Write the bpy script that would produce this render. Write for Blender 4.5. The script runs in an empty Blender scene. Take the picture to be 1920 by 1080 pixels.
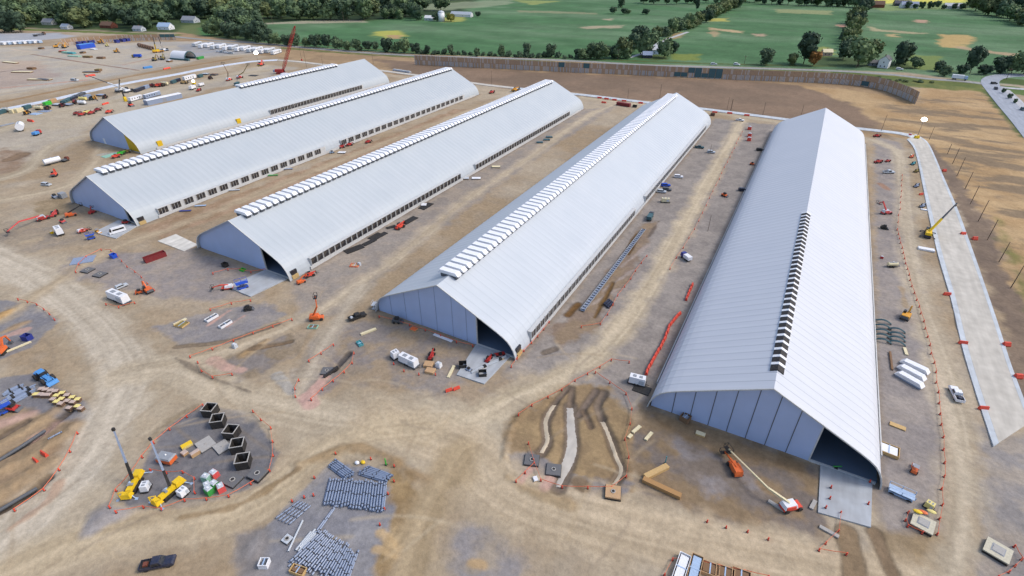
import bpy, math, random
import numpy as np
from mathutils import Vector, Matrix
R = math.radians
SC = bpy.context.scene
COL = SC.collection

# ------------------------------------------------------------------ camera
CAM_H = 100.0
F = 990.055                                    # focal length in photo pixels (1920 wide)
YAW, PITCH, ROLL = -0.50207, 0.56942, 0.00269
cy_, sy_, cp_, sp_ = math.cos(YAW), math.sin(YAW), math.cos(PITCH), math.sin(PITCH)
fw = np.array([sy_*cp_, cy_*cp_, -sp_]); rt = np.array([cy_, -sy_, 0.0]); dn = np.cross(fw, rt)
cr_, sr_ = math.cos(ROLL), math.sin(ROLL)
rt, dn = rt*cr_ + dn*sr_, -rt*sr_ + dn*cr_
cam = bpy.data.cameras.new("camera"); camo = bpy.data.objects.new("camera", cam); COL.objects.link(camo)
cam.sensor_width = 36.0; cam.lens = 36.0*F/1920.0; cam.clip_start = 1.0; cam.clip_end = 20000.0
m = Matrix.Identity(4)
for i in range(3):
    m[i][0] = rt[i]; m[i][1] = -dn[i]; m[i][2] = -fw[i]
m[2][3] = CAM_H
camo.matrix_world = m
SC.camera = camo

# ------------------------------------------------------------------ world, sun, exposure
SUN_EL, SUN_AZ = 48.0, 62.0                      # azimuth measured from +Y towards +X
world = bpy.data.worlds.new("World"); SC.world = world; world.use_nodes = True
nt = world.node_tree
bg = nt.nodes["Background"]
sky = nt.nodes.new("ShaderNodeTexSky"); sky.sky_type = 'NISHITA'; sky.sun_disc = False
sky.sun_elevation = R(SUN_EL); sky.sun_rotation = R(SUN_AZ); sky.air_density = 1.0; sky.dust_density = 3.0; sky.ozone_density = 1.0
nt.links.new(sky.outputs[0], bg.inputs[0]); bg.inputs[1].default_value = 0.15
sun = bpy.data.lights.new("sun", 'SUN'); sun.energy = 1.0; sun.angle = R(14); sun.color = (1.0, 0.95, 0.88)
suno = bpy.data.objects.new("sun", sun); COL.objects.link(suno)
sd = Vector((math.sin(R(SUN_AZ))*math.cos(R(SUN_EL)), math.cos(R(SUN_AZ))*math.cos(R(SUN_EL)), math.sin(R(SUN_EL))))
suno.rotation_euler = sd.to_track_quat('Z', 'Y').to_euler(); suno.location = (0, 0, 300)
SC.view_settings.view_transform = 'Standard'; SC.view_settings.look = 'None'
SC.view_settings.exposure = 0.6; SC.view_settings.gamma = 1.0

# ------------------------------------------------------------------ helpers: survey
def G(px, py, z=0.0):
    """ground point seen at a photo pixel (the survey of the site)"""
    r = rt*((px-960)/F) + dn*((py-540)/F) + fw
    t = (z-CAM_H)/r[2]
    return np.array([r[0]*t, r[1]*t])
def MPP(px, py):
    """metres per photo pixel at a ground point"""
    r = rt*((px-960)/F) + dn*((py-540)/F) + fw
    return (-CAM_H/r[2])/F
rng = random.Random(7)
_T = [np.random.RandomState(50+i).rand(256, 256) for i in range(8)]
def vnoise(x, y, s, seed=0):
    x = np.asarray(x, float)/s + 1000.5; y = np.asarray(y, float)/s + 1000.5
    xi = np.floor(x).astype(int); yi = np.floor(y).astype(int)
    fx = x-xi; fy = y-yi; fx = fx*fx*(3-2*fx); fy = fy*fy*(3-2*fy)
    T = _T[seed % 8]; a = xi & 255; b = (xi+1) & 255; c = yi & 255; d = (yi+1) & 255
    return (T[a, c]*(1-fx)+T[b, c]*fx)*(1-fy)+(T[a, d]*(1-fx)+T[b, d]*fx)*fy
def fbm(x, y, s, seed=0, o=4):
    t = 0; w = 0; a = 1.0
    for i in range(o):
        t = t+a*vnoise(x, y, s, seed+i); w += a; a *= 0.55; s *= 0.47
    return t/w
def lin(c):
    c = np.asarray(c, float)/255.0
    return np.where(c <= 0.04045, c/12.92, ((c+0.055)/1.055)**2.4)

# ------------------------------------------------------------------ materials
MATS = {}
GAIN = 0.86
def mat(name, rgb, rough=0.6, metal=0.0, wear=0.25, scale=3.0, emit=0.0, gain=None, spec=0.35):
    """procedural paint / metal / plastic: colour broken up by two noises"""
    if name in MATS: return MATS[name]
    M = bpy.data.materials.new(name); M.use_nodes = True
    n = M.node_tree.nodes; L = M.node_tree.links; b = n["Principled BSDF"]
    c = lin(rgb)*(GAIN if gain is None else gain)
    tc = n.new("ShaderNodeTexCoord"); nz = n.new("ShaderNodeTexNoise"); nz.inputs["Scale"].default_value = scale; nz.inputs["Detail"].default_value = 5
    L.new(tc.outputs["Object"], nz.inputs["Vector"])
    rp = n.new("ShaderNodeValToRGB"); rp.color_ramp.elements[0].position = 0.3; rp.color_ramp.elements[1].position = 0.7
    dust = np.array([0.30, 0.25, 0.19])
    lo = c*(1-wear)+dust*wear*0.55
    rp.color_ramp.elements[0].color = (*[min(1, v) for v in lo], 1); rp.color_ramp.elements[1].color = (*[min(1, v*(1+0.15*wear)) for v in c], 1)
    L.new(nz.outputs[0], rp.inputs[0]); L.new(rp.outputs[0], b.inputs["Base Color"])
    b.inputs["Roughness"].default_value = rough; b.inputs["Metallic"].default_value = metal
    b.inputs["Specular IOR Level"].default_value = spec
    if emit:
        b.inputs["Emission Color"].default_value = (1, 0.97, 0.9, 1); b.inputs["Emission Strength"].default_value = emit
    MATS[name] = M; return M
def P_(k):
    D = dict(white=((238, 240, 244), .45), offwhite=((222, 222, 214), .6), black=((30, 32, 36), .6), tyre=((38, 38, 40), .85), glass=((22, 30, 40), .12),
             yellow=((240, 200, 30), .45), amber=((226, 160, 40), .5), orange=((230, 110, 52), .5), red=((186, 52, 50), .5), pinkred=((226, 84, 84), .6),
             darkred=((132, 30, 40), .6), rust=((120, 62, 46), .8), blue=((30, 84, 200), .45), deepblue=((28, 50, 140), .5), navy=((34, 44, 70), .35),
             skyblue=((80, 150, 216), .5), teal=((70, 160, 170), .6), green=((50, 160, 70), .6), bright=((60, 190, 60), .6), grey=((150, 156, 164), .6), dgrey=((84, 90, 98), .6),
             steel=((146, 162, 188), .45), pipe=((134, 150, 176), .35), concrete=((176, 174, 170), .85), dconc=((104, 106, 110), .9), sand=((208, 186, 148), .9),
             wood=((206, 172, 116), .8), dwood=((128, 98, 70), .9), cardb=((196, 160, 120), .85), lemon=((238, 222, 140), .7), pallet=((196, 176, 164), .8), brown=((110, 84, 68), .85),
             ltgreen=((150, 200, 180), .7), ltblue=((170, 196, 226), .5), olive=((140, 124, 60), .7), net=((240, 128, 92), .7), traffic=((228, 80, 60), .6), silver=((196, 204, 212), .35),
             pinkdirt=((206, 164, 150), .95), dteal=((52, 96, 106), .6), cream=((232, 220, 180), .6), pole=((104, 88, 74), .85), stone=((206, 200, 178), .85), tanwood=((178, 136, 86), .85), slatbrown=((160, 130, 108), .9), slattan=((204, 174, 142), .9), slatpale=((222, 214, 206), .9))
    c, r = D[k]
    return mat(k, c, r, metal=0.0, wear=0.14 if k in ('white', 'yellow', 'red', 'orange', 'blue', 'skyblue', 'traffic', 'net', 'bright') else 0.25)

# ------------------------------------------------------------------ mesh builder
class MB:
    def __init__(s): s.v = []; s.f = []; s.mi = []; s.cur = 0
    def quadmesh(s, vs, fs):
        o = len(s.v); s.v += [tuple(map(float, p)) for p in vs]; s.f += [tuple(i+o for i in f) for f in fs]; s.mi += [s.cur]*len(fs)
    def hexa(s, lo, hi):
        s.quadmesh(list(lo)+list(hi), [(3, 2, 1, 0), (4, 5, 6, 7), (0, 1, 5, 4), (1, 2, 6, 5), (2, 3, 7, 6), (3, 0, 4, 7)])
    def box(s, x0, x1, y0, y1, z0, z1, tx=0.0, ty=0.0, fx=None):
        """box; tx, ty shrink the top; fx = separate shrink of the front (+x) of the top"""
        a = tx; b = tx if fx is None else fx
        s.hexa([(x0, y0, z0), (x1, y0, z0), (x1, y1, z0), (x0, y1, z0)], [(x0+a, y0+ty, z1), (x1-b, y0+ty, z1), (x1-b, y1-ty, z1), (x0+a, y1-ty, z1)]); return s
    def beam(s, p, q, w, h=None, w2=None):
        p = Vector(p); q = Vector(q); d = (q-p).normalized(); h = h or w; k = (w2 or w)/w
        u = d.cross(Vector((0, 0, 1)));
        if u.length < 1e-3: u = Vector((1, 0, 0))
        u.normalize(); n = u.cross(d).normalized()
        lo = [p-u*w/2-n*h/2, p+u*w/2-n*h/2, p+u*w/2+n*h/2, p-u*w/2+n*h/2]
        hi = [q-u*w/2*k-n*h/2*k, q+u*w/2*k-n*h/2*k, q+u*w/2*k+n*h/2*k, q-u*w/2*k+n*h/2*k]
        s.hexa(lo, hi); return s
    def tube(s, pts, r, n=10, r2=None, cap=True):
        pts = [Vector(p) for p in pts]; rings = []; N = len(pts)
        for i, p in enumerate(pts):
            d = (pts[min(i+1, N-1)]-pts[max(i-1, 0)]).normalized()
            u = d.cross(Vector((0, 0, 1)))
            if u.length < 1e-3: u = Vector((1, 0, 0))
            u.normalize(); w = u.cross(d)
            rr = r+(r2-r)*i/(N-1) if r2 is not None else r
            rings.append([p+u*math.cos(2*math.pi*k/n)*rr+w*math.sin(2*math.pi*k/n)*rr for k in range(n)])
        vs = [v for g in rings for v in g]; fs = []
        for i in range(N-1):
            for k in range(n):
                a = i*n+k; b = i*n+(k+1) % n; fs.append((a, b, b+n, a+n))
        if cap: fs += [tuple(range(n))[::-1], tuple(range((N-1)*n, N*n))]
        s.quadmesh(vs, fs); return s
    def hollow(s, p, q, r, t, n=12):
        p = Vector(p); q = Vector(q); d = (q-p).normalized(); u = d.cross(Vector((0, 0, 1)))
        if u.length < 1e-3: u = Vector((1, 0, 0))
        u.normalize(); w = u.cross(d); vs = []
        for c, rr in ((p, r), (q, r), (q, r-t), (p, r-t)):
            vs += [c+u*math.cos(2*math.pi*k/n)*rr+w*math.sin(2*math.pi*k/n)*rr for k in range(n)]
        fs = []
        for j in range(4):
            for k in range(n):
                fs.append((j*n+k, j*n+(k+1) % n, ((j+1) % 4)*n+(k+1) % n, ((j+1) % 4)*n+k))
        s.quadmesh(vs, fs); return s
    def wheel(s, x, y, r, w, n=14): return s.tube([(x, y-w/2, r), (x, y+w/2, r)], r, n)
    def ball(s, c, r, sx=1, sy=1, sz=1, n=10, mrows=6):
        vs = []; fs = []
        for i in range(mrows+1):
            th = math.pi*i/mrows
            for k in range(n):
                ph = 2*math.pi*k/n; vs.append((c[0]+r*sx*math.sin(th)*math.cos(ph), c[1]+r*sy*math.sin(th)*math.sin(ph), c[2]+r*sz*math.cos(th)))
        for i in range(mrows):
            for k in range(n): fs.append((i*n+k, (i+1)*n+k, (i+1)*n+(k+1) % n, i*n+(k+1) % n))
        s.quadmesh(vs, fs); return s
    def mesh(s, name, mats, smooth=False):
        me = bpy.data.meshes.new(name); me.from_pydata(s.v, [], s.f)
        for q in (mats if isinstance(mats, (list, tuple)) else [mats]): me.materials.append(q)
        me.polygons.foreach_set("material_index", s.mi)
        if smooth: me.polygons.foreach_set("use_smooth", [True]*len(s.f))
        me.update(); return me

def tag(o, label, cat, group=None, kind=None):
    if label: o["label"] = label
    if cat: o["category"] = cat
    if group: o["group"] = group
    if kind: o["kind"] = kind
    return o
def link(name, me, parent=None):
    o = bpy.data.objects.new(name, me); COL.objects.link(o)
    if parent is not None: o.parent = parent
    return o
def part(name, mb, material, parent, smooth=False):
    return link(name, mb.mesh(name, material, smooth), parent)
def structure(name, mb, material, smooth=False):
    o = link(name, mb.mesh(name, material, smooth)); o["kind"] = "structure"; return o
PROTO = {}
def make(kind, key, builder):
    """parts of one kind of thing: [(name, mesh, [sub-parts])], built once and shared by every copy"""
    k = (kind, key)
    if k not in PROTO:
        def conv(lst): return [(p[0], p[1].mesh(p[0], p[2]), conv(p[3]) if len(p) > 3 else []) for p in lst]
        PROTO[k] = conv(builder())
    return PROTO[k]
def place(kind, parts, loc, rot, label, cat, group=None, scale=1.0):
    if len(parts) == 1 and not parts[0][2]:
        root = link(kind, parts[0][1])
    else:
        root = link(kind, None)
        def add(lst, par):
            for n, me, sub in lst:
                o = link(n, me, par); add(sub, o)
        add(parts, root)
    root.location = loc; root.rotation_euler = (0, 0, rot)
    if scale != 1.0: root.scale = (scale,)*3 if not isinstance(scale, tuple) else scale
    return tag(root, label, cat, group)

# ------------------------------------------------------------------ terrain
BX = [-361.6, -266.8, -173.35, -81.6, 9.25]         # ridge x of the five halls
BF = [161.0, 103.2, 103.0, 103.2, 103.6]; BB = [384.0, 383.0, 380.0, 382.6, 384.2]
HW, HH = 26.1, 18.0
def seg_dist(x, y, pts):
    """distance, arc length and signed offset to a polyline"""
    best = np.full(x.shape, 1e9); ss = np.zeros(x.shape); tt = np.zeros(x.shape); acc = 0.0
    for a, b in zip(pts[:-1], pts[1:]):
        d = b-a; L = math.hypot(*d)
        if L < 1e-6: continue
        u = np.clip(((x-a[0])*d[0]+(y-a[1])*d[1])/L**2, 0, 1)
        qx = x-(a[0]+u*d[0]); qy = y-(a[1]+u*d[1]); di = np.hypot(qx, qy)
        k = di < best
        best = np.where(k, di, best); ss = np.where(k, acc+u*L, ss); tt = np.where(k, np.sign(d[0]*qy-d[1]*qx)*di, tt); acc += L
    return best, ss, tt
def poly_sd(x, y, pts):
    """signed distance to a polygon, negative inside"""
    ins = np.zeros(x.shape, bool); best = np.full(x.shape, 1e9); n = len(pts)
    for i in range(n):
        a = pts[i]; b = pts[(i+1) % n]; d = b-a; L2 = d[0]**2+d[1]**2+1e-12
        u = np.clip(((x-a[0])*d[0]+(y-a[1])*d[1])/L2, 0, 1)
        best = np.minimum(best, np.hypot(x-(a[0]+u*d[0]), y-(a[1]+u*d[1])))
        c = ((a[1] > y) != (b[1] > y)) & (x < (b[0]-a[0])*(y-a[1])/(b[1]-a[1]+1e-12)+a[0]); ins ^= c
    return np.where(ins, -best, best)
def W(px): return [G(*p) for p in px]
def smooth_line(pts, k=4):
    out = []
    P = [pts[0]]+list(pts)+[pts[-1]]
    for i in range(1, len(P)-2):
        for j in range(k):
            t = j/k; a, b, c, d = P[i-1], P[i], P[i+1], P[i+2]
            out.append(0.5*((2*b)+(c-a)*t+(2*a-5*b+4*c-d)*t*t+(3*b-a-3*c+d)*t**3))
    out.append(P[-2]); return out

TAN = (186, 173, 152); DIRT = (170, 150, 122); GRAV = (152, 146, 138); DGRAV = (126, 122, 124); BROWN = (134, 115, 96); DBROWN = (112, 96, 82)
STRAW = (190, 162, 122); CROP = (82, 120, 80); GRASS = (100, 116, 66); PINK = (198, 164, 150); LGRAV = (176, 172, 166)
ROADS = [  # (photo pixels of the centre line, width m, colour)
 ([(-60, 1075), (60, 960), (150, 870), (200, 790), (235, 700), (190, 620), (120, 560), (40, 510), (-40, 470)], 13, (198, 186, 166)),
 ([(235, 700), (330, 690), (430, 735), (560, 772), (700, 792), (860, 790)], 11, (196, 181, 156)),
 ([(860, 790), (960, 745), (1060, 700), (1130, 652), (1190, 580), (1252, 480), (1312, 370), (1362, 280), (1392, 225)], 7.5, (200, 184, 156)),
 ([(700, 792), (860, 840), (960, 920), (1100, 970), (1260, 1012), (1450, 1052), (1700, 1100)], 14, (192, 174, 146)),
 ([(-20, 1085), (150, 1015), (300, 985), (430, 962), (520, 915), (600, 850), (680, 815), (800, 800)], 9, (194, 176, 146)),
 ([(330, 680), (440, 650), (540, 612), (620, 570), (680, 530), (760, 470), (880, 372), (1000, 290), (1090, 225), (1150, 195)], 5.5, (194, 178, 152)),
 ([(560, 730), (600, 650), (640, 590), (680, 540)], 6, TAN),
 ([(0, 600), (120, 520), (220, 465), (330, 425), (480, 365), (640, 300), (780, 245), (900, 200), (960, 180)], 6, (184, 166, 138)),
 ([(1775, 1100), (1800, 960), (1795, 820), (1762, 680), (1722, 560), (1704, 450), (1692, 340), (1682, 285), (1642, 264)], 7.5, (192, 178, 154)),
 ([(-20, 378), (70, 362), (130, 346), (170, 318), (200, 270)], 8, (188, 172, 146)),
 ([(-20, 340), (50, 318), (95, 275), (160, 255)], 8, (184, 170, 146)),
 ([(-20, 250), (80, 215), (180, 198), (300, 168), (420, 142), (520, 130)], 12, (186, 172, 148)),
 ([(860, 860), (800, 960), (760, 1090)], 9, (176, 156, 124)),
 ([(-10, 180), (150, 153), (300, 129), (400, 106), (520, 96)], 6, (176, 168, 154)),
 ([(640, 265), (800, 205), (900, 178)], 5, (176, 158, 132)),
 ([(1090, 182), (1200, 196), (1330, 210), (1440, 226), (1500, 234)], 6, (190, 176, 150)),
 ([(620, 128), (760, 145), (900, 168), (960, 178)], 7, (184, 168, 144)),
]
PADS = [   # (outline in photo pixels, colour, second colour, edge softness m, wobble m, strength)
 ([(545, 530), (600, 490), (860, 335), (1085, 208), (1160, 196), (1000, 300), (760, 480), (640, 590), (560, 600)], (154, 146, 138), (168, 156, 142), 1.5, 1.5, .9),
 ([(960, 690), (1340, 222), (1460, 235), (1215, 750), (1180, 770), (1080, 720)], (160, 152, 144), (146, 139, 133), 1.5, 1.2, .95),
 ([(1640, 255), (1690, 268), (1704, 330), (1730, 560), (1768, 720), (1775, 1010), (1650, 1010), (1640, 900)], (150, 143, 139), (162, 153, 145), 1.5, 1.0, .95),
 ([(380, 758), (470, 772), (522, 850), (506, 905), (380, 948), (262, 965), (225, 940), (262, 880), (310, 800)], (122, 121, 124), (134, 131, 131), .45, .4, 1),
 ([(560, 925), (622, 868), (735, 880), (740, 960), (705, 1090), (450, 1090), (480, 1000)], (140, 139, 143), (150, 148, 149), .45, .4, 1),
 ([(960, 780), (1040, 722), (1140, 728), (1195, 800), (1185, 920), (1080, 948), (980, 912), (945, 850)], (150, 128, 98), (168, 144, 108), .8, 1.2, 1),
 ([(950, 850), (1010, 850), (1060, 890), (1190, 905), (1180, 925), (1080, 950), (980, 915)], (136, 132, 133), (148, 142, 139), .5, .6, 1),
 ([(290, 612), (400, 582), (500, 566), (535, 590), (440, 642), (330, 646)], (146, 141, 140), (158, 150, 142), .8, .8, 1),
 ([(-40, 560), (60, 568), (112, 600), (60, 652), (-40, 690)], (134, 132, 135), (146, 142, 140), .45, .5, 1),
 ([(-40, 715), (60, 700), (170, 760), (182, 800), (100, 822), (-40, 840)], (130, 128, 131), (142, 138, 136), .45, .5, 1),
 ([(130, 482), (250, 470), (370, 472), (520, 520), (480, 560), (350, 562), (200, 542), (120, 512)], (150, 143, 140), (166, 154, 142), 1.5, 2, .9),
 ([(640, 600), (720, 602), (900, 652), (960, 690), (948, 748), (860, 762), (760, 722), (650, 715), (560, 742), (535, 690)], (148, 140, 134), (166, 148, 124), 1.5, 2, .9),
 ([(1836, 800), (1990, 830), (1990, 1100), (1832, 1100)], (150, 146, 144), (168, 158, 146), 1.5, 1.5, .9),
 ([(1190, 748), (1530, 872), (1540, 1000), (1300, 965), (1190, 900)], (146, 126, 100), (128, 118, 110), 1.2, 2.0, 1),
 ([(1225, 770), (1520, 868), (1500, 890), (1380, 860), (1240, 805)], (142, 118, 88), (160, 136, 104), 1.0, 1.5, .9),
 ([(1270, 830), (1400, 880), (1440, 930), (1330, 930)], (150, 146, 148), (130, 118, 106), 1.0, 2.0, .8),
 ([(860, 1000), (920, 975), (1010, 1060), (980, 1100), (850, 1100)], (148, 144, 144), (166, 154, 138), 1.5, 2, .9),
 ([(440, 1000), (500, 990), (500, 1090), (440, 1090)], (158, 152, 148), (140, 134, 130), 1, 1, .9),
 ([(730, 880), (780, 880), (790, 960), (760, 1010), (720, 1090), (700, 1080), (738, 960)], (146, 122, 88), (168, 144, 106), .8, 1.0, 1),
 ([(370, 690), (440, 660), (545, 620), (560, 660), (500, 700), (430, 722)], (150, 134, 112), (142, 134, 128), 1.0, 1.5, 1),
 ([(560, 700), (640, 660), (690, 640), (690, 690), (620, 735), (575, 750)], (144, 136, 132), (156, 142, 124), 1.0, 1.5, 1),
 ([(-40, 770), (60, 770), (160, 800), (150, 880), (60, 960), (-40, 1000)], (164, 142, 114), (154, 132, 106), 1.0, 1.5, 1),
 ([(1030, 620), (1100, 560), (1210, 420), (1235, 415), (1180, 520), (1110, 620), (1050, 650)], (142, 124, 108), (152, 132, 108), 1.0, 1.5, .95),
 ([(1640, 985), (1780, 1000), (1790, 1100), (1580, 1100)], (156, 136, 106), (166, 144, 110), 1.5, 2, .9),
 ([(250, 430), (420, 372), (640, 292), (850, 206), (880, 205), (650, 310), (440, 395), (300, 450)], (158, 132, 104), (176, 148, 122), 1.2, 2, .85),
 ([(0, 420), (110, 400), (200, 420), (200, 450), (60, 470), (-20, 480)], (166, 152, 132), (150, 140, 128), 2, 3, .8),
 ([(0, 280), (60, 285), (40, 320), (-20, 330)], (150, 126, 104), (160, 140, 120), 2, 3, .9),
 ([(60, 380), (130, 370), (130, 400), (70, 410)], (150, 132, 104), (166, 146, 116), 1, 2, .9),
]
STRIPES = [  # trenches, ridges, stone strips: (centre line, width m, colour, height m)
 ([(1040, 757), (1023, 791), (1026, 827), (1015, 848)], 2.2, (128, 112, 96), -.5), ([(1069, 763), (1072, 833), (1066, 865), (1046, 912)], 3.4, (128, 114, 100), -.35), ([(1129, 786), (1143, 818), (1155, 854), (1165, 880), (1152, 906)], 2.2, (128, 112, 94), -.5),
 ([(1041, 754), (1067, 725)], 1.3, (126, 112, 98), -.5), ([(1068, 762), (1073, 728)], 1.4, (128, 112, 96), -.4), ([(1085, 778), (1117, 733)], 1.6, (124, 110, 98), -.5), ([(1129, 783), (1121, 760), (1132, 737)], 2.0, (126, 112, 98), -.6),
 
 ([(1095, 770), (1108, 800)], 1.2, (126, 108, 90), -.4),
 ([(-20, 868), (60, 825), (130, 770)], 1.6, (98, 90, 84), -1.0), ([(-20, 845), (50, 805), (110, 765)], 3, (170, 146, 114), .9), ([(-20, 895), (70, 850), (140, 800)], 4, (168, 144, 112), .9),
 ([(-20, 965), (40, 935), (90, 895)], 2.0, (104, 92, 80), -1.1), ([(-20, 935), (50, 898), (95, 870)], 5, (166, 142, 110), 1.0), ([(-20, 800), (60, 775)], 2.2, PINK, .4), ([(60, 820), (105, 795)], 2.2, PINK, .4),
 ([(0, 820), (50, 790)], 1.4, (120, 106, 92), -.6), ([(20, 990), (90, 940), (110, 905)], 2.2, (186, 158, 134), .3),
 ([(580, 750), (590, 730), (610, 708)], 3.4, (204, 166, 152), .25), ([(575, 745), (582, 756)], 4.2, (204, 168, 154), .2), ([(625, 695), (640, 680), (655, 662)], 1.4, (86, 82, 80), -.6),
 ([(400, 675), (425, 690)], 3, (202, 168, 150), .2), ([(425, 690), (455, 695)], 3, (200, 166, 150), .2), ([(455, 665), (500, 640)], 2.0, (168, 138, 96), .8), ([(470, 655), (545, 640)], 1.6, (132, 112, 90), -.5),
 ([(390, 610), (430, 582)], 1.2, (206, 166, 150), .1), ([(425, 612), (458, 592)], 1.2, (206, 166, 150), .1), ([(330, 650), (420, 640), (520, 608)], 1.5, (140, 124, 104), -.2),
 ([(0, 625), (50, 605)], 1.6, (176, 146, 104), .4), ([(-10, 600), (15, 585)], 3, (190, 150, 92), .8), ([(15, 630), (50, 618)], 2.4, PINK, .2),
 ([(975, 905), (1000, 872)], 1.4, PINK, .1), ([(1020, 915), (1035, 890)], 1.4, PINK, .1),
 ([(1095, 580), (1150, 545), (1170, 540)], 1.0, (170, 156, 144), .2), ([(1130, 545), (1190, 505)], 1.0, (166, 152, 142), .2), ([(1165, 500), (1215, 460)], 1.0, (168, 154, 144), .2),
 ([(560, 872), (600, 858), (650, 840), (700, 846), (745, 868)], 2.4, (158, 132, 96), .7), ([(370, 762), (320, 790), (280, 830)], 1.8, (150, 132, 104), .5), ([(740, 870), (800, 900)], 1.6, (150, 126, 94), .4),
 ([(500, 920), (560, 880)], 1.8, (146, 124, 94), .3), ([(340, 970), (440, 950), (520, 905)], 1.5, (160, 138, 106), .2), ([(330, 672), (390, 705), (470, 735)], 1.2, (134, 122, 106), .3),
 ([(715, 1000), (745, 1030)], 1.6, (196, 168, 126), .3), ([(705, 1030), (740, 1045)], 1.6, (196, 168, 126), .3),
 ([(945, 860), (950, 830), (960, 800), (985, 770)], 1.6, (146, 124, 94), .6), ([(950, 895), (1000, 925), (1070, 945)], 1.6, (156, 134, 100), .4),
 ([(1215, 445), (1235, 415)], 1.2, (110, 98, 88), 0), ([(1115, 595), (1150, 530)], 1.0, (118, 92, 58), -.4), ([(1175, 475), (1195, 440)], 2.2, (124, 96, 60), -.4), ([(1065, 590), (1085, 570)], 2, (118, 90, 58), -.3),
 ([(1590, 1000), (1605, 1090)], 4, (144, 124, 98), -.1), ([(1640, 1000), (1680, 1090)], 2.5, (140, 120, 96), -.1),
 ([(60, 102), (150, 116), (260, 132)], 2.6, (136, 104, 88), .3), ([(230, 122), (300, 106)], 2.5, (180, 142, 124), .2), ([(0, 135), (60, 128)], 2, (110, 96, 90), -.3), ([(0, 165), (80, 158), (160, 150)], 6, (190, 156, 138), 0),
 ([(20, 92), (60, 97), (100, 92)], 3, (206, 186, 164), 0), ([(210, 222), (260, 300)], 1, DIRT, 0),
 ([(0, 192), (200, 152), (330, 128), (450, 108)], 7, (160, 132, 98), .2), ([(1515, 320), (1515, 320)], 1, DIRT, 0),
 ([(1085, 905), (1095, 912)], 3, (124, 104, 80), .2),
 ([(180, 985), (215, 965)], 4.2, (158, 156, 160), .9), ([(180, 965), (200, 955)], 3.0, (146, 142, 142), .7), ([(40, 290), (20, 298)], 8, (140, 118, 96), -.5),
 ([(470, 1040), (478, 1010)], 2.5, (150, 146, 144), .8), ([(70, 450), (45, 455)], 3.5, (186, 168, 140), .5), ([(885, 1055), (905, 1058)], 1.6, (184, 156, 116), .1), ([(1020, 662), (1040, 655)], 2.0, (124, 112, 100), -.3),
 ([(1690, 540), (1700, 575)], 2, DIRT, 0), ([(1650, 345), (1665, 355)], 3, (168, 132, 108), .1), ([(190, 290), (240, 285)], 4, (180, 178, 168), .3),
 ([(520, 705), (545, 735)], 3.0, (172, 168, 160), .3), ([(605, 600), (575, 640), (560, 670)], 1.6, DIRT, .1),
]
W_ROADS = [(smooth_line(W(p)), w, c) for p, w, c in ROADS]
W_STR = [(smooth_line(W(p)), w, c, h) for p, w, c, h in STRIPES]
W_PADS = [(W(p),)+tuple(r) for p, *r in PADS]

def height(x, y):
    x = np.asarray(x, float); y = np.asarray(y, float)
    d = np.hypot(x, y); near = np.clip(1.3-d/600, 0, 1)
    z = (fbm(x, y, 9, 1)-0.5)*0.34*near + (fbm(x, y, 60, 3)-0.5)*0.5*near
    for pts, w, c, h in W_STR:
        if abs(h) < .01: continue
        P = np.array(pts); m = (x > P[:, 0].min()-w*1.6) & (x < P[:, 0].max()+w*1.6) & (y > P[:, 1].min()-w*1.6) & (y < P[:, 1].max()+w*1.6)
        if not np.any(m): continue
        di, _, _ = seg_dist(x[m], y[m], pts); k = np.clip(1-di/(w*0.9), 0, 1); k = k*k*(3-2*k)
        z[m] += (h*.55 if h > 0 else h)*k*(0.5+1.0*vnoise(x[m], y[m], 1.7, 2))
    return z
def hz(x, y): return float(height(np.array([x]), np.array([y]))[0])

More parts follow.
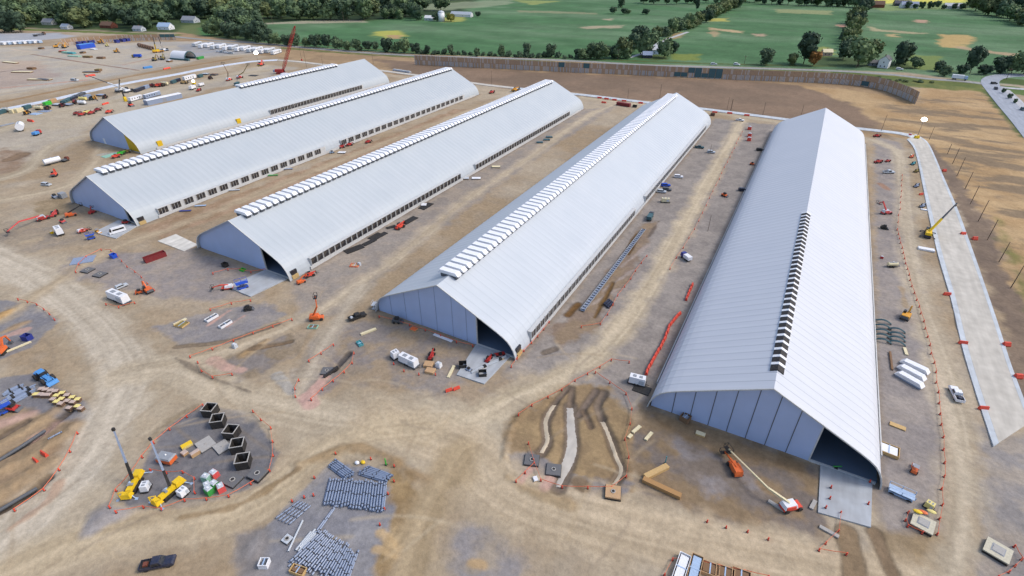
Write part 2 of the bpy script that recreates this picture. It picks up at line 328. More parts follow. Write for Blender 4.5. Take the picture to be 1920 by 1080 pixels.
def build_ground():
    def axis(brk):
        out = [brk[0][0]]
        for (a, s0), (b, s1) in zip(brk[:-1], brk[1:]):
            x = a
            while x < b:
                t = (x-a)/(b-a); x += s0*(s1/s0)**t
                out.append(min(x, b))
        return np.array(sorted(set(out)))
    xs = axis([(-9000, 500), (-1500, 30), (-600, 2.2), (-300, 1.0), (-130, .38), (62, .38), (150, 1.6), (500, 10), (4000, 400), (9000, 600)])
    ys = axis([(-3000, 400), (-60, 5), (10, .42), (150, .42), (260, .85), (420, 1.6), (700, 5), (1500, 14), (3000, 60), (10000, 600)])
    X, Y = np.meshgrid(xs, ys); x = X.ravel(); y = Y.ravel()
    z = height(x, y)
    C = np.tile(lin(DIRT), (x.size, 1)); d = np.hypot(x, y)
    def mix(m, c, a): C[m] = C[m]*(1-a[:, None])+c*a[:, None]
    n1 = fbm(x, y, 34, 0); n2 = fbm(x, y, 7, 4); n3 = fbm(x+n2*6, y, 2.2, 6)
    allm = np.ones(x.size, bool)
    mix(allm, lin(TAN), np.clip((n1-.42)*4, 0, 1)*.7)
    mix(allm, lin(GRAV), np.clip((n2-.5)*3.5, 0, 1)*.25)
    def area(px, c, soft=2.0, wob=3.0, a=1.0, c2=None, ns=None):
        pts = W(px) if isinstance(px[0], tuple) else px
        P = np.array(pts); mg = soft*3+wob*2
        m = (x > P[:, 0].min()-mg) & (x < P[:, 0].max()+mg) & (y > P[:, 1].min()-mg) & (y < P[:, 1].max()+mg)
        if not m.any(): return
        sd_ = poly_sd(x[m], y[m], pts)+(fbm(x[m], y[m], max(3*wob, 2), 5)-.5)*2*wob*2
        k = np.clip(.5-sd_/(2*soft), 0, 1)*a
        cc = np.tile(lin(c), (k.size, 1))
        if c2 is not None:
            t = np.clip((fbm(x[m], y[m], ns or max(6, wob*5), 2)-.4)*4, 0, 1)[:, None]; cc = cc*(1-t)+lin(c2)*t
        C[m] = C[m]*(1-k[:, None])+cc*k[:, None]
    def line(pts, w, c, soft=1.5, a=1.0, wob=.6, tracks=0.0):
        P = np.array(pts); mg = w+soft*3
        m = (x > P[:, 0].min()-mg) & (x < P[:, 0].max()+mg) & (y > P[:, 1].min()-mg) & (y < P[:, 1].max()+mg)
        if not m.any(): return
        di, s_, t_ = seg_dist(x[m], y[m], pts)
        di = di+(fbm(x[m], y[m], 5, 3)-.5)*2*wob*2
        k = np.clip(.5-(di-w/2)/(2*soft), 0, 1)*a
        cc = np.tile(lin(c), (k.size, 1))
        if tracks:
            st = vnoise(t_*1.0+40, s_*.022, .8, 1)*.6+vnoise(t_+10, s_*.05, 2.0, 3)*.4
            cc = cc*(1+(st-.5)[:, None]*tracks*np.array([1.0, 1.05, 1.15]))
        C[m] = C[m]*(1-k[:, None])+cc*k[:, None]
    # --- wide setting
    n4 = fbm(x, y*2.2, 160, 2); n5 = fbm(x, y*1.8, 40, 4)
    far_edge = [(-900, 34), (0, 44), (330, 60), (480, 79), (640, 93), (780, 102), (960, 107), (1200, 120), (1440, 127), (1700, 136), (1850, 156), (2100, 165)]
    fp = [G(*p) for p in far_edge]+[np.array([9000., 3000.]), np.array([9000., 11000.]), np.array([-12000., 11000.]), np.array([-12000., 1200.])]
    cr = lin(CROP)
    k = np.clip(.5-poly_sd(x, y, fp)/8, 0, 1)
    wv = np.clip((n4-.42)*3.0, 0, 1)
    cc = cr*(1-wv[:, None])+lin((108, 136, 102))*wv[:, None]; cc = cc*(.72+.56*n5)[:, None]
    row = .94+.12*vnoise(x, y, 11, 5)
    C[:] = C*(1-k[:, None])+cc*row[:, None]*k[:, None]
    def far(px, c, soft=6, wob=8, a=1, c2=None): area(px, c, soft, wob, a, c2)
    far([(-700, 40), (0, 52), (330, 63), (420, 74), (480, 75), (490, 45), (560, 38), (700, 38), (860, 24), (900, 8), (880, -6), (-700, -6)], (52, 70, 48), 10, 10, 1, (78, 96, 58))
    far([(340, 48), (395, 44), (400, 66), (372, 70), (335, 62)], (110, 122, 80), 5, 4); far([(372, 52), (396, 50), (400, 68), (375, 70)], (84, 128, 78), 4, 3)
    far([(480, 44), (620, 37), (680, 38), (690, 42), (480, 46)], (180, 172, 150), 3, 4, .8)
    far([(700, 14), (900, 2), (960, 0), (960, 8), (830, 20)], (150, 160, 130), 6, 10, .7)
    far([(690, 60), (740, 58), (760, 68), (720, 72)], (176, 176, 90), 5, 8); far([(725, 66), (752, 65), (757, 72), (735, 72)], (180, 150, 110), 3, 5)
    far([(826, 34), (868, 30), (870, 40), (830, 42)], (160, 164, 90), 4, 5)
    for pxs, c in [([(1090, 50), (1170, 47), (1165, 52), (1100, 54)], (176, 164, 136)), ([(1125, 36), (1150, 34), (1145, 38)], (180, 166, 140)), ([(960, 0), (1050, 2), (1000, 10)], (150, 160, 96)),
                   ([(970, 19), (1120, 24), (1118, 27), (972, 23)], (140, 144, 110)), ([(1330, 52), (1392, 58), (1390, 62), (1336, 56)], (196, 170, 132)), ([(1336, 55), (1348, 62), (1340, 70), (1330, 62)], (176, 156, 120)),
                   ([(1328, 34), (1365, 34), (1362, 40), (1330, 40)], (190, 184, 100)), ([(1416, 64), (1435, 63), (1434, 68), (1418, 68)], (180, 156, 130)), ([(1452, 17), (1560, 20), (1560, 28), (1460, 24)], (150, 156, 110)),
                   ([(1569, 46), (1588, 46), (1588, 52), (1572, 50)], (190, 146, 126)), ([(1626, 48), (1650, 55), (1740, 62), (1738, 65), (1640, 58)], (176, 166, 130)), ([(1715, 37), (1740, 38), (1738, 44), (1718, 42)], (190, 156, 132)),
                   ([(1762, 64), (1820, 66), (1826, 78), (1800, 90), (1765, 88), (1755, 80)], (196, 166, 110)), ([(1800, 88), (1920, 102), (1920, 108), (1800, 92)], (182, 158, 126)), ([(1665, 64), (1680, 64), (1680, 69), (1668, 69)], (190, 166, 120)),
                   ([(1265, 62), (1280, 60), (1275, 70), (1250, 75)], (170, 150, 110)), ([(1530, 90), (1560, 88), (1562, 105), (1535, 112)], (150, 156, 84)), ([(1700, 100), (1758, 106), (1768, 122), (1790, 135), (1700, 128)], (120, 136, 74)),
                   ([(1258, 100), (1315, 102), (1310, 113), (1255, 113)], (128, 140, 70)), ([(1530, 104), (1590, 108), (1700, 120), (1700, 130), (1530, 124)], (74, 92, 56)), ([(1195, 100), (1258, 104), (1255, 114), (1195, 112)], (90, 104, 60))]:
        far(pxs, c, 3, 5, .9)
    far([(1622, -8), (1815, -8), (1812, 5), (1700, 9), (1620, 6)], (214, 208, 96), 6, 6)
    far([(1620, 6), (1815, 5), (1830, 16), (1660, 20)], (140, 158, 100), 6, 8, .8)
    # graded bank between the lane and the site, straw field at the right
    area([(330, 60), (480, 82), (640, 95), (960, 109), (1200, 122), (1440, 130), (1640, 140), (1700, 180), (1660, 262), (1500, 228), (1200, 192), (900, 160), (620, 126), (520, 108), (400, 92), (330, 78)], (160, 136, 106), 3, 3, 1, (176, 150, 116))
    area([(700, 112), (800, 118), (960, 132), (1200, 142), (1440, 154), (1560, 165), (1640, 205), (1660, 258), (1640, 246), (1500, 226), (1200, 190), (900, 158), (760, 138)], (132, 113, 95), 4, 5, 1, (144, 122, 102))
    area([(1500, 160), (1600, 168), (1720, 195), (1725, 160), (1850, 172), (1912, 240), (2050, 420), (2050, 800), (1935, 700), (1895, 560), (1860, 470), (1800, 370), (1745, 295), (1700, 264), (1652, 250), (1640, 226), (1600, 196)], STRAW, 3, 4, 1, (178, 148, 108))
    md = (x > G(1500, 165)[0]-20) & (y > 90) & (y < 900)
    if md.any():
        sdm = poly_sd(x[md], y[md], W([(1650, 190), (1850, 175), (1915, 245), (2000, 420), (1960, 600), (1880, 450), (1780, 310), (1700, 262), (1655, 240)]))
        st = fbm((x[md]-y[md]*.35)*.8, y[md]*2.4, 22, 1); kk = np.clip((st-.50)*7, 0, 1)*np.clip(.5-sdm/12, 0, 1)*.85
        C[md] = C[md]*(1-kk[:, None])+lin((132, 116, 96))*kk[:, None]
        st2 = vnoise((x[md]+y[md]*.6), (y[md]-x[md]*.6)*.12, 2.2, 3); C[md] *= 1+(.5-np.abs(st2-.5)-.25)[:, None]*.25*np.clip(.5-sdm/12, 0, 1)[:, None]
    area([(1700, 262), (1742, 270), (1800, 330), (1868, 440), (1905, 540), (1990, 700), (1990, 830), (1912, 760), (1870, 600), (1812, 440), (1760, 320)], (126, 110, 96), 1.5, 2.5, 1, (140, 122, 104))
    area([(1870, 410), (1905, 470), (1935, 560), (1925, 580), (1895, 500)], (108, 116, 60), 2, 3, .7)
    # verges
    for pts, w, c in [([(480, 86), (640, 99), (780, 107), (960, 112), (1200, 125), (1440, 131), (1580, 136)], 6, GRASS), ([(1580, 137), (1660, 145), (1740, 152), (1820, 160)], 22, (96, 110, 58)), ([(1680, 142), (1760, 150)], 10, (128, 132, 66)),
                      ([(1845, 168), (1880, 205), (1925, 258)], 7, (92, 106, 62)), ([(0, 54), (120, 58), (240, 63), (330, 66)], 16, (106, 120, 64)), ([(1880, 150), (1960, 160)], 30, (82, 100, 56)), ([(1885, 165), (1960, 182)], 26, (96, 118, 66)),
                      ([(480, 74), (780, 98), (960, 103), (1200, 115), (1440, 122), (1560, 124)], 7, (88, 102, 56)), ([(1868, 160), (1925, 212)], 6, (120, 112, 92))]:
        line(smooth_line(W(pts)), w, c, 2.0, 1, 2.0)
    area([(1590, 138), (1850, 160), (1842, 172), (1740, 166), (1660, 160), (1590, 148)], (98, 112, 62), 2, 3, .95, (124, 128, 70))
    # yards, far left
    area([(0, 62), (110, 62), (140, 68), (60, 78), (-200, 88), (-200, 60)], (168, 172, 178), 4, 4, 1, (180, 180, 182))
    area([(-200, 92), (60, 88), (300, 78), (420, 78), (520, 88), (520, 96), (400, 108), (150, 156), (-200, 200)], (192, 181, 163), 4, 5, .95, (180, 174, 164))
    area([(330, 84), (400, 78), (520, 92), (500, 98), (430, 104), (350, 108)], (158, 160, 164), 2, 2, .9, (168, 164, 158))
    area([(-200, 120), (60, 112), (130, 140), (-50, 176), (-200, 190)], (190, 166, 146), 4, 8, .6, (170, 150, 140))
    area([(-60, 222), (150, 190), (330, 160), (500, 122), (560, 128), (480, 150), (300, 190), (200, 225), (160, 260), (60, 300), (-60, 330)], (192, 180, 158), 4, 5, .8, (182, 173, 158))
    # --- site: pads, roads, trenches
    for pts, w, c in W_ROADS[:5]: line(pts, w*1.9, (186, 173, 150), 5.0, .38, 4.0, .2)
    area([(180, 640), (330, 660), (470, 740), (800, 780), (1000, 720), (1060, 740), (940, 800), (930, 900), (820, 860), (600, 850), (380, 960), (120, 1020), (60, 1000), (200, 820)], (188, 174, 150), 4, 4, .35)
    for pts, c, c2, soft, wob, a in W_PADS: area(pts, c, soft, wob, a, c2, 5)
    for pts, w, c in W_ROADS: line(pts, w, c, 2.2, .95, 1.4, .42)
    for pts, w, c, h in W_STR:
        if h < -.05: line(pts, w+.7, tuple(q*.74 for q in c), .3, .75, .3); line(pts, w*.9, c, .2, 1, .15)  # wider dark rim paints a shadow edge along dug trenches
        elif h > .3: line(pts, w*1.1, c, .9, .7, 1.0, .3)
        else: line(pts, w, c, .35, .85, .5)
    # wheel swirls and scuffs across the junctions
    for k in range(70):
        px = rng.uniform(0, 1300); py = rng.uniform(600, 1075)
        if 560 < px < 740 and py > 850: continue
        a = rng.uniform(0, 6.28); L = rng.uniform(8, 26); c0 = G(px, py); bend = rng.uniform(-.5, .5)
        pts = [c0]
        for j in range(6):
            a += bend*.25; pts.append(pts[-1]+np.array([math.cos(a), math.sin(a)])*L/6)
        line(pts, .7, rng.choice([(160, 142, 116), (200, 184, 156), (150, 136, 118), (192, 172, 140)]), .4, .45, .1)
    # walls of the halls: a strip of disturbed earth round each
    for bx, f0, b0 in zip(BX, BF, BB):
        line([np.array([bx-HW, f0]), np.array([bx-HW, b0]), np.array([bx+HW, b0]), np.array([bx+HW, f0])], 2.5, (136, 124, 112), .8, .7, .6)
    C *= (.84+.32*n3)[:, None]; C *= (.90+.20*n1)[:, None]
    C = np.clip(C*GAIN*.87, .01, .9)
    nx, ny = len(xs), len(ys)
    me = bpy.data.meshes.new("ground")
    me.vertices.add(x.size); me.vertices.foreach_set("co", np.stack([x, y, z], 1).astype(np.float32).ravel())
    i = np.arange((ny-1)*(nx-1)); r, c = i//(nx-1), i % (nx-1); a = r*nx+c
    q = np.stack([a, a+1, a+1+nx, a+nx], 1).astype(np.int32)
    me.loops.add(q.size); me.loops.foreach_set("vertex_index", q.ravel()); me.polygons.add(len(q)); me.polygons.foreach_set("loop_start", np.arange(0, q.size, 4, dtype=np.int32))
    me.polygons.foreach_set("use_smooth", np.ones(len(q), bool))
    at = me.color_attributes.new("soil", 'FLOAT_COLOR', 'POINT'); at.data.foreach_set("color", np.concatenate([C, np.ones((x.size, 1))], 1).astype(np.float32).ravel())
    me.update()
    M = bpy.data.materials.new("soil"); M.use_nodes = True; n = M.node_tree.nodes; L = M.node_tree.links; b = n["Principled BSDF"]
    b.inputs["Roughness"].default_value = .95; b.inputs["Specular IOR Level"].default_value = .12
    va = n.new("ShaderNodeVertexColor"); va.layer_name = "soil"
    ge = n.new("ShaderNodeNewGeometry")
    def nz(sc, det): 
        t = n.new("ShaderNodeTexNoise"); t.inputs["Scale"].default_value = sc; t.inputs["Detail"].default_value = det; L.new(ge.outputs["Position"], t.inputs["Vector"]); return t
    a1 = nz(.9, 6); a2 = nz(4.0, 4); vo = n.new("ShaderNodeTexVoronoi"); vo.inputs["Scale"].default_value = .8; L.new(ge.outputs["Position"], vo.inputs["Vector"])
    def mr(src, lo, hi, f0=.3, f1=.7):
        t = n.new("ShaderNodeMapRange"); t.inputs[1].default_value = f0; t.inputs[2].default_value = f1; t.inputs[3].default_value = lo; t.inputs[4].default_value = hi; L.new(src, t.inputs[0]); return t
    m1 = mr(a1.outputs[0], .88, 1.12); m2 = mr(a2.outputs[0], .9, 1.1); m3 = mr(vo.outputs["Distance"], .9, 1.01, .02, .2)
    q1 = n.new("ShaderNodeMath"); q1.operation = 'MULTIPLY'; L.new(m1.outputs[0], q1.inputs[0]); L.new(m2.outputs[0], q1.inputs[1])
    q2 = n.new("ShaderNodeMath"); q2.operation = 'MULTIPLY'; L.new(q1.outputs[0], q2.inputs[0]); L.new(m3.outputs[0], q2.inputs[1])
    vm = n.new("ShaderNodeVectorMath"); vm.operation = 'SCALE'; L.new(va.outputs[0], vm.inputs[0]); L.new(q2.outputs[0], vm.inputs["Scale"])
    L.new(vm.outputs[0], b.inputs["Base Color"])
    bp = n.new("ShaderNodeBump"); bp.inputs["Strength"].default_value = .5; bp.inputs["Distance"].default_value = .25; L.new(a1.outputs[0], bp.inputs["Height"]); L.new(bp.outputs[0], b.inputs["Normal"])
    me.materials.append(M)
    o = link("ground", me); o["kind"] = "structure"
build_ground()

# ------------------------------------------------------------------ roads and slabs as sheets of their own
def concrete_mat(name, rgb, edge=None, joint=5.0):
    M = mat(name, rgb, .85, wear=.22, scale=.35); n = M.node_tree.nodes; L = M.node_tree.links; b = n["Principled BSDF"]
    src = b.inputs["Base Color"].links[0].from_socket
    ge = n.new("ShaderNodeNewGeometry"); nz = n.new("ShaderNodeTexNoise"); nz.inputs["Scale"].default_value = .6; nz.inputs["Detail"].default_value = 8
    mp = n.new("ShaderNodeMapping"); mp.inputs["Scale"].default_value = (1.0, .12, 1); L.new(ge.outputs["Position"], mp.inputs[0]); L.new(mp.outputs[0], nz.inputs["Vector"])
    mr = n.new("ShaderNodeMapRange"); mr.inputs[1].default_value = .3; mr.inputs[2].default_value = .7; mr.inputs[3].default_value = .86; mr.inputs[4].default_value = 1.1; L.new(nz.outputs[0], mr.inputs[0])
    vm = n.new("ShaderNodeVectorMath"); vm.operation = 'SCALE'; L.new(src, vm.inputs[0]); L.new(mr.outputs[0], vm.inputs["Scale"]); L.new(vm.outputs[0], b.inputs["Base Color"])
    return M
M_ROADC = concrete_mat("road_concrete", (200, 195, 184)); M_EDGE = concrete_mat("cured_concrete", (198, 206, 212)); M_COVER = concrete_mat("white_cover", (212, 220, 232))
M_ASPH = concrete_mat("asphalt", (150, 152, 150)); M_HWY = concrete_mat("highway_asphalt", (158, 166, 178)); M_PALE = concrete_mat("pale_asphalt", (186, 188, 192)); M_SLAB = concrete_mat("slab_concrete", (178, 184, 190))
def resample(pts, n):
    pts = np.array(pts); d = np.r_[0, np.cumsum(np.hypot(*np.diff(pts, axis=0).T))]; t = np.linspace(0, d[-1], n)
    return np.stack([np.interp(t, d, pts[:, 0]), np.interp(t, d, pts[:, 1])], 1)
def ribbon(mb, A, B, z0, z1, n=60, fr=(0, 1), raw=False):
    A = resample(A, n); B = resample(B, n); a = A+(B-A)*fr[0]; b = A+(B-A)*fr[1]
    vs = []; fs = []
    for i in range(n):
        for p, zz in ((a[i], z0), (a[i], z1), (b[i], z1), (b[i], z0)): vs.append((p[0], p[1], zz))
    for i in range(n-1):
        for k in range(3): fs.append((i*4+k, i*4+k+4, i*4+k+5, i*4+k+1))
    fs += [(0, 1, 2, 3), tuple(range((n-1)*4, n*4))[::-1]]
    mb.quadmesh(vs, fs)
def strip(name, px, w, z, M, n=80):
    pts = resample(smooth_line([np.array(p) for p in W(px)]), n); t = np.gradient(pts, axis=0); t /= np.hypot(*t.T)[:, None]; nn = np.stack([-t[:, 1], t[:, 0]], 1)
    mb = MB(); ribbon(mb, pts-nn*w/2, pts+nn*w/2, -1.0, z, n); return structure(name, mb, M)
LE = smooth_line(W([(1700, 262), (1713, 278), (1722, 310), (1738, 390), (1758, 478), (1782, 560), (1803, 650), (1828, 735), (1862, 838)]))
RE = smooth_line(W([(1716, 252), (1738, 266), (1752, 292), (1768, 330), (1792, 385), (1818, 455), (1846, 535), (1872, 612), (1897, 690), (1935, 790)]))
mb = MB(); ribbon(mb, LE, RE, -1, .30, 70, (.13, .9)); structure("concrete_road", mb, M_ROADC)
mb = MB(); ribbon(mb, LE, RE, -1, .306, 70, (0, .127)); ribbon(mb, LE, RE, -1, .306, 70, (.903, 1)); structure("road_shoulder", mb, M_EDGE)
strip("concrete_road", [(1716, 258), (1690, 251), (1640, 245), (1560, 236), (1500, 228), (1440, 220), (1330, 206), (1200, 191), (1090, 178), (960, 165)], 6.0, .31, M_EDGE)
strip("concrete_road", [(960, 165), (900, 158), (800, 144), (700, 131), (620, 123), (560, 116), (520, 113)], 6.0, .31, M_ROADC)
strip("covered_road", [(520, 113), (480, 115), (440, 120), (380, 130), (330, 140), (250, 154), (200, 164), (100, 187), (0, 207), (-60, 219)], 8.0, .32, M_COVER)
strip("country_road", [(300, 66), (380, 74), (480, 81), (640, 95.5), (780, 104.5), (960, 110), (1100, 115.5), (1200, 122), (1330, 126), (1440, 129), (1560, 133), (1660, 139), (1740, 148), (1800, 152), (1850, 158)], 8.5, .14, M_ASPH, 140)
strip("highway", [(2000, 330), (1945, 262), (1915, 226), (1888, 196), (1866, 170), (1856, 156), (1862, 147), (1885, 142), (1930, 141)], 13, .20, M_HWY)
strip("side_road", [(1872, 163), (1900, 166), (1960, 170)], 7, .17, M_PALE, 20)
strip("parking_strip", [(1880, 168), (1898, 184), (1916, 204), (1950, 246)], 9, .15, M_PALE, 20)
strip("farm_lane", [(1180, 108), (1215, 96), (1240, 78), (1290, 60)], 5, .13, M_PALE, 20)
def slab(name, px, z, M, h=1.0):
    p = W(px); mb = MB(); n = len(p); mb.quadmesh([(q[0], q[1], z-h) for q in p]+[(q[0], q[1], z) for q in p], [tuple(range(n, 2*n))]+[(i, (i+1) % n, n+(i+1) % n, n+i) for i in range(n)])
    return structure(name, mb, M)
slab("concrete_apron", [(1533, 962), (1632, 990), (1635, 902), (1538, 868)], .34, M_SLAB)
slab("concrete_apron", [(856, 704), (908, 721), (958, 668), (894, 645)], .33, M_SLAB)
slab("concrete_apron", [(425, 538), (470, 557), (538, 524), (498, 507)], .33, M_SLAB)
slab("concrete_apron", [(175, 437), (218, 448), (258, 424), (222, 414)], .33, M_SLAB)
slab("concrete_pad", [(296, 453), (345, 472), (372, 460), (330, 440)], .33, concrete_mat("new_concrete", (220, 216, 206)))

def drape(name, L, Rr, M, lift=.10, n=40, k=5):
    """a stone-filled trench bottom laid on the ground, ragged at its edges"""
    A = resample(smooth_line([np.array(p) for p in W(L)]), n); B = resample(smooth_line([np.array(p) for p in W(Rr)]), n); vs = []; fs = []
    for i in range(n):
        for j in range(k):
            t = j/(k-1); p = A[i]+(B[i]-A[i])*t
            if j in (0, k-1): p = p+np.array([rng.uniform(-.12, .12), rng.uniform(-.12, .12)])
            vs.append((p[0], p[1], hz(*p)+(lift if 0 < j < k-1 else -.12)+rng.uniform(-.03, .03)))
    for i in range(n-1):
        for j in range(k-1): fs.append((i*k+j, i*k+j+1, (i+1)*k+j+1, (i+1)*k+j))
    mb = MB(); mb.quadmesh(vs, fs); return structure(name, mb, M, True)
M_STONE = concrete_mat("pale_stone", (196, 190, 180)); M_STONE2 = concrete_mat("tan_stone", (196, 182, 158))
def off(px, d): return [(x-d, y) for x, y in px], [(x+d, y) for x, y in px]
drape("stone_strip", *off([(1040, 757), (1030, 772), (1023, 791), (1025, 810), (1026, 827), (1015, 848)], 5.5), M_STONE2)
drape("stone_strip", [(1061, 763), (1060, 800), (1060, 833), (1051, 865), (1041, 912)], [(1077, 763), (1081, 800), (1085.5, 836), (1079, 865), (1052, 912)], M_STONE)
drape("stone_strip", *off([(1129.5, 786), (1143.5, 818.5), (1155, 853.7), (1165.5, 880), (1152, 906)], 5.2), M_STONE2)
# ------------------------------------------------------------------ the five halls
PROF = [(0, HH), (6, 15.05), (12, 12.1), (17, 9.62), (20, 8.1), (22, 6.95), (23.4, 5.9), (24.4, 4.7), (25.2, 3.3), (25.75, 1.8), (26.1, 0), (26.2, -1.0)]
def pz(u):
    u = abs(u)
    return float(np.interp(u, [p[0] for p in PROF], [p[1] for p in PROF]))
def roof_mat(name, c0, c1, seam):
    M = bpy.data.materials.new(name); M.use_nodes = True; n = M.node_tree.nodes; L = M.node_tree.links; b = n["Principled BSDF"]
    tc = n.new("ShaderNodeTexCoord"); sp = n.new("ShaderNodeSeparateXYZ"); L.new(tc.outputs["Object"], sp.inputs[0])
    dv = n.new("ShaderNodeMath"); dv.operation = 'DIVIDE'; dv.inputs[1].default_value = 3.05; L.new(sp.outputs["Y"], dv.inputs[0])
    fr = n.new("ShaderNodeMath"); fr.operation = 'FRACT'; L.new(dv.outputs[0], fr.inputs[0])
    ls = n.new("ShaderNodeMath"); ls.operation = 'LESS_THAN'; ls.inputs[1].default_value = .085; L.new(fr.outputs[0], ls.inputs[0])
    nz = n.new("ShaderNodeTexNoise"); nz.inputs["Scale"].default_value = .09; nz.inputs["Detail"].default_value = 5; L.new(tc.outputs["Object"], nz.inputs["Vector"])
    rp = n.new("ShaderNodeValToRGB"); e = rp.color_ramp.elements; e[0].position = .25; e[1].position = .75; e[0].color = (*c0, 1); e[1].color = (*c1, 1); L.new(nz.outputs[0], rp.inputs[0])
    mp = n.new("ShaderNodeMapping"); mp.inputs["Scale"].default_value = (.06, 1.1, .06); L.new(tc.outputs["Object"], mp.inputs[0]); n2 = n.new("ShaderNodeTexNoise"); n2.inputs["Scale"].default_value = 1.0; n2.inputs["Detail"].default_value = 6; L.new(mp.outputs[0], n2.inputs["Vector"])
    mr = n.new("ShaderNodeMapRange"); mr.inputs[1].default_value = .3; mr.inputs[2].default_value = .7; mr.inputs[3].default_value = .975; mr.inputs[4].default_value = 1.02; L.new(n2.outputs[0], mr.inputs[0]); vs_ = n.new("ShaderNodeVectorMath"); vs_.operation = 'SCALE'; L.new(rp.outputs[0], vs_.inputs[0]); L.new(mr.outputs[0], vs_.inputs["Scale"])
    mx = n.new("ShaderNodeMixRGB"); mx.inputs[2].default_value = (*seam, 1); L.new(ls.outputs[0], mx.inputs[0]); L.new(vs_.outputs[0], mx.inputs[1]); L.new(mx.outputs[0], b.inputs["Base Color"])
    b.inputs["Roughness"].default_value = .5; b.inputs["Specular IOR Level"].default_value = .3
    return M
M_ROOFS = [roof_mat("membrane_shade_strong", (.37, .41, .44), (.40, .435, .46), (.37, .405, .435)), None, roof_mat("membrane_shade_mid", (.39, .43, .46), (.425, .46, .485), (.385, .42, .45)), roof_mat("membrane_shade_slight", (.435, .475, .515), (.47, .505, .54), (.385, .42, .46)), roof_mat("white_membrane", (.50, .525, .57), (.53, .55, .59), (.35, .375, .42))]  # one membrane; duller tones paint in the view-dependent light falloff of farther halls
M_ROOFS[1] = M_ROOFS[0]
M_GABLE = mat("gable_panel", (178, 196, 232), .55, wear=.08, scale=.2); M_SEAM = mat("panel_seam", (92, 98, 108), .7); M_SEAM2 = mat("faint_seam", (150, 166, 200), .6); M_INT = mat("hall_floor", (96, 116, 140), .6); M_RAIL = mat("base_rail", (206, 208, 208), .7)
M_WIN = mat("dark_opening", (26, 32, 44), .25, wear=.5, scale=.8); M_VENT = mat("vent_white", (240, 242, 246), .5, wear=.06); M_VDARK = mat("vent_throat", (20, 22, 30), .7); M_TANP = mat("insulation_board", (200, 172, 116), .85); M_YELL = mat("yellow_sheathing", (226, 186, 20), .7, wear=.2, scale=.6)
M_WALLIN = mat("fibre_sheath", (120, 116, 112), .8, wear=.6, scale=.5)
def vent_cap():
    m = MB(); m.hexa([(-3.6, .0, -.15), (3.4, .0, -.15), (3.4, 2.15, -.15), (-3.6, 2.15, -.15)], [(-3.3, .05, .68), (2.5, .05, .68), (2.5, 2.1, .68), (-3.3, 2.1, .68)])
    m.box(-3.75, 3.6, -.03, 2.2, -.32, -.16); return m
def vent_throat():
    m = MB()
    for s in (-1, 1):
        m.hexa([(0, 0, .02), (s*1.5, 0, -.75), (s*1.5, 2.1, -.75), (0, 2.1, .02)][::s], [(0, 0, .3), (s*1.5, 0, -.45), (s*1.5, 2.1, -.45), (0, 2.1, .3)][::s])
    return m
def vent_rib():
    m = MB()
    for s in (-1, 1):
        m.hexa([(0, 2.14, .02), (s*1.55, 2.14, -.8), (s*1.55, 3.06, -.8), (0, 3.06, .02)][::s], [(0, 2.14, .40), (s*1.55, 2.14, -.38), (s*1.55, 3.06, -.38), (0, 3.06, .40)][::s])
    return m
ME_CAP = vent_cap().mesh("ridge_vent", M_VENT); ME_CURB = MB().box(-2.9, 2.7, .15, 2.0, -1.6, -.3).mesh("vent_curb", P_("dgrey")); ME_THR = vent_throat().mesh("vent_throat", M_VDARK); ME_RIB = vent_rib().mesh("vent_rib", M_VENT)
def win_mesh(w, h, mull):
    g = MB().box(-.12, .05, 0, w, 0, h)
    f = MB()
    f.box(-.1, .14, -.12, 0, -.1, h+.1); f.box(-.1, .14, w, w+.12, -.1, h+.1); f.box(-.1, .14, 0, w, h, h+.1); f.box(-.1, .2, 0, w, -.16, 0)
    for k in range(1, mull): f.box(0, .1, w*k/mull-.05, w*k/mull+.05, 0, h)
    return g.mesh("window", M_WIN), f.mesh("window_frame", M_RAIL)
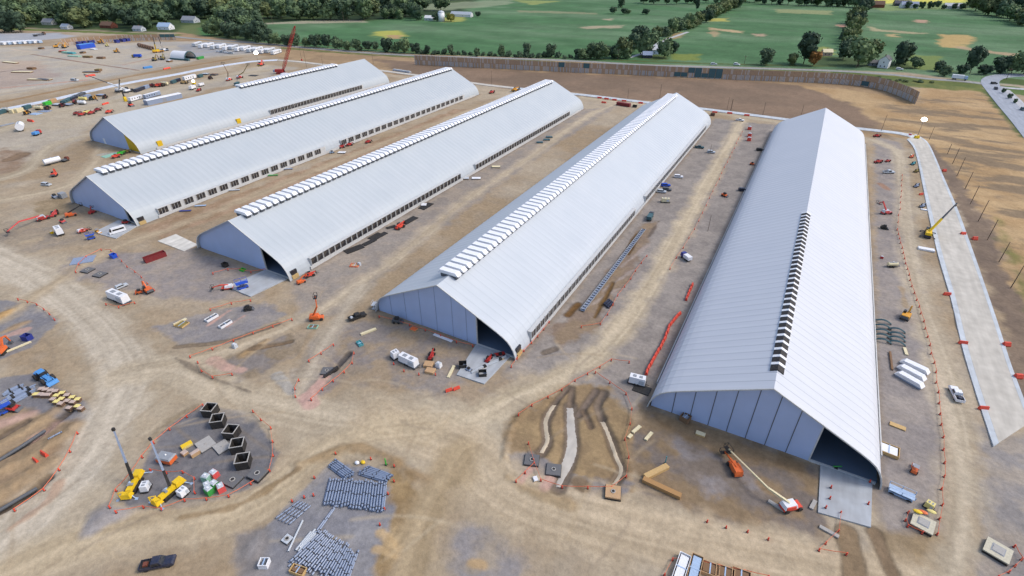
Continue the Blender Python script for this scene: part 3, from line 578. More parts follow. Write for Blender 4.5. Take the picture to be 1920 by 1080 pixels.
def hall(i, label, vents, wins, winspec, seams, door, extras=None):
    x0, f, b = BX[i], BF[i], BB[i]; L = b-f
    root = link("membrane_hall", None); root.location = (x0, f, 0); tag(root, label, "hall", "long white membrane halls")
    prof = [(-u, z) for u, z in PROF[::-1]]+PROF[1:]; n = len(prof); nb = int(round(L/3.05)); ys = []
    for k in range(nb):
        for t in (0, .12, .5, .88): ys.append((k+t)*L/nb)
    ys.append(L); m = MB(); vs = []
    for j, y in enumerate(ys):
        t = (y*nb/L) % 1.0; sag = .10*(4*t*(1-t)) if y < L else 0
        for u, z in prof:
            q = min(1.0, abs(u)/8.0) if z > 2 else 0.3
            vs.append((u*(1-sag*.006), y, z-sag*q))
    fs = []
    for j in range(len(ys)-1):
        for k in range(n-1):
            fs.append((j*n+k, (j+1)*n+k, (j+1)*n+k+1, j*n+k+1))
    m.quadmesh(vs, fs)
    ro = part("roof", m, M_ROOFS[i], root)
    tr = MB()                                   # the front edge trim: a rolled hem
    for e in (0.0,):
        for (u, z), (u2, z2) in zip(prof[:-1], prof[1:]): tr.beam((u, e, z-.05), (u2, e, z2-.05), .30, .30)
    part("roof_edge", tr, M_RAIL, ro)
    def gable(y0, u0, u1, name, M):
        us = sorted(set([u0, u1]+[p[0] for p in prof if u0 < p[0] < u1])); k = len(us); g = MB()
        fr = [(u, y0, -1.0) for u in us]+[(u, y0, pz(u)-.12) for u in us[::-1]]; bk = [(a, y0+.3, c) for a, _, c in fr]; N = len(fr)
        fs = []
        for q in range(k-1):
            fs.append((q, q+1, N-2-q, N-1-q)); fs.append((N+q, N+N-1-q, N+N-2-q, N+q+1))
        for q in range(N): fs.append((q, q+N, (q+1) % N+N, (q+1) % N))
        g.quadmesh(fr+bk, fs); return part(name, g, M, root)
    gw = gable(.9, -25.4, door, "gable_wall", M_GABLE)
    gable(L-1.0, -25.4, 25.4, "rear_gable", M_GABLE)
    if seams:
        for u in seams: part("panel_seam", MB().box(u-.09, u+.09, .83, .9, -.9, pz(u)-.3), M_SEAM if i == 4 else M_SEAM2, gw)
    part("door_frame", MB().box(door, door+.3, .85, 1.3, -.8, pz(door)-.3).box(door+.3, 25.1, .75, 1.3, -.6, .42), M_RAIL, root)
    part("floor", MB().box(-25.5, 25.4, 1.35, L-1.1, -.6, .36), M_INT, root)
    part("base_wall", MB().box(26.16, 26.42, 9.5, L-6, -.8, 1.25).box(-26.42, -26.16, 9.5, L-6, -.8, .9), M_RAIL, root)
    if i in (1, 2, 3): part("corner_hatch", MB().box(25.2, 25.85, 1.2, 3.8, 1.5, 3.2), M_WIN, root)
    if i in (1, 2, 3): part("hatch_board", MB().box(25.75, 26.25, 1.1, 3.9, -.2, 1.45), M_TANP, root)
    for (y0, y1, kind) in vents:
        y = y0-f
        while y < y1-f-2.5:
            if kind == 'cap':
                o = link("ridge_vent", ME_CAP, root); o.location = (-.3, y, HH+.45); c = link("vent_curb", ME_CURB, o)
            else:
                o = link("ridge_vent", ME_RIB, root); o.location = (0, y, HH); c = link("vent_throat", ME_THR, o)
            y += 3.1
    if winspec:
        w, h, zz, per, mull = winspec; g, fr = win_mesh(w, h, mull)
        rec = MB()
        for (y0, y1) in wins:
            rec.box(25.0, 26.08, y0-f-.3, y1-f+.3, 1.2, zz+h+.15)
            y = y0-f
            while y < y1-f-w*.6:
                o = link("side_window", g, root); o.location = (26.2, y, zz); q = link("window_frame", fr, o); y += per
        part("window_wall", rec, M_RAIL, root)
    if extras: extras(root, f, L)
    return root
def ex1(root, f, L):
    us = [13.5, 15.2, 17, 20, 22, 23.4, 24.4, 25.0]; g = MB(); N = len(us); fr = [(u, .8, -.6) for u in us]+[(u, .8, pz(u)-.25) for u in us[::-1]]
    fr2 = [(a, 1.25, c) for a, _, c in fr]; M_ = len(fr); g.quadmesh(fr+fr2, [(q, q+1, M_-2-q, M_-1-q) for q in range(N-1)]+[(q, q+M_, (q+1) % M_+M_, (q+1) % M_) for q in range(M_)])
    part("unclad_panel", g, M_YELL, root)
    part("yellow_hatch", MB().box(24.6, 25.9, 11, 14, 1.2, 4.2), M_YELL, root); part("yellow_hatch", MB().box(24.6, 25.9, 66, 69, 1.4, 4.4), M_YELL, root)
    part("gable_door", MB().box(-13, -11, .8, .9, 0, 3.5), M_VENT, root)
WEX = [-20, -15.5, -11, -6.6, -2.2, 2.2, 6.8]
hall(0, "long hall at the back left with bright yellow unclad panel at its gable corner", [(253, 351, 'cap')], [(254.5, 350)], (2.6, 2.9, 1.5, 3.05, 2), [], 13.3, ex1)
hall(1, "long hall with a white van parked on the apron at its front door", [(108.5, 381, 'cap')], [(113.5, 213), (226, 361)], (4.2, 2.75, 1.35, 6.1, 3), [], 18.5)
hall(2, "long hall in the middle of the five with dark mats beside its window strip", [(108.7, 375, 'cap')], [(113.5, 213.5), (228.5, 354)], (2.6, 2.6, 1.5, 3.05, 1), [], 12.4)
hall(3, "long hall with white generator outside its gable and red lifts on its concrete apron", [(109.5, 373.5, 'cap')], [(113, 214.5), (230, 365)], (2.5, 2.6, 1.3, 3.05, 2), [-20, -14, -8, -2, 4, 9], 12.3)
hall(4, "largest nearest hall at the right with black open ridge slots instead of white caps", [(110.5, 211, 'open')], [], None, WEX, 11.6)

# ------------------------------------------------------------------ vegetation
def leaf_mat(name, dark, light):
    M = bpy.data.materials.new(name); M.use_nodes = True; n = M.node_tree.nodes; L = M.node_tree.links; b = n["Principled BSDF"]
    tc = n.new("ShaderNodeTexCoord"); nz = n.new("ShaderNodeTexNoise"); nz.inputs["Scale"].default_value = 3.2; nz.inputs["Detail"].default_value = 4; L.new(tc.outputs["Object"], nz.inputs["Vector"])
    oi = n.new("ShaderNodeObjectInfo"); ad = n.new("ShaderNodeMath"); ad.operation = 'MULTIPLY_ADD'; ad.inputs[1].default_value = .38; L.new(oi.outputs["Random"], ad.inputs[0]); L.new(nz.outputs[0], ad.inputs[2])
    rp = n.new("ShaderNodeValToRGB"); e = rp.color_ramp.elements; e[0].position = .45; e[1].position = .92; e[0].color = (*dark, 1); e[1].color = (*light, 1); L.new(ad.outputs[0], rp.inputs[0]); L.new(rp.outputs[0], b.inputs["Base Color"])
    b.inputs["Roughness"].default_value = .8; b.inputs["Specular IOR Level"].default_value = .15
    MATS[name] = M; return M
LEAF = {'green': leaf_mat("leaf_green", (.055, .092, .054), (.145, .205, .095)), 'dark': leaf_mat("leaf_dark", (.032, .056, .038), (.088, .132, .076)),
        'olive': leaf_mat("leaf_olive", (.065, .09, .042), (.16, .19, .08)), 'yellow': leaf_mat("leaf_yellow", (.11, .12, .025), (.22, .21, .05)), 'orange': leaf_mat("leaf_orange", (.13, .07, .025), (.30, .14, .04))}
M_BARK = mat("bark", (92, 78, 64), .95)
def crown_mesh(seed, kind, squash=.8, n=620, conic=0.0):
    r = random.Random(seed); m = MB(); lobes = []
    for k in range(15):
        a = r.uniform(0, 6.283); u = r.uniform(.1, .62); h = r.uniform(-.45, .75)
        sc = 1-conic*max(0, (h+.4)/1.2)
        lobes.append((math.cos(a)*u*sc, math.sin(a)*u*sc, h*squash, r.uniform(.28, .46)*sc))
    lobes.append((0, 0, .1, .6))
    for cx, cy, cz, rad in lobes: m.ball((cx, cy, cz), rad*.78, n=7, mrows=5)
    for k in range(n):
        cx, cy, cz, rad = lobes[r.randrange(len(lobes))]
        v = Vector((r.gauss(0, 1), r.gauss(0, 1), r.gauss(.25, 1))).normalized()
        p = Vector((cx, cy, cz))+v*rad*r.uniform(.8, 1.12); s_ = r.uniform(.05, .11)
        t = (v+Vector((r.gauss(0, .6), r.gauss(0, .6), r.gauss(0, .6)))).normalized(); a = t.cross(Vector((r.gauss(0, 1), r.gauss(0, 1), r.gauss(0, 1)))).normalized(); b = t.cross(a)
        m.quadmesh([p-a*s_-b*s_*.6, p+a*s_*.9-b*s_, p+a*s_+b*s_*.7, p-a*s_*.7+b*s_], [(0, 1, 2, 3)])
    return m.mesh("crown", LEAF[kind])
def trunk_mesh():
    m = MB(); m.tube([(0, 0, -.3), (0.02, 0, .35), (0, .03, .75), (.02, 0, 1.15)], .05, 7, .02)
    for a in (0.3, 2.2, 4.3): m.tube([(0, 0, .55), (math.cos(a)*.3, math.sin(a)*.3, 1.0)], .022, 5, .01)
    return m.mesh("trunk", M_BARK)
CROWNS = {k: [crown_mesh(i*7+len(k), k, .8 if i % 2 else 1.0) for i in range(3)] for k in LEAF}
CROWN_TALL = [crown_mesh(91+i, 'dark', 1.6, 500, .55) for i in range(2)]
BUSH = {k: crown_mesh(40+len(k), k, .6, 380) for k in ('dark', 'green', 'olive')}
TRUNK = trunk_mesh()
def tree(px, py, wpx, hk=1.0, kind='green', label=None, group=None, name="tree", loc=None, wm=None):
    p = G(px, py) if loc is None else loc
    w = wpx*MPP(px, py)*.5 if wm is None else wm
    root = link(name, None); z = hz(p[0], p[1]) if math.hypot(*p) < 700 else 0
    root.location = (p[0], p[1], z-.1); root.rotation_euler = (0, 0, rng.uniform(0, 6.28))
    if name == "bush":
        o = link("crown", BUSH[kind], root); o.scale = (w, w, w*hk*1.2); o.location = (0, 0, w*hk*.5); t = link("stem", TRUNK, root); t.scale = (w*.5, w*.5, w*hk*.6)
    else:
        c = rng.choice(CROWN_TALL) if kind == 'tall' else rng.choice(CROWNS[kind])
        o = link("crown", c, root); o.scale = (w, w, w*hk); o.location = (0, 0, w*hk*.86); t = link("trunk", TRUNK, root); t.scale = (w, w, w*hk)
    return tag(root, label, "tree" if name == "tree" else "bush", group)
# the wood behind the yards, top left
row_y = [60, 52, 44, 36, 28, 20, 12, 4]
for ry in row_y:
    x = -30+rng.uniform(0, 20)
    while x < 850:
        edge = 62 if x < 330 else (52 if x < 420 else (66 if x < 485 else (40 if x < 700 else 26)))
        yy = ry+(x/330 if x < 330 else 0)+rng.uniform(-2, 2); wpx = rng.uniform(34, 46)*(1.0 if ry > 20 else .9)
        ok = yy < edge and not (345 < x < 400 and 40 < yy < 70) and not (60 < x < 130 and yy > 52) and not (700 < x < 860 and ry < 8 and rng.random() < .6) and not (300 < x < 322 and yy > 46)
        for hx, hy in ((312, 55), (358, 42), (95, 46), (126, 54), (205, 52), (262, 58)):
            if abs(x-hx) < 24 and hy-3 < yy < hy+22: ok = False
        if ok:
            k = rng.choices(['green', 'dark', 'olive', 'yellow'], [6, 4, 2, .35])[0]
            if yy < 14 and x > 480 and rng.random() < .3: ok = False
            else: tree(x, yy, wpx*1.1, rng.uniform(.75, 1.0), k, "rounded %s tree in the wood behind the yards" % {'green': 'mid green', 'dark': 'dark green', 'olive': 'olive green', 'yellow': 'yellowing'}[k], "%s trees of the wood" % k)
        x += wpx*(.74 if ry > 20 else .95)
def hedge(pts, n, w, kinds, label, group, jit=3, hk=.9, name="tree"):
    P = resample([np.array(p) for p in pts], n)
    for (x, y) in P: tree(x+rng.uniform(-jit, jit), y+rng.uniform(-1.2, 1.2), rng.uniform(*w), rng.uniform(.8, 1.15)*hk, rng.choice(kinds), label, group, name)
hedge([(398, 66), (440, 72), (490, 79)], 7, (30, 42), ['dark', 'dark', 'green'], "dark tree clump between the site trailers and the green field", "dark trees above the site trailers")
hedge([(485, 80), (560, 87), (640, 93), (780, 101)], 17, (18, 30), ['dark', 'dark', 'green'], "dark hedgerow tree along the country road, left stretch", "hedgerow trees along the left stretch of road")
hedge([(790, 101), (900, 104), (1080, 110)], 26, (10, 18), ['dark'], "low dark hedge bush along the country road", "low hedge bushes along the road", 3, .8, "bush")
hedge([(800, 101), (850, 103), (870, 104), (948, 106), (1033, 107), (1058, 109), (1080, 109)], 7, (14, 22), ['green', 'dark'], "taller tree standing out of the low roadside hedge", "taller trees in the low hedge", 2, 1.2)
hedge([(1095, 110), (1130, 110), (1170, 111)], 7, (26, 36), ['green', 'green', 'dark'], "green tree in the thicket where the field hedge meets the road", "trees of the roadside thicket")
for x, y, w, h, k in [(1168, 109, 44, 1.0, 'olive'), (1212, 104, 48, 1.0, 'green'), (1186, 96, 36, 1, 'dark'), (1200, 90, 40, 1, 'dark'), (1245, 108, 40, 1.0, 'green'), (1262, 100, 26, .9, 'dark')]:
    tree(x, y, w, h, k, "large tree close to the blue-white farmhouse by the road", "large trees round the roadside farmhouse")
hedge([(1225, 78), (1265, 62), (1300, 50), (1330, 37), (1360, 24), (1385, 12), (1395, 2), (1400, -4)], 26, (22, 32), ['green', 'dark', 'olive'], "tree of the hedge running diagonally between the two green fields", "trees of the diagonal field hedge", 4)
hedge([(1585, 92), (1590, 70), (1598, 52), (1605, 38), (1610, 26)], 15, (26, 36), ['green', 'dark', 'dark', 'olive'], "tree of the hedge running straight up the right hand field", "trees of the straight field hedge", 10)
for x, y, w, h, k, lab in [(1506, 120, 54, 1.05, 'dark', "large dark round tree west of the white farmhouse"), (1524, 124, 28, 1.0, 'orange', "small tree with orange autumn leaves"), (1484, 122, 24, .9, 'olive', "small olive tree at the foot of the large dark tree"),
      (1436, 122, 34, .9, 'dark', "dark tree alone by the road between farm and hedge"), (1580, 112, 40, 1, 'dark', "dark tree left of the big willow-green tree"), (1608, 124, 62, .95, 'green', "big willow-green tree left of the white farmhouse"),
      (1636, 106, 36, 1.0, 'olive', "yellow-green tree behind the white farmhouse"), (1684, 122, 44, 1.0, 'dark', "dark tree right of the white farmhouse"), (1690, 118, 36, .9, 'dark', "second dark tree right of the white farmhouse"),
      (1714, 128, 30, .8, 'green', "low round tree on the farm lawn"), (1758, 134, 28, .75, 'dark', "round dark bush-like tree on the lawn edge"), (1770, 143, 26, .8, 'green', "green shrub-like tree beside the roadside lawn"),
      (1818, 138, 40, 1.25, 'dark', "tall dark tree left of the junction"), (1800, 142, 26, .8, 'dark', "short dark tree at the left of the junction hedge"), (1845, 140, 28, .7, 'dark', "low dark tree behind the junction"), (1872, 138, 36, .9, 'dark', "dark tree behind the highway bend"),
      (1896, 138, 40, 1.0, 'green', "green tree right of the highway bend"), (1918, 140, 40, 1.1, 'olive', "olive tree at the right edge by the highway"), (1165, 14, 22, 1.0, 'dark', "single round dark tree standing in the green field"),
      (1150, 26, 18, .7, 'dark', "left bush of the field clump"), (1170, 27, 16, .7, 'dark', "middle bush of the field clump"), (1178, 26, 14, .6, 'green', "small bush beside the field clump"), (1210, 27, 18, .6, 'dark', "right bush of the field clump"), (1306, 20, 10, 2.0, 'dark', "narrow dark tree at the field edge near the diagonal hedge"),
      (690, 34, 22, .9, 'olive', "olive tree at the end of the wood"), (750, 36, 22, .9, 'green', "green tree beside the wood's corner"), (782, 38, 30, .9, 'dark', "dark tree left of the white silo"), (820, 40, 20, .8, 'dark', "dark tree in front of the silo"), (845, 40, 22, .7, 'yellow', "yellowing tree right of the silo"), (896, 32, 14, .7, 'dark', "small round bush alone in the field right of the silo")]:
    tree(x, y, w, h, k, lab)
hedge([(790, 34), (760, 30), (720, 36)], 9, (22, 34), ['dark', 'green'], "tree of the dark belt left of the silo", "trees of the belt left of the silo", 8)
hedge([(1210, 6), (1260, 9), (1330, 6), (1385, 4)], 10, (22, 30), ['dark'], "dark tree on the far edge of the green field", "trees on the far field edge", 4)
hedge([(1395, 3), (1440, 8), (1500, 10), (1560, 12), (1615, 14)], 14, (24, 34), ['dark', 'dark', 'green'], "dark tree of the wood edge above the middle right field", "wood edge above the middle right field", 4)
hedge([(1830, 20), (1850, 28), (1880, 34), (1925, 50)], 10, (34, 48), ['green', 'dark', 'olive'], "tree of the wood at the top right corner", "wood at the top right", 8)
hedge([(1820, 12), (1880, 18), (1930, 30)], 7, (36, 48), ['dark', 'green'], "tree of the wood at the top right corner", "wood at the top right", 8)
hedge([(1700, 17), (1740, 16), (1800, 18)], 8, (10, 16), ['dark'], "small tree of the row before the far yellow field", "row before the far yellow field", 4)
hedge([(1590, 143), (1660, 150), (1740, 156)], 16, (8, 14), ['olive', 'green'], "low scrub bush on the rough verge behind the slatted wall", "scrub bushes on the verge", 8, .5, "bush")
hedge([(1880, 176), (1893, 186), (1903, 194)], 3, (7, 10), ['dark', 'green'], "small tree planted along the pale parking strip", "small trees along the parking strip", 1, 1.1)

# ------------------------------------------------------------------ builders of site things (x forward, metres)
def K(*names): return [P_(n) for n in names]
def wheels(lst, r, w): return [("wheel", MB().wheel(x, y, r, w), P_('tyre')) for x, y in lst]
def b_pickup(col, load=None):
    body = MB().box(-2.9, 2.9, -.98, .98, .5, .92, .05, .03).box(.85, 2.85, -.95, .95, .92, 1.16, .1, .1, .25)
    body.box(-2.88, -.75, -.98, -.88, .92, 1.18).box(-2.88, -.75, .88, .98, .92, 1.18).box(-2.9, -2.8, -.98, .98, .92, 1.18)
    cab = MB().box(-.85, 1.25, -.92, .92, 1.12, 1.84, .12, .14, .65)
    gl = MB().hexa([(-.7, -.9, 1.22), (.95, -.9, 1.22), (.95, -.86, 1.22), (-.7, -.86, 1.22)], [(-.66, -.83, 1.72), (.58, -.83, 1.72), (.58, -.78, 1.72), (-.66, -.78, 1.72)])
    g = MB().box(-.68, .9, -.945, .945, 1.2, 1.66, .06, .1, .42)
    ws = MB(); ws.quadmesh([(1.27, -.8, 1.2), (1.27, .8, 1.2), (.68, .7, 1.8), (.68, -.7, 1.8)], [(0, 1, 2, 3)])
    out = [("body", body, P_(col)), ("cab", cab, P_(col)), ("side_glass", g, P_('glass')), ("windshield", ws, P_('glass')), ("bed_floor", MB().box(-2.78, -.86, -.87, .87, .9, .97), P_('black'))]
    if load: out.append(("bed_load", MB().box(-2.3, -1.5, -.5, .4, .98, 1.35, .05, .05), P_(load)))
    return out+wheels([(1.9, .82), (1.9, -.82), (-1.8, .82), (-1.8, -.82)], .4, .28)
def b_suv(col):
    return [("body", MB().box(-2.4, 2.4, -.95, .95, .4, 1.0, .05, .04).box(-2.35, 1.1, -.92, .92, 1.0, 1.7, .25, .15, .6), P_(col)), ("side_glass", MB().box(-2.1, .85, -.94, .94, 1.08, 1.52, .1, .1, .4), P_('glass')),
            ("windshield", MB().box(.6, 1.12, -.75, .75, 1.03, 1.6, .0, .06, .46), P_('glass'))]+wheels([(1.5, .8), (1.5, -.8), (-1.5, .8), (-1.5, -.8)], .36, .25)
def b_van():
    return [("body", MB().box(-3.1, 2.2, -1.0, 1.0, .45, 2.55, .06, .12, .25).box(2.1, 3.1, -.98, .98, .45, 1.25, 0, .05, .2), P_('white')), ("side_glass", MB().box(-2.6, 1.7, -1.01, 1.01, 1.5, 2.15, .05, .06), P_('glass')),
            ("windshield", MB().box(1.95, 2.7, -.88, .88, 1.25, 2.2, 0, .1, .55), P_('glass'))]+wheels([(2.1, .85), (2.1, -.85), (-2, .85), (-2, -.85)], .38, .26)
def b_genset(L, col='white', base='black', roofcol=None):
    h = 2.2
    return [("base", MB().box(-L/2-.3, L/2+.3, -1.15, 1.15, .25, .6), P_(base)), ("enclosure", MB().box(-L/2, L/2, -1.1, 1.1, .6, h+.5, .12, .14), P_(col)), ("roof_grille", MB().box(-L*.3, -L*.08, -.5, .5, h+.48, h+.58).box(L*.1, L*.3, -.5, .5, h+.48, h+.58), P_('grey')),
            ("side_louvre", MB().box(L*.12, L*.42, -1.12, 1.12, .9, 2.1), P_('silver')), ("tow_bar", MB().beam((L/2, 0, .45), (L/2+1.2, 0, .35), .14), P_('black'))]+wheels([(-.5, 1.1), (-.5, -1.1), (.4, 1.1), (.4, -1.1)], .38, .25)
def b_compressor():
    return [("body", MB().box(-1.9, 1.9, -1.1, 1.1, .45, 1.7), P_('orange')), ("lid", MB().box(-2.0, 2.0, -1.2, 1.2, 1.7, 2.1, .25, .2), P_('grey')), ("lamp_dome", MB().ball((.1, .1, 2.15), .22), P_('white')), ("tow_bar", MB().beam((1.9, 0, .5), (3.0, 0, .4), .12), P_('black'))]+wheels([(-.3, 1.1), (-.3, -1.1)], .38, .25)
def b_rig(boom, up):
    """yellow compact lifting machine; boom tip given in its own frame"""
    root = (-.6, 0, 2.0); tip = boom; mid = [root[i]+(tip[i]-root[i])*.34 for i in range(3)]
    body = MB().box(-3.6, -1.2, -.85, .85, .7, 1.9, .3, .15).box(-1.4, 2.2, -.6, .6, .7, 1.5, .1, .1).box(2.0, 3.6, -1.05, 1.05, .5, 1.5, .3, .2)
    cage = MB()
    for y in (-.9, .9): cage.beam((2.2, y, 1.5), (3.5, y, 2.6), .12); cage.beam((3.5, y, .6), (3.5, y, 2.6), .12)
    cage.beam((3.5, -.9, 2.6), (3.5, .9, 2.6), .12)
    legs = [("outrigger", MB().beam((x, y*.6, .8), (x*1.25, y*1.9, .06), .16).box(x*1.25-.3, x*1.25+.3, y*1.9-.3, y*1.9+.3, 0, .1), P_('ltblue')) for x in (-3, 2.6) for y in (-1, 1)]
    return [("chassis", body, P_('yellow')), ("front_cage", cage, P_('yellow')), ("boom_base", MB().beam(root, mid, .55, .55, .45), P_('black')), ("boom", MB().beam(mid, tip, .4, .4, .26), P_('steel'), [("boom_head", MB().box(tip[0]-.25, tip[0]+.25, tip[1]-.25, tip[1]+.25, tip[2]-.2, tip[2]+.5), P_('black'))]),
            ("winch", MB().tube([(.6, -.5, 1.7), (.6, .5, 1.7)], .3), P_('grey')), ("panel", MB().box(-.2, .9, -.62, -.35, 1.4, 1.8), P_('ltblue'))]+legs+[("track", MB().box(-2.2, 2.0, y-.25, y+.25, .0, .75, .3), P_('black')) for y in (-.95, .95)]
def b_openbox(w, h, t=.22):
    a = w/2; m = MB()
    m.box(-a, a, -a, -a+t, 0, h).box(-a, a, a-t, a, 0, h).box(-a, -a+t, -a+t, a-t, 0, h).box(a-t, a, -a+t, a-t, 0, h).box(-a+t, a-t, -a+t, a-t, .02, .2)
    r = MB(); b = a+.06
    r.box(-b, b, -b, -b+.2, h, h+.12).box(-b, b, b-.2, b, h, h+.12).box(-b, -b+.2, -b+.2, b-.2, h, h+.12).box(b-.2, b, -b+.2, b-.2, h, h+.12)
    lad = MB()
    for k in range(5): lad.box(-.3, .3, a-t-.06, a-t, .4+k*.42, .46+k*.42)
    return [("shell", m, P_('black')), ("rim", r, P_('concrete')), ("ladder", lad, P_('dgrey'))]
def b_slab(w, l, h, col='concrete', hole=.55, edge='black'):
    return [("slab", MB().box(-w/2, w/2, -l/2, l/2, 0, h, .06, .06), P_(col)), ("skirt", MB().box(-w/2-.05, w/2+.05, -l/2-.05, l/2+.05, -.1, h*.55), P_(edge)), ("cover_ring", MB().hollow((0, 0, h-.02), (0, 0, h+.16), hole, .16, 16), P_('concrete')), ("cover", MB().tube([(0, 0, h-.03), (0, 0, h+.06)], hole-.17, 16), P_('black'))]
def b_vault(w, l, h):
    return [("skirt", MB().box(-w/2, w/2, -l/2, l/2, -.2, h*.7), P_('black')), ("lid", MB().box(-w/2-.05, w/2+.05, -l/2-.05, l/2+.05, h*.7, h), P_('stone')), ("hatch", MB().box(-w*.22, w*.22, -l*.2, l*.24, h, h+.12), P_('concrete')), ("hatch_frame", MB().box(-w*.27, w*.27, -l*.25, l*.29, h, h+.05), P_('grey'))]
def b_pallet(top, side='brown', w=1.5, l=1.2, h=1.0):
    return [("stack", MB().box(-w/2, w/2, -l/2, l/2, .16, h), P_(side)), ("cover_sheet", MB().box(-w/2-.02, w/2+.02, -l/2-.02, l/2+.02, h, h+.09, .08, .06), P_(top)), ("pallet_base", MB().box(-w/2, w/2, -l/2, -l/2+.12, 0, .16).box(-w/2, w/2, l/2-.12, l/2, 0, .16).box(-w/2, w/2, -.06, .06, 0, .16), P_('wood'))]
def b_tote(col):
    return [("tank", MB().box(-.7, .7, -.6, .6, .15, 1.25, .05, .05), P_(col)), ("lid", MB().box(-.62, .62, -.52, .52, 1.25, 1.42, .1, .1), P_('silver')), ("cap", MB().tube([(0, 0, 1.4), (0, 0, 1.55)], .2), P_('white')), ("base", MB().box(-.72, .72, -.62, .62, 0, .16), P_(col))]
def b_excavator(col, reach=5.0, cabcol=None):
    t = [("track", MB().box(-1.8, 1.8, y-.3, y+.3, 0, .8, .35), P_('black')) for y in (-1.0, 1.0)]
    return t+[("undercarriage", MB().box(-1, 1, -.9, .9, .35, .85), P_('dgrey')), ("house", MB().box(-2.1, 1.3, -1.25, 1.25, .95, 1.9, .12, .1), P_(col)), ("cab", MB().box(-.2, 1.4, .3, 1.25, 1.0, 2.7, .1, .08, .35), P_('glass')), ("counterweight", MB().box(-2.5, -1.9, -1.2, 1.2, .95, 1.75, .25, .15), P_('dgrey')),
              ("boom", MB().beam((1.0, -.2, 1.6), (reach*.55, -.2, 3.9), .5, .6, .4).beam((reach*.5, -.2, 3.8), (reach*.85, -.2, 3.3), .4, .45, .35), P_(col)), ("stick", MB().beam((reach*.85, -.2, 3.4), (reach, -.2, .9), .34, .4, .28), P_(col)), ("bucket", MB().box(reach-.7, reach+.2, -.7, .3, .1, .95, .2, .05, .05), P_('dgrey'))]
def b_telehandler(col, lift=1.0):
    return [("chassis", MB().box(-2.4, 2.2, -.75, .75, .6, 1.3, .15, .05), P_(col)), ("cab", MB().box(-.8, .8, .1, 1.0, 1.2, 2.4, .15, .1), P_('glass')), ("engine_cover", MB().box(-1.8, .6, -1.05, -.4, .8, 1.6, .15, .1), P_(col)),
            ("boom", MB().beam((-2.0, -.15, 1.8), (2.8, -.15, 1.6+lift), .42, .5, .34), P_(col)), ("fork", MB().box(2.9, 3.1, -.7, .5, .5+lift*.7, 1.7+lift).box(3.1, 4.2, -.6, -.45, .5+lift*.7, .6+lift*.7).box(3.1, 4.2, .25, .4, .5+lift*.7, .6+lift*.7), P_('black'))]+wheels([(1.5, 1.0), (1.5, -1.0), (-1.6, 1.0), (-1.6, -1.0)], .62, .45)
def b_lift(col, tip, elbow=None, mastcol=None, turret='white'):
    """boom lift; elbow and tip (basket) in its own frame"""
    root = (-.7, 0, 1.9); e = elbow or tuple(root[i]+(tip[i]-root[i])*.55 for i in range(3)); mc = mastcol or col
    bx, by, bz = tip; bk = MB().box(bx-.5, bx+.5, by-1.1, by+1.1, bz-.3, bz-.2)
    for x in (-.5, .5):
        for y in (-1.1, 1.1): bk.box(bx+x-.05, bx+x+.05, by+y-.05, by+y+.05, bz-.2, bz+.85)
    for x in (-.5, .5): bk.box(bx+x-.04, bx+x+.04, by-1.1, by+1.1, bz+.8, bz+.88)
    for y in (-1.1, 1.1): bk.box(bx-.5, bx+.5, by+y-.04, by+y+.04, bz+.8, bz+.88)
    return [("chassis", MB().box(-2.2, 2.2, -.95, .95, .45, 1.0, .1, .05), P_(col)), ("turret", MB().box(-2.2, .9, -1.05, 1.05, 1.05, 1.95, .25, .2), P_(turret)), ("engine_cover", MB().box(-1.9, .4, -1.12, -.5, 1.1, 1.8, .1, .05), P_(col)),
            ("boom", MB().beam(root, e, .46, .5, .4), P_(mc)), ("jib", MB().beam(e, tip, .34, .36, .26), P_(mc)), ("basket", bk, P_('black'))]+wheels([(1.55, 1.05), (1.55, -1.05), (-1.55, 1.05), (-1.55, -1.05)], .5, .4)
def b_scissor(col, h=2.2):
    m = MB()
    for k in range(2):
        z0 = .7+k*(h-.9)/2; z1 = .7+(k+1)*(h-.9)/2
        for y in (-.5, .5): m.beam((-1.2, y, z0), (1.2, y, z1), .09); m.beam((1.2, y, z0), (-1.2, y, z1), .09)
    r = MB().box(-1.5, 1.5, -.75, .75, h-.2, h-.08)
    for x in (-1.5, 0, 1.5):
        for y in (-.75, .75): r.box(x-.04, x+.04, y-.04, y+.04, h-.1, h+.95)
    for y in (-.75, .75): r.box(-1.5, 1.5, y-.03, y+.03, h+.9, h+.97)
    return [("chassis", MB().box(-1.4, 1.4, -.7, .7, .25, .7, .05, .03), P_(col)), ("scissor_arm", m, P_('dgrey')), ("platform", r, P_(col))]+wheels([(1, .65), (1, -.65), (-1, .65), (-1, -.65)], .3, .22)
def b_skid(col):
    return [("body", MB().box(-1.6, 1.0, -.75, .75, .4, 1.3, .2, .05), P_(col)), ("cab", MB().box(-.7, .7, -.6, .6, 1.2, 2.1, .12, .08), P_('black')), ("lift_arm", MB().beam((-1.3, -.85, 1.5), (1.4, -.85, .7), .18).beam((-1.3, .85, 1.5), (1.4, .85, .7), .18), P_(col)), ("bucket", MB().box(1.3, 2.0, -.95, .95, .1, .75, 0, 0, .4), P_('dgrey'))]+wheels([(.7, .8), (.7, -.8), (-.8, .8), (-.8, -.8)], .42, .32)
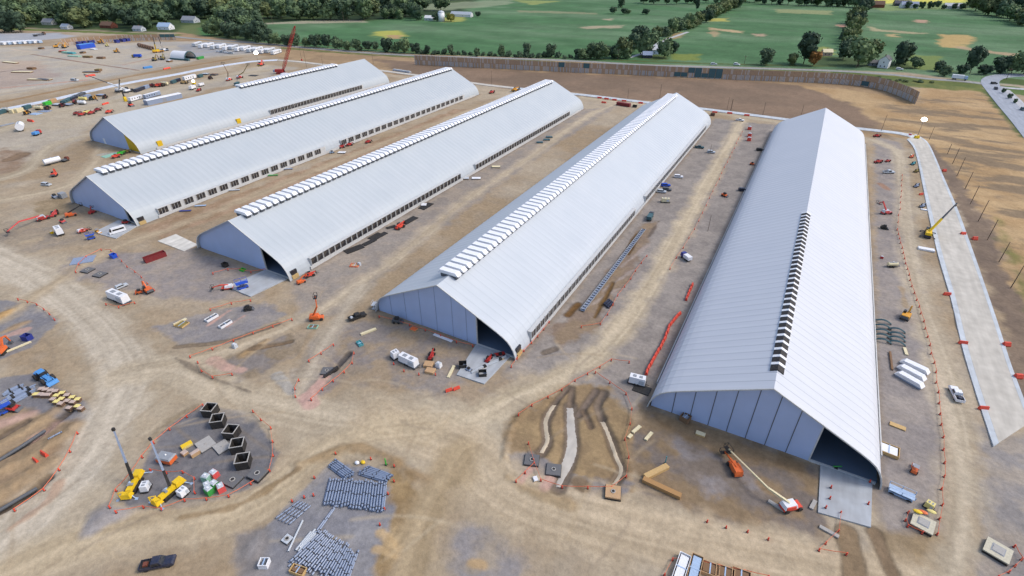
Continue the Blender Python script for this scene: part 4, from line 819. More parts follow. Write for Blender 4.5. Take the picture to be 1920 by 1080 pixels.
def b_roller(col):
    return [("body", MB().box(-2.2, .3, -.8, .8, .6, 1.5, .3, .1), P_(col)), ("canopy", MB().box(-1.3, .4, -.75, .75, 2.4, 2.5).box(-1.2, -1.1, -.7, -.6, 1.4, 2.4).box(.2, .3, .6, .7, 1.2, 2.4), P_('grey')), ("drum", MB().tube([(1.4, -.9, .65), (1.4, .9, .65)], .65, 16), P_('silver')), ("drum_frame", MB().box(.3, 2.2, -1.05, -.92, .5, .8).box(.3, 2.2, .92, 1.05, .5, .8).box(2.1, 2.25, -1.05, 1.05, .5, .8), P_(col))]+wheels([(-1.4, .8), (-1.4, -.8)], .6, .4)
def b_crane(col, tip, cabcol='navy'):
    """all terrain crane with a telescopic boom"""
    r = (-1.2, 0, 2.4); mid = [r[i]+(tip[i]-r[i])*.45 for i in range(3)]
    out = [("outrigger", MB().box(x-.15, x+.15, min(y*1.2, y*2.8), max(y*1.2, y*2.8), .6, .85).box(x-.35, x+.35, y*2.8-.35, y*2.8+.35, 0, .62, .2, .2), P_('dgrey')) for x in (-3.6, 3.0) for y in (-1, 1)]
    return [("carrier", MB().box(-4.6, 4.6, -1.25, 1.25, .7, 1.5, .1, .05), P_(cabcol)), ("driver_cab", MB().box(3.3, 4.7, -1.2, 1.2, 1.5, 2.5, .1, .1, .4), P_('glass')), ("turntable", MB().box(-3.2, 1.4, -1.2, 1.2, 1.55, 2.6, .2, .15), P_(col)), ("counterweight", MB().box(-4.2, -3.1, -1.3, 1.3, 1.6, 2.8, .1, .1), P_(col)), ("crane_cab", MB().box(.2, 1.7, .5, 1.3, 1.6, 3.0, .1, .08, .3), P_('glass')),
            ("boom_base", MB().beam(r, mid, .9, 1.0, .8), P_(col)), ("boom", MB().beam(mid, tip, .62, .62, .45), P_('dgrey')), ("hook_block", MB().box(tip[0]-.25, tip[0]+.25, tip[1]-.2, tip[1]+.2, tip[2]-1.6, tip[2]-.8).beam((tip[0], tip[1], tip[2]-.9), (tip[0], tip[1], tip[2]+.2), .08), P_('black'))]+out+wheels([(x, y) for x in (-3.4, -1.8, 1.6, 3.2) for y in (-1.1, 1.1)], .62, .45)
def b_trailer(L, col='white', h=2.6, w=2.5, skirt='dgrey'):
    win = MB()
    for k in range(max(2, int(L/2.6))):
        x = -L/2+1.2+k*2.4
        if x+.9 < L/2: win.box(x, x+.9, -w/2-.02, w/2+.02, 1.6, 2.4)
    return [("body", MB().box(-L/2, L/2, -w/2, w/2, .6, h+.5), P_(col)), ("roof", MB().box(-L/2-.12, L/2+.12, -w/2-.1, w/2+.1, h+.5, h+.66, .1, .5), P_('white')), ("window", win, P_('glass')), ("skirt", MB().box(-L/2+.1, L/2-.1, -w/2+.1, w/2-.1, 0, .6), P_(skirt)), ("door", MB().box(L*.2, L*.2+.95, -w/2-.04, -w/2, .75, 2.75), P_('grey'))]
def b_container(L, col, h=2.5, w=2.4, open_=False):
    m = MB(); a = L/2; b = w/2; rib = MB(); k = -a+.25
    while k < a-.15: rib.box(k, k+.12, -b-.05, b+.05, .2, h-.12); k += .5
    if open_: m.box(-a, a, -b, -b+.08, 0, h).box(-a, a, b-.08, b, 0, h).box(-a, -a+.08, -b+.08, b-.08, 0, h).box(a-.08, a, -b+.08, b-.08, 0, h).box(-a+.08, a-.08, -b+.08, b-.08, 0, .1); return [("box", m, P_(col)), ("rib", MB().box(-a-.04, a+.04, -b-.06, -b, h-.2, h).box(-a-.04, a+.04, b, b+.06, h-.2, h), P_(col))]
    m.box(-a, a, -b, b, .1, h); return [("box", m, P_(col)), ("rib", rib, P_(col)), ("door_bar", MB().box(a, a+.06, -.5, -.44, .2, h-.2).box(a, a+.06, .44, .5, .2, h-.2), P_('grey'))]
def b_truck(cab, bed, L=8.0, h=2.0, bedcol=None):
    return [("frame", MB().box(-L/2, L/2, -.5, .5, .7, 1.0), P_('black')), ("cab", MB().box(L/2-2.0, L/2, -1.15, 1.15, .9, 2.8, .15, .1, .35), P_(cab)), ("windshield", MB().box(L/2-.7, L/2-.05, -1.0, 1.0, 1.9, 2.6, 0, .05, .3), P_('glass')), ("bed", MB().box(-L/2-.2, L/2-2.2, -1.2, 1.2, 1.0, 1.0+h, .05, .05), P_(bed))]+wheels([(L/2-1.2, 1), (L/2-1.2, -1), (-L/2+1.0, 1), (-L/2+1.0, -1), (-L/2+2.2, 1), (-L/2+2.2, -1)], .5, .35)
def b_tank(L, r, col='white'):
    m = MB(); m.tube([(-L/2, 0, r+.7), (-L/2+.3, 0, r+.7), (L/2-.3, 0, r+.7), (L/2, 0, r+.7)], r, 16); return [("tank", m, P_(col)), ("frame", MB().box(-L/2, L/2+1, -.5, .5, .5, .8), P_('dgrey')), ("walkway", MB().box(-L/2+.5, L/2-.5, -.3, .3, 2*r+.68, 2*r+.78), P_('grey')), ("hatch", MB().tube([(0, 0, 2*r+.7), (0, 0, 2*r+1.0)], .35), P_('silver'))]+wheels([(-L/2+1, .9), (-L/2+1, -.9), (-L/2+2.2, .9), (-L/2+2.2, -.9)], .5, .4)
def b_bundle(n, L, w, h, col, layers=2, gap=.05):
    m = MB(); bw = w/n
    for l in range(layers):
        for k in range(n-l % 2):
            y = -w/2+bw*(k+.5+.5*(l % 2)); m.box(-L/2+(k*37 % 7-3)*.08, L/2+(k*53 % 7-3)*.08, y-bw/2+gap/2, y+bw/2-gap/2, .12+l*h/layers, .12+(l+1)*h/layers-.03)
    return [("bar_stack", m, P_(col)), ("strap", MB().box(-L*.3, -L*.3+.1, -w/2-.02, w/2+.02, .1, h+.14).box(L*.3, L*.3+.1, -w/2-.02, w/2+.02, .1, h+.14), P_('black')), ("bearer", MB().box(-L*.35, -L*.35+.12, -w/2, w/2, 0, .12).box(L*.35, L*.35+.12, -w/2, w/2, 0, .12), P_('wood'))]
def b_mat(L, w, col):
    m = MB(); k = -w/2
    while k < w/2-.1: m.box(-L/2, L/2, k, k+.36, .05, .3); k += .4
    return [("mat_board", m, P_(col)), ("bearer", MB().box(-L*.4, -L*.4+.2, -w/2, w/2, 0, .06).box(L*.4-.2, L*.4, -w/2, w/2, 0, .06), P_('dwood'))]
def b_barrier(col='traffic'):
    return [("barrier_body", MB().box(-1.0, 1.0, -.3, .3, 0, .3).box(-1.0, 1.0, -.28, .28, .3, 1.0, .05, .16), P_(col)), ("fork_slot", MB().box(-.6, -.3, -.31, .31, .05, .18).box(.3, .6, -.31, .31, .05, .18), P_('black'))]
def b_post():
    m = MB(); m.cur = 0; m.tube([(0, 0, .08), (0, 0, .9), (0, 0, 1.05)], .2, 8, .15); m.cur = 1; m.tube([(0, 0, 0), (0, 0, .1)], .3, 8); m.cur = 2; m.hollow((0, 0, .6), (0, 0, .78), .175, .03, 8)
    return m.mesh("traffic_drum", [P_('traffic'), P_('black'), P_('white')])
def b_tree_support(): pass
def b_plate(w, l, h, col): return [("board", MB().box(-w/2, w/2, -l/2, l/2, .04, h), P_(col)), ("bearer", MB().box(-w/2+.1, -w/2+.25, -l/2, l/2, 0, .05).box(w/2-.25, w/2-.1, -l/2, l/2, 0, .05), P_('dwood'))]
def b_crate(w, l, h, col, top='white'): return [("crate_frame", MB().box(-w/2, w/2, -l/2, -l/2+.12, 0, h).box(-w/2, w/2, l/2-.12, l/2, 0, h).box(-w/2, -w/2+.12, -l/2+.12, l/2-.12, 0, h).box(w/2-.12, w/2, -l/2+.12, l/2-.12, 0, h), P_(col)), ("contents", MB().box(-w/2+.3, w/2-.3, -l/2+.25, l/2-.25, .05, h*.85, .1, .1), P_(top)), ("strap", MB().box(-.12, .12, -l/2+.12, l/2-.12, h*.85, h*.85+.05), P_('ltblue'))]
def b_tractor(col):
    return [("hood", MB().box(.2, 2.6, -.55, .55, .8, 1.7, .1, .1), P_(col)), ("cab", MB().box(-1.5, .3, -.8, .8, 1.0, 2.6, .15, .12), P_('glass')), ("cab_roof", MB().box(-1.5, .3, -.75, .75, 2.6, 2.75), P_(col)), ("rear_body", MB().box(-3.2, -1.4, -.9, .9, .8, 1.7, .2, .1), P_(col)), ("loader_arm", MB().beam((.4, -.75, 1.6), (3.2, -.75, .9), .2).beam((.4, .75, 1.6), (3.2, .75, .9), .2), P_(col)), ("bucket", MB().box(3.1, 3.9, -1.2, 1.2, .15, 1.0, 0, 0, .4), P_(col))]+[("wheel", MB().wheel(x, y, .85, .6), P_('tyre')) for x in (1.6, -1.9) for y in (-1.1, 1.1)]
def b_house(w, l, h, wall, roof):
    pr = MB(); a = w/2; b = l/2
    pr.quadmesh([(-b-.4, -a-.5, h-.2), (b+.4, -a-.5, h-.2), (b+.4, 0, h+a*.8), (-b-.4, 0, h+a*.8), (-b-.4, a+.5, h-.2), (b+.4, a+.5, h-.2), (-b-.4, -a-.5, h-.45), (b+.4, -a-.5, h-.45), (b+.4, 0, h+a*.8-.25), (-b-.4, 0, h+a*.8-.25), (-b-.4, a+.5, h-.45), (b+.4, a+.5, h-.45)], [(0, 1, 2, 3), (3, 2, 5, 4), (7, 6, 9, 8), (8, 9, 10, 11), (0, 6, 7, 1), (4, 5, 11, 10), (0, 3, 9, 6), (3, 4, 10, 9), (1, 7, 8, 2), (2, 8, 11, 5)])
    wl = MB().box(-b, b, -a, a, -.5, h)
    for x in (-b, b): wl.quadmesh([(x, -a, h), (x, a, h), (x, 0, h+a*.75)], [(0, 1, 2)])
    out = [("wall", wl, P_(wall)), ("roof", pr, P_(roof))]
    for x in (-b-.03, b-.02):
        for y, z in ((-a*.45, 1.0), (a*.35, 1.0), (-.4, h*.62)): out.append(("window", MB().box(x, x+.05, y, y+.9, z, z+1.3), P_('glass')))
    out += [("window", MB().box(k, k+.9, -a-.03, -a+.02, 1, 2.3), P_('glass')) for k in (-b*.6, b*.2)]
    return out+[("chimney", MB().box(-.3, .3, a*.2, a*.2+.6, h, h+a*.8+.8), P_('rust'))]

# ------------------------------------------------------------------ putting things on the ground
def pose(p1, p2=None, rot=0.0):
    if p2 is None: c = G(*p1); return (c[0], c[1], hz(*c)), rot, 0
    a, b = G(*p1), G(*p2); c = (a+b)/2
    return (c[0], c[1], hz(*c)), math.atan2(b[1]-a[1], b[0]-a[0]), math.hypot(*(b-a))
def put(kind, builder, args, p1, p2, label, cat, group=None, scale=1.0, rot=0.0, lift=0.0):
    loc, r, L = pose(p1, p2, rot); loc = (loc[0], loc[1], loc[2]+lift)
    lam = builder.__name__ == '<lambda>'
    return place(kind, make(kind, (builder.__name__,)+tuple(args), builder if lam else (lambda: builder(*args))), loc, r, label, cat, group, scale)
def local_tip(p1, p2, tip_px, z, rot=0.0):
    """a boom tip seen at a photo pixel at height z, in the machine's own frame"""
    loc, r, _ = pose(p1, p2, rot); t = G(tip_px[0], tip_px[1], z); dx, dy = t[0]-loc[0], t[1]-loc[1]; c, s_ = math.cos(-r), math.sin(-r)
    return (dx*c-dy*s_, dx*s_+dy*c, z-loc[2])

def project(p):
    q = np.array(p, float)-np.array([0, 0, CAM_H]); d = q@fw; return 960+F*(q@rt)/d, 540+F*(q@dn)/d
def tall(base, top_y):
    c = G(*base); lo, hi = 0.0, 60.0
    for _ in range(30):
        mid = (lo+hi)/2
        if project((c[0], c[1], mid))[1] > top_y: lo = mid
        else: hi = mid
    return c, (lo+hi)/2
# ---- foreground: gravel pad with boxes and the two yellow rigs
put("pickup_truck", b_pickup, ('navy', 'rust'), (266, 1066), (330, 1053), "dark navy pickup truck with a red load in its bed, on the dirt road", "pickup truck", scale=1.05)
for nm, p1, p2, tip, z, lab in [("lifting_rig", (264, 892), (240, 934), (213, 806), 13.5, "yellow lifting rig with its long grey boom raised, nearer the haul road"), ("lifting_rig", (340, 908), (298, 944), (282, 824), 12.5, "yellow lifting rig with grey boom raised beside the orange compressor")]:
    t = local_tip(p1, p2, tip, z); put(nm, b_rig, (t, 1), p1, p2, lab, "lifting rig", "yellow lifting rigs")
put("generator", b_genset, (2.6,), (269, 930), (281, 905), "small white generator right of the left yellow rig", "generator", "small white generators", .72)
put("generator", b_genset, (2.6,), (334, 938), (356, 918), "small white generator right of the right yellow rig", "generator", "small white generators", .72)
put("air_compressor", b_compressor, (), (300, 862), (330, 868), "orange trailer compressor with grey lid on the gravel pad", "compressor", rot=.3)
for (x, y), lab in zip([(397, 776), (412, 796), (437, 817), (449, 843), (459, 872)], ["black open-top concrete box at the far end of its row of five", "second black open-top concrete box from the far end of the row", "middle black open-top concrete box of the row of five", "second nearest black open-top concrete box of the row", "nearest black open-top concrete box, above the round-lidded slabs"]):
    put("chamber_box", b_openbox, (2.9, 2.4), (x, y), None, lab, "concrete box", "black concrete boxes in a row", rot=.55+rng.uniform(-.25, .25))
put("cover_slab", b_slab, (4.0, 3.6, .5, 'concrete', .2, 'dgrey'), (386, 834), None, "light grey square slab left of its pair beside the black boxes", "slab", rot=-.2)
put("cover_slab", b_slab, (3.6, 3.2, .45, 'concrete', .2, 'dgrey'), (417, 839), None, "light grey square slab touching the black boxes, right of its pair", "slab", rot=-.2)
put("cover_slab", b_slab, (3.4, 3.2, .5, 'dconc', .6), (437, 902), None, "dark square slab with a round ring lid beside the totes", "slab", rot=.1)
put("cover_slab", b_slab, (3.4, 3.2, .9, 'dconc', .6), (484, 892), None, "dark square slab with a round ring lid at the pad's right edge", "slab", rot=.1)
put("pallet_stack", b_pallet, ('yellow', 'lemon', 2.4, 1.3, .7), (342, 842), (360, 832), "yellow wrapped pallet near the grey slabs", "pallet")
put("pallet_stack", b_pallet, ('pallet', 'cardb', 1.3, 1.2, .8), (347, 852), None, "small tan pallet stack beside the yellow pallet", "pallet")
put("pallet_stack", b_pallet, ('pallet', 'cardb', 2.0, 1.0, 1.0), (360, 857), (374, 848), "long tan pallet stack in front of the grey slabs", "pallet")
for x, y, c, lab in [(403, 893, 'pinkred', "red tote tank behind the green ones"), (416, 919, 'pinkred', "red tote tank at the near right of the tote group"), (389, 900, 'ltgreen', "pale tote tank behind the green ones"), (391, 916, 'green', "left front green tote tank"), (404, 913, 'green', "right hand green tote tank"), (394, 924, 'green', "nearest green tote tank")]:
    put("tote_tank", b_tote, (c,), (x, y), None, lab, "tote", "tote tanks on the gravel pad", 1.25, rng.uniform(-.4, .4))
# ---- pipes
def pipe_mesh(n=3):
    m = MB(); m.hollow((-.5, 0, 0), (.5, 0, 0), .2, .04, 10); m.cur = 1
    for k in range(n): x = -.4+.8*k/(n-1); m.hollow((x-.012, 0, 0), (x+.012, 0, 0), .23, .03, 10)
    m.cur = 0; return m.mesh("pipe", [P_('pipe'), P_('black')])
PIPE = pipe_mesh(); PIPE2 = pipe_mesh(4); PIPEL = MB().hollow((-.5, 0, 0), (.5, 0, 0), .2, .04, 8).mesh("pipe", P_('silver'))
def pipe(a, b, z, label, group, me=None, sc=1.0):
    A, B = G(*a), G(*b); c = (A+B)/2; o = link("pipe", me or PIPE); o.location = (c[0], c[1], max(hz(*c), .0)+.22*sc+z); o.rotation_euler = (0, 0, math.atan2(B[1]-A[1], B[0]-A[0])); o.scale = (math.hypot(*(B-A)), sc, sc)
    tag(o, label, "pipe", group)
def lerp(a, b, t): return (a[0]+(b[0]-a[0])*t, a[1]+(b[1]-a[1])*t)
def pipes(tl, tr, bl, br, n, label, group, layers=2, jit=.06, me=None, sc=1.0):
    for l in range(layers):
        for k in range(n-l):
            t = (k+.5+l*.5)/n; a = lerp(tl, tr, t); b = lerp(bl, br, t); j = rng.uniform(-jit, jit); j2 = rng.uniform(-jit*.2, jit*.2)
            a2 = lerp(a, b, j); b2 = lerp(b, a, -j); pipe((a2[0]+j2*20, a2[1]), (b2[0], b2[1]), l*.36*sc, label, group, me, sc)
pipes((616, 900), (727, 907), (604, 947), (722, 961), 22, "dark grey pipe in the big square stack at the middle of the pipe yard", "pipes of the big square stack")
pipes((632, 862), (616, 878), (668, 888), (648, 902), 6, "dark pipe in the small slanting bundle at the pipe yard's top left", "pipes of the top left bundle", 2)
pipes((692, 874), (672, 892), (738, 892), (722, 906), 7, "dark pipe in the slanting bundle at the pipe yard's top right", "pipes of the top right bundle", 2)
pipes((598, 1000), (672, 1040), (538, 1056), (652, 1100), 22, "blue-grey pipe in the loose stack at the bottom of the pipe yard", "pipes of the loose bottom stack", 2, .12, PIPE2)
pipes((584, 996), (597, 1000), (556, 1030), (566, 1036), 4, "pale pipe lying at the upper corner of the loose stack", "pale pipes on the loose stack's corner", 1, .1, PIPEL, 1.2)
pipe((632, 948), (596, 1000), 0, "pipe of the pair linking the two stacks, left one", "pipes linking the two stacks"); pipe((628, 951), (590, 1002), 0, "pipe of the pair linking the two stacks, left one", "pipes linking the two stacks")
pipe((568, 977), (541, 1035), 0, "single pale pipe lying between short pipes and the loose stack", None, PIPEL, 1.0)
for q in range(3):
    a0, a1 = lerp((562, 938), (514, 972), q/3+.02), lerp((562, 938), (514, 972), (q+1)/3-.02); b0, b1 = lerp((586, 950), (545, 986), q/3+.02), lerp((586, 950), (545, 986), (q+1)/3-.02)
    pipes(a0, b0, a1, b1, 5, "short blue-grey pipe in the low flat bundle left of the pipe stacks", "short pipes of the flat bundle", 1, .05)
put("packing_crate", b_crate, (1.6, 1.5, 1.2, 'white', 'dgrey'), (497, 1060), None, "small white crate on the gravel left of the loose pipe stack", "crate", rot=.5, scale=1.1)
put("valve_chamber", b_slab, (1.8, 1.8, .4, 'silver', .5), (539, 1012), None, "small round-lidded valve chamber beside the pale pipe", "chamber")
put("wooden_crate", b_crate, (3.0, 1.6, .9, 'wood', 'dwood'), (560, 1072), None, "wooden crate beside the near end of the loose stack", "crate", rot=.2)
for x, y, c, lab in [(670, 870, 'white', "white sack at the top of the pipe yard"), (681, 869, 'yellow', "yellow sack at the top of the pipe yard")]:
    put("sack", lambda c=c: [("sack", MB().ball((0, 0, .35), .6, 1, .8, .6), P_(c))], (c,), (x, y), None, lab, "sack")
put("marker_post", lambda: [("post", MB().box(-.12, .12, -.12, .12, 0, 2.2, .03, .03), P_('bright')), ("foot", MB().box(-.3, .3, -.3, .3, 0, .1), P_('black'))], ('g',), (724, 872), None, "green marker post at the top right of the pipe yard", "marker post")
# ---- left edge pads
put("tractor", b_tractor, ('skyblue',), (70, 703), (103, 722), "bright blue loader tractor parked on the dirt by the brick pallets", "tractor", scale=1.1)
rows = [[(80, 733), (88, 734), (97, 736), (106, 737), (118, 740), (127, 744), (137, 748), (147, 752)], [(70, 743), (77, 743), (85, 744), (93, 744), (108, 745), (117, 751), (128, 755), (138, 757)], [(101, 752), (108, 757), (117, 762), (130, 766), (147, 765), (153, 769)]]
ylw = {4, 6, 7, 12, 13, 17, 20, 8}; i = 0
for r_ in rows:
    for (x, y) in r_:
        c = 'lemon' if i in ylw else 'pallet'
        put("brick_pallet", b_pallet, (c, 'brown', 1.35, 1.1, 1.0), (x, y), None, "pale %s pallet among those near the blue loader tractor" % ("yellow-topped" if c == 'lemon' else "grey-topped"), "pallet", "yellow-topped pallets near the tractor" if c == 'lemon' else "grey-topped pallets near the tractor", rot=.75-.02*i); i += 1
for k, (a, b) in enumerate([((13, 738), (42, 725)), ((19, 744), (48, 730)), ((12, 752), (62, 727)), ((12, 762), (62, 735))]):
    put("steel_bundle", b_bundle, (4, 1.0, 1.6, .7, 'steel'), a, b, ["blue-grey steel bundle at the back of its group of four", "short blue-grey steel bundle second from the back", "long blue-grey steel bundle third from the back", "long blue-grey steel bundle nearest the brick pallets"][k], "steel bundle", "steel bundles at the left edge", (math.hypot(*(G(*b)-G(*a))), 1, 1))
put("scissor_lift", b_scissor, ('blue',), (4, 776), (20, 768), "blue and white machine at the left edge below the steel bundles", "machine", rot=.3)
put("skid_steer", b_skid, ('red',), (26, 768), None, "small red machine right of the blue one at the left edge", "machine", rot=.4)
put("dumpster", b_container, (2.4, 'deepblue', 1.8, 1.8, True), (53, 637), None, "small deep blue skip beside the left gravel pad", "skip", rot=.3)
put("timber_plank", b_plate, (6.0, .8, .35, 'cream'), (24, 656), (48, 646), "single pale timber beam lying near the blue skip", "beam")
put("excavator", b_excavator, ('orange', 4.6), (-2, 668), (10, 655), "orange excavator cut by the left edge", "excavator")
put("barrier", b_barrier, (), (64, 862), (72, 868), "red plastic barrier standing in the left dirt, smaller of two", "barrier", None, .85); put("barrier", b_barrier, (), (79, 850), (91, 858), "red plastic barrier on the left dirt, larger of two", "barrier", None, 1.1)
for a, b, l_ in [((-5, 866), (40, 838), "grey pipe run in the upper trench at the left edge"), ((40, 838), (85, 808), "grey pipe run at the right end of the upper trench"), ((-5, 960), (70, 916), "grey pipe run in the lower trench at the left edge")]:
    A, B = G(*a), G(*b); c = (A+B)/2; o = link("trench_pipe", MB().hollow((-.5, 0, 0), (.5, 0, 0), .4, .06, 12).mesh("trench_pipe", P_('dgrey'))); o.location = (c[0], c[1], .1); o.rotation_euler = (0, 0, math.atan2(B[1]-A[1], B[0]-A[0])); o.scale = (math.hypot(*(B-A)), 1, 1); tag(o, l_, "pipe")
for a, b, l_ in [((92, 826), (118, 812), "short loose grey pipe above the red plastic barriers")]:
    pipe(a, b, .1, l_, None)
# ---- dirt yard in front of the second and third halls
put("box_trailer", b_genset, (7.2, 'white', 'dgrey'), (204, 555), (246, 572), "large white trailer box standing alone on the dirt left of centre", "trailer", scale=1.2)
put("excavator", b_excavator, ('orange', 4.2), (290, 555), (268, 540), "orange and black excavator right of the large white trailer", "excavator", scale=.9)
put("skid_steer", b_skid, ('orange',), (262, 550), None, "small orange machine between white trailer and excavator", "machine", rot=1.0, scale=.8)
put("pickup_truck", b_suv, ('silver',), (222, 542), (236, 536), "small silver flatbed just behind the large white trailer", "vehicle", scale=.8)
put("cover_slab", b_slab, (3.6, 3.4, .5, 'dconc', .6), (165, 508), None, "left of two dark lidded slabs by the blue mats", "slab", rot=.2); put("cover_slab", b_slab, (3.6, 3.4, .5, 'dconc', .6), (188, 516), None, "right of two dark lidded slabs by the blue mats", "slab", rot=.2)
put("mat_stack", b_mat, (7.5, 5.5, 'steel'), (140, 491), (172, 486), "blue-grey mat stack on the dirt behind the lidded slabs", "mats")
put("dumpster", b_container, (2.2, 'blue', 1.6, 1.7, True), (214, 483), None, "small bright blue skip right of the blue-grey mats", "skip")
put("rusty_container", b_container, (7.5, 'darkred', 2.0, 2.2, True), (278, 491), (306, 481), "rust-red open container in front of the third hall", "container")
put("waste_bin", b_container, (2.0, 'black', 1.5, 1.6, True), (423, 500), None, "black bin by the third hall's gable", "bin"); put("waste_bin", b_container, (2.0, 'bright', .7, 1.4, True), (455, 507), None, "low bright green tray by the third hall's gable", "tray")
put("scissor_lift", b_scissor, ('blue', 2.0), (446, 544), (466, 538), "blue scissor lift on the third hall's apron", "lift", scale=1.3); put("boom_lift", b_lift, ('traffic', (5.5, 0, 1.6), (2.4, 0, 2.3)), (438, 540), (416, 543), "red and white boom lift left of the blue scissor lift", "boom lift", scale=.85)
put("plate_compactor", b_skid, ('black',), (466, 581), None, "small black machine on the dirt mound in front of the third hall", "machine", scale=.9, rot=.8)
for a, b, l in [((384, 605), (410, 590), "white-topped trench shield, left of two pink strips"), ((412, 616), (434, 603), "white-topped trench shield, right of two pink strips")]:
    put("trench_shield", b_crate, (4.0, 1.5, .8, 'white', 'dgrey'), a, b, l, "trench shield")
put("timber_plank", b_plate, (4, 1.0, .4, 'cream'), (330, 608), (346, 600), "pale timber plank left of the pink strips", "plank")
put("gravel_box", b_crate, (3.4, 3.0, .5, 'wood', 'olive'), (341, 609), None, "wooden frame filled with earth beside the pale plank", "frame", rot=.2)
put("water_tank", b_tote, ('silver',), (441, 651), None, "small white tank on the trench edge near the orange wall of earth", "tank")
put("boom_lift", b_lift, ('orange', local_tip((585, 600), (604, 598), (591, 556), 9.0), local_tip((585, 600), (604, 598), (594, 575), 6.0), None, 'orange'), (585, 600), (604, 598), "orange mast lift with black base on the track between third and fourth halls", "lift")
put("trench_box", b_crate, (3.0, 1.8, .5, 'ltgreen', 'dwood'), (587, 614), None, "pale green framed box below the orange mast lift", "box", rot=.4)
put("pickup_truck", b_pickup, ('black', 'silver'), (657, 602), (684, 592), "black pickup truck with a silver load near the fourth hall's left corner", "pickup truck")
put("boom_lift", b_lift, ('orange', (4.0, 0, 3.5), (1.5, 0, 3.5), None, 'orange'), (560, 532), (570, 528), "orange boom lift beside the third hall's right corner", "boom lift", scale=.7); put("telehandler", b_telehandler, ('traffic', .2), (572, 521), (590, 515), "red telehandler beside the third hall's right corner", "telehandler", scale=.8)
# ---- fourth hall's front yard
put("box_trailer", b_genset, (6.0, 'white', 'dgrey'), (752, 676), (782, 690), "white box generator right of a small white unit at the fourth hall", "generator")
put("generator", b_genset, (2.4,), (736, 674), (748, 668), "small white unit left of the box generator at the fourth hall", "generator", scale=.9)
put("telehandler", b_telehandler, ('red', .8), (806, 676), (812, 664), "red and white telehandler beside the cardboard pallets", "telehandler", scale=.7)
put("pallet_stack", b_pallet, ('cardb', 'cardb', 2.6, 2.2, .8), (804, 686), None, "cardboard-coloured pallet behind, of two by the white tank", "pallet", rot=.3); put("pallet_stack", b_pallet, ('cardb', 'cardb', 2.6, 2.0, .7), (807, 698), None, "cardboard-coloured pallet in front, of two by the white tank", "pallet", rot=.2)
put("water_tank", b_tote, ('white',), (823, 688), None, "round white tank right of the cardboard pallets", "tank", scale=1.1)
put("waste_bin", b_container, (2.2, 'black', 1.5, 2.0, True), (868, 688), None, "black bin at the left of the fourth hall's apron", "bin", rot=.6); put("waste_bin", b_container, (2.2, 'black', 1.4, 2.0, True), (905, 704), None, "black bin at the near edge of the fourth hall's apron", "bin", rot=.6)
put("floor_machine", b_skid, ('steel',), (879, 695), None, "small grey machine between the two black bins", "machine", scale=.6)
put("forklift", b_telehandler, ('red', .1), (911, 682), (921, 670), "red lift in the middle of the fourth hall's apron", "lift", scale=.62); put("forklift", b_telehandler, ('red', .1), (944, 666), (932, 668), "red lift by the fourth hall's door post", "lift", scale=.62)
put("pipe_rack", b_bundle, (3, 1.0, .8, .5, 'silver'), (908, 690), (934, 678), "long narrow grey stack along the fourth hall's apron", "stack", None, (9, 1, 1), lift=.33)
put("timber_plank", b_plate, (5, .8, .4, 'cream'), (842, 706), (850, 690), "pale timber left of the fourth hall's apron", "plank"); put("timber_plank", b_plate, (5, .9, .5, 'cream'), (683, 626), (699, 620), "pale timber on the dirt in front of the fourth hall", "plank")
put("panel_board", b_plate, (7, 1.0, .2, 'white'), (815, 628), (846, 640), "white board lying along the fourth hall's gable", "board"); put("earth_heap_cover", b_pallet, ('orange', 'cardb', 2.2, 1.6, .5), (776, 619), None, "orange-topped bundle near the fourth hall's gable", "bundle")
put("barrier", b_barrier, (), (836, 736), (848, 732), "red plastic barrier, left of two by the junction", "barrier", None, .95); put("barrier", b_barrier, (), (850, 733), (862, 728), "red plastic barrier, right of two by the junction", "barrier", None, .95)
put("site_tool_box", b_crate, (2.6, 1.4, .6, 'teal', 'teal'), (671, 641), (679, 651), "teal and orange box on the dirt before the fourth hall", "box")
put("access_steps", b_scissor, ('silver', 2.4), (700, 582), (705, 574), "pale steel steps at the fourth hall's left corner", "steps", scale=.8); put("mixer", b_skid, ('dgrey',), (745, 605), None, "dark grey mixer by the fourth hall's gable", "mixer", rot=.4)
put("cover_slab", b_slab, (3.0, 3.0, .4, 'dconc', .5), (613, 696), None, "dark lidded slab at the top of the pink strip", "slab", rot=.5); put("trench_shield", b_plate, (5, .6, .9, 'black'), (612, 706), (630, 693), "black steel plate standing across the pink strip's head", "plate")
# ---- trench yard and the ground before the nearest hall
for x, y, c, l in [(997, 864, 'dconc', "dark lidded slab at the left of the trench yard"), (1038, 882, 'dconc', "dark lidded slab beside the widest stone strip")]:
    put("cover_slab", b_slab, (3.4, 3.2, .5, c, .5), (x, y), None, l, "slab", "lidded slabs in the trench yard", rot=.35)
put("cover_slab", b_slab, (3.4, 3.4, .8, 'cardb', .5), (1149, 926), None, "tan framed slab at the foot of the right stone strip", "slab", rot=.3)
put("box_pallet", b_pallet, ('white', 'white', 1.0, 1.2, .4), (1004, 899), None, "small white and red bundle in the trench yard", "bundle", rot=.8)
put("timber_box", b_plate, (6.5, 1.3, .9, 'wood'), (1208, 898), (1252, 876), "shorter pale timber box of an L shape on wet ground", "timber"); put("timber_box", b_plate, (8.5, 1.2, 1.0, 'tanwood'), (1205, 901), (1276, 934), "longer brown timber box of an L shape on wet ground", "timber")
put("power_unit", b_genset, (4.6, 'white', 'black'), (1182, 716), (1206, 722), "white power unit on black base at the end of the red barrier row", "power unit", scale=.95)
put("flatbed", b_mat, (4.5, 3, 'black'), (1195, 728), (1212, 734), "black flat trailer in front of the white power unit", "trailer")
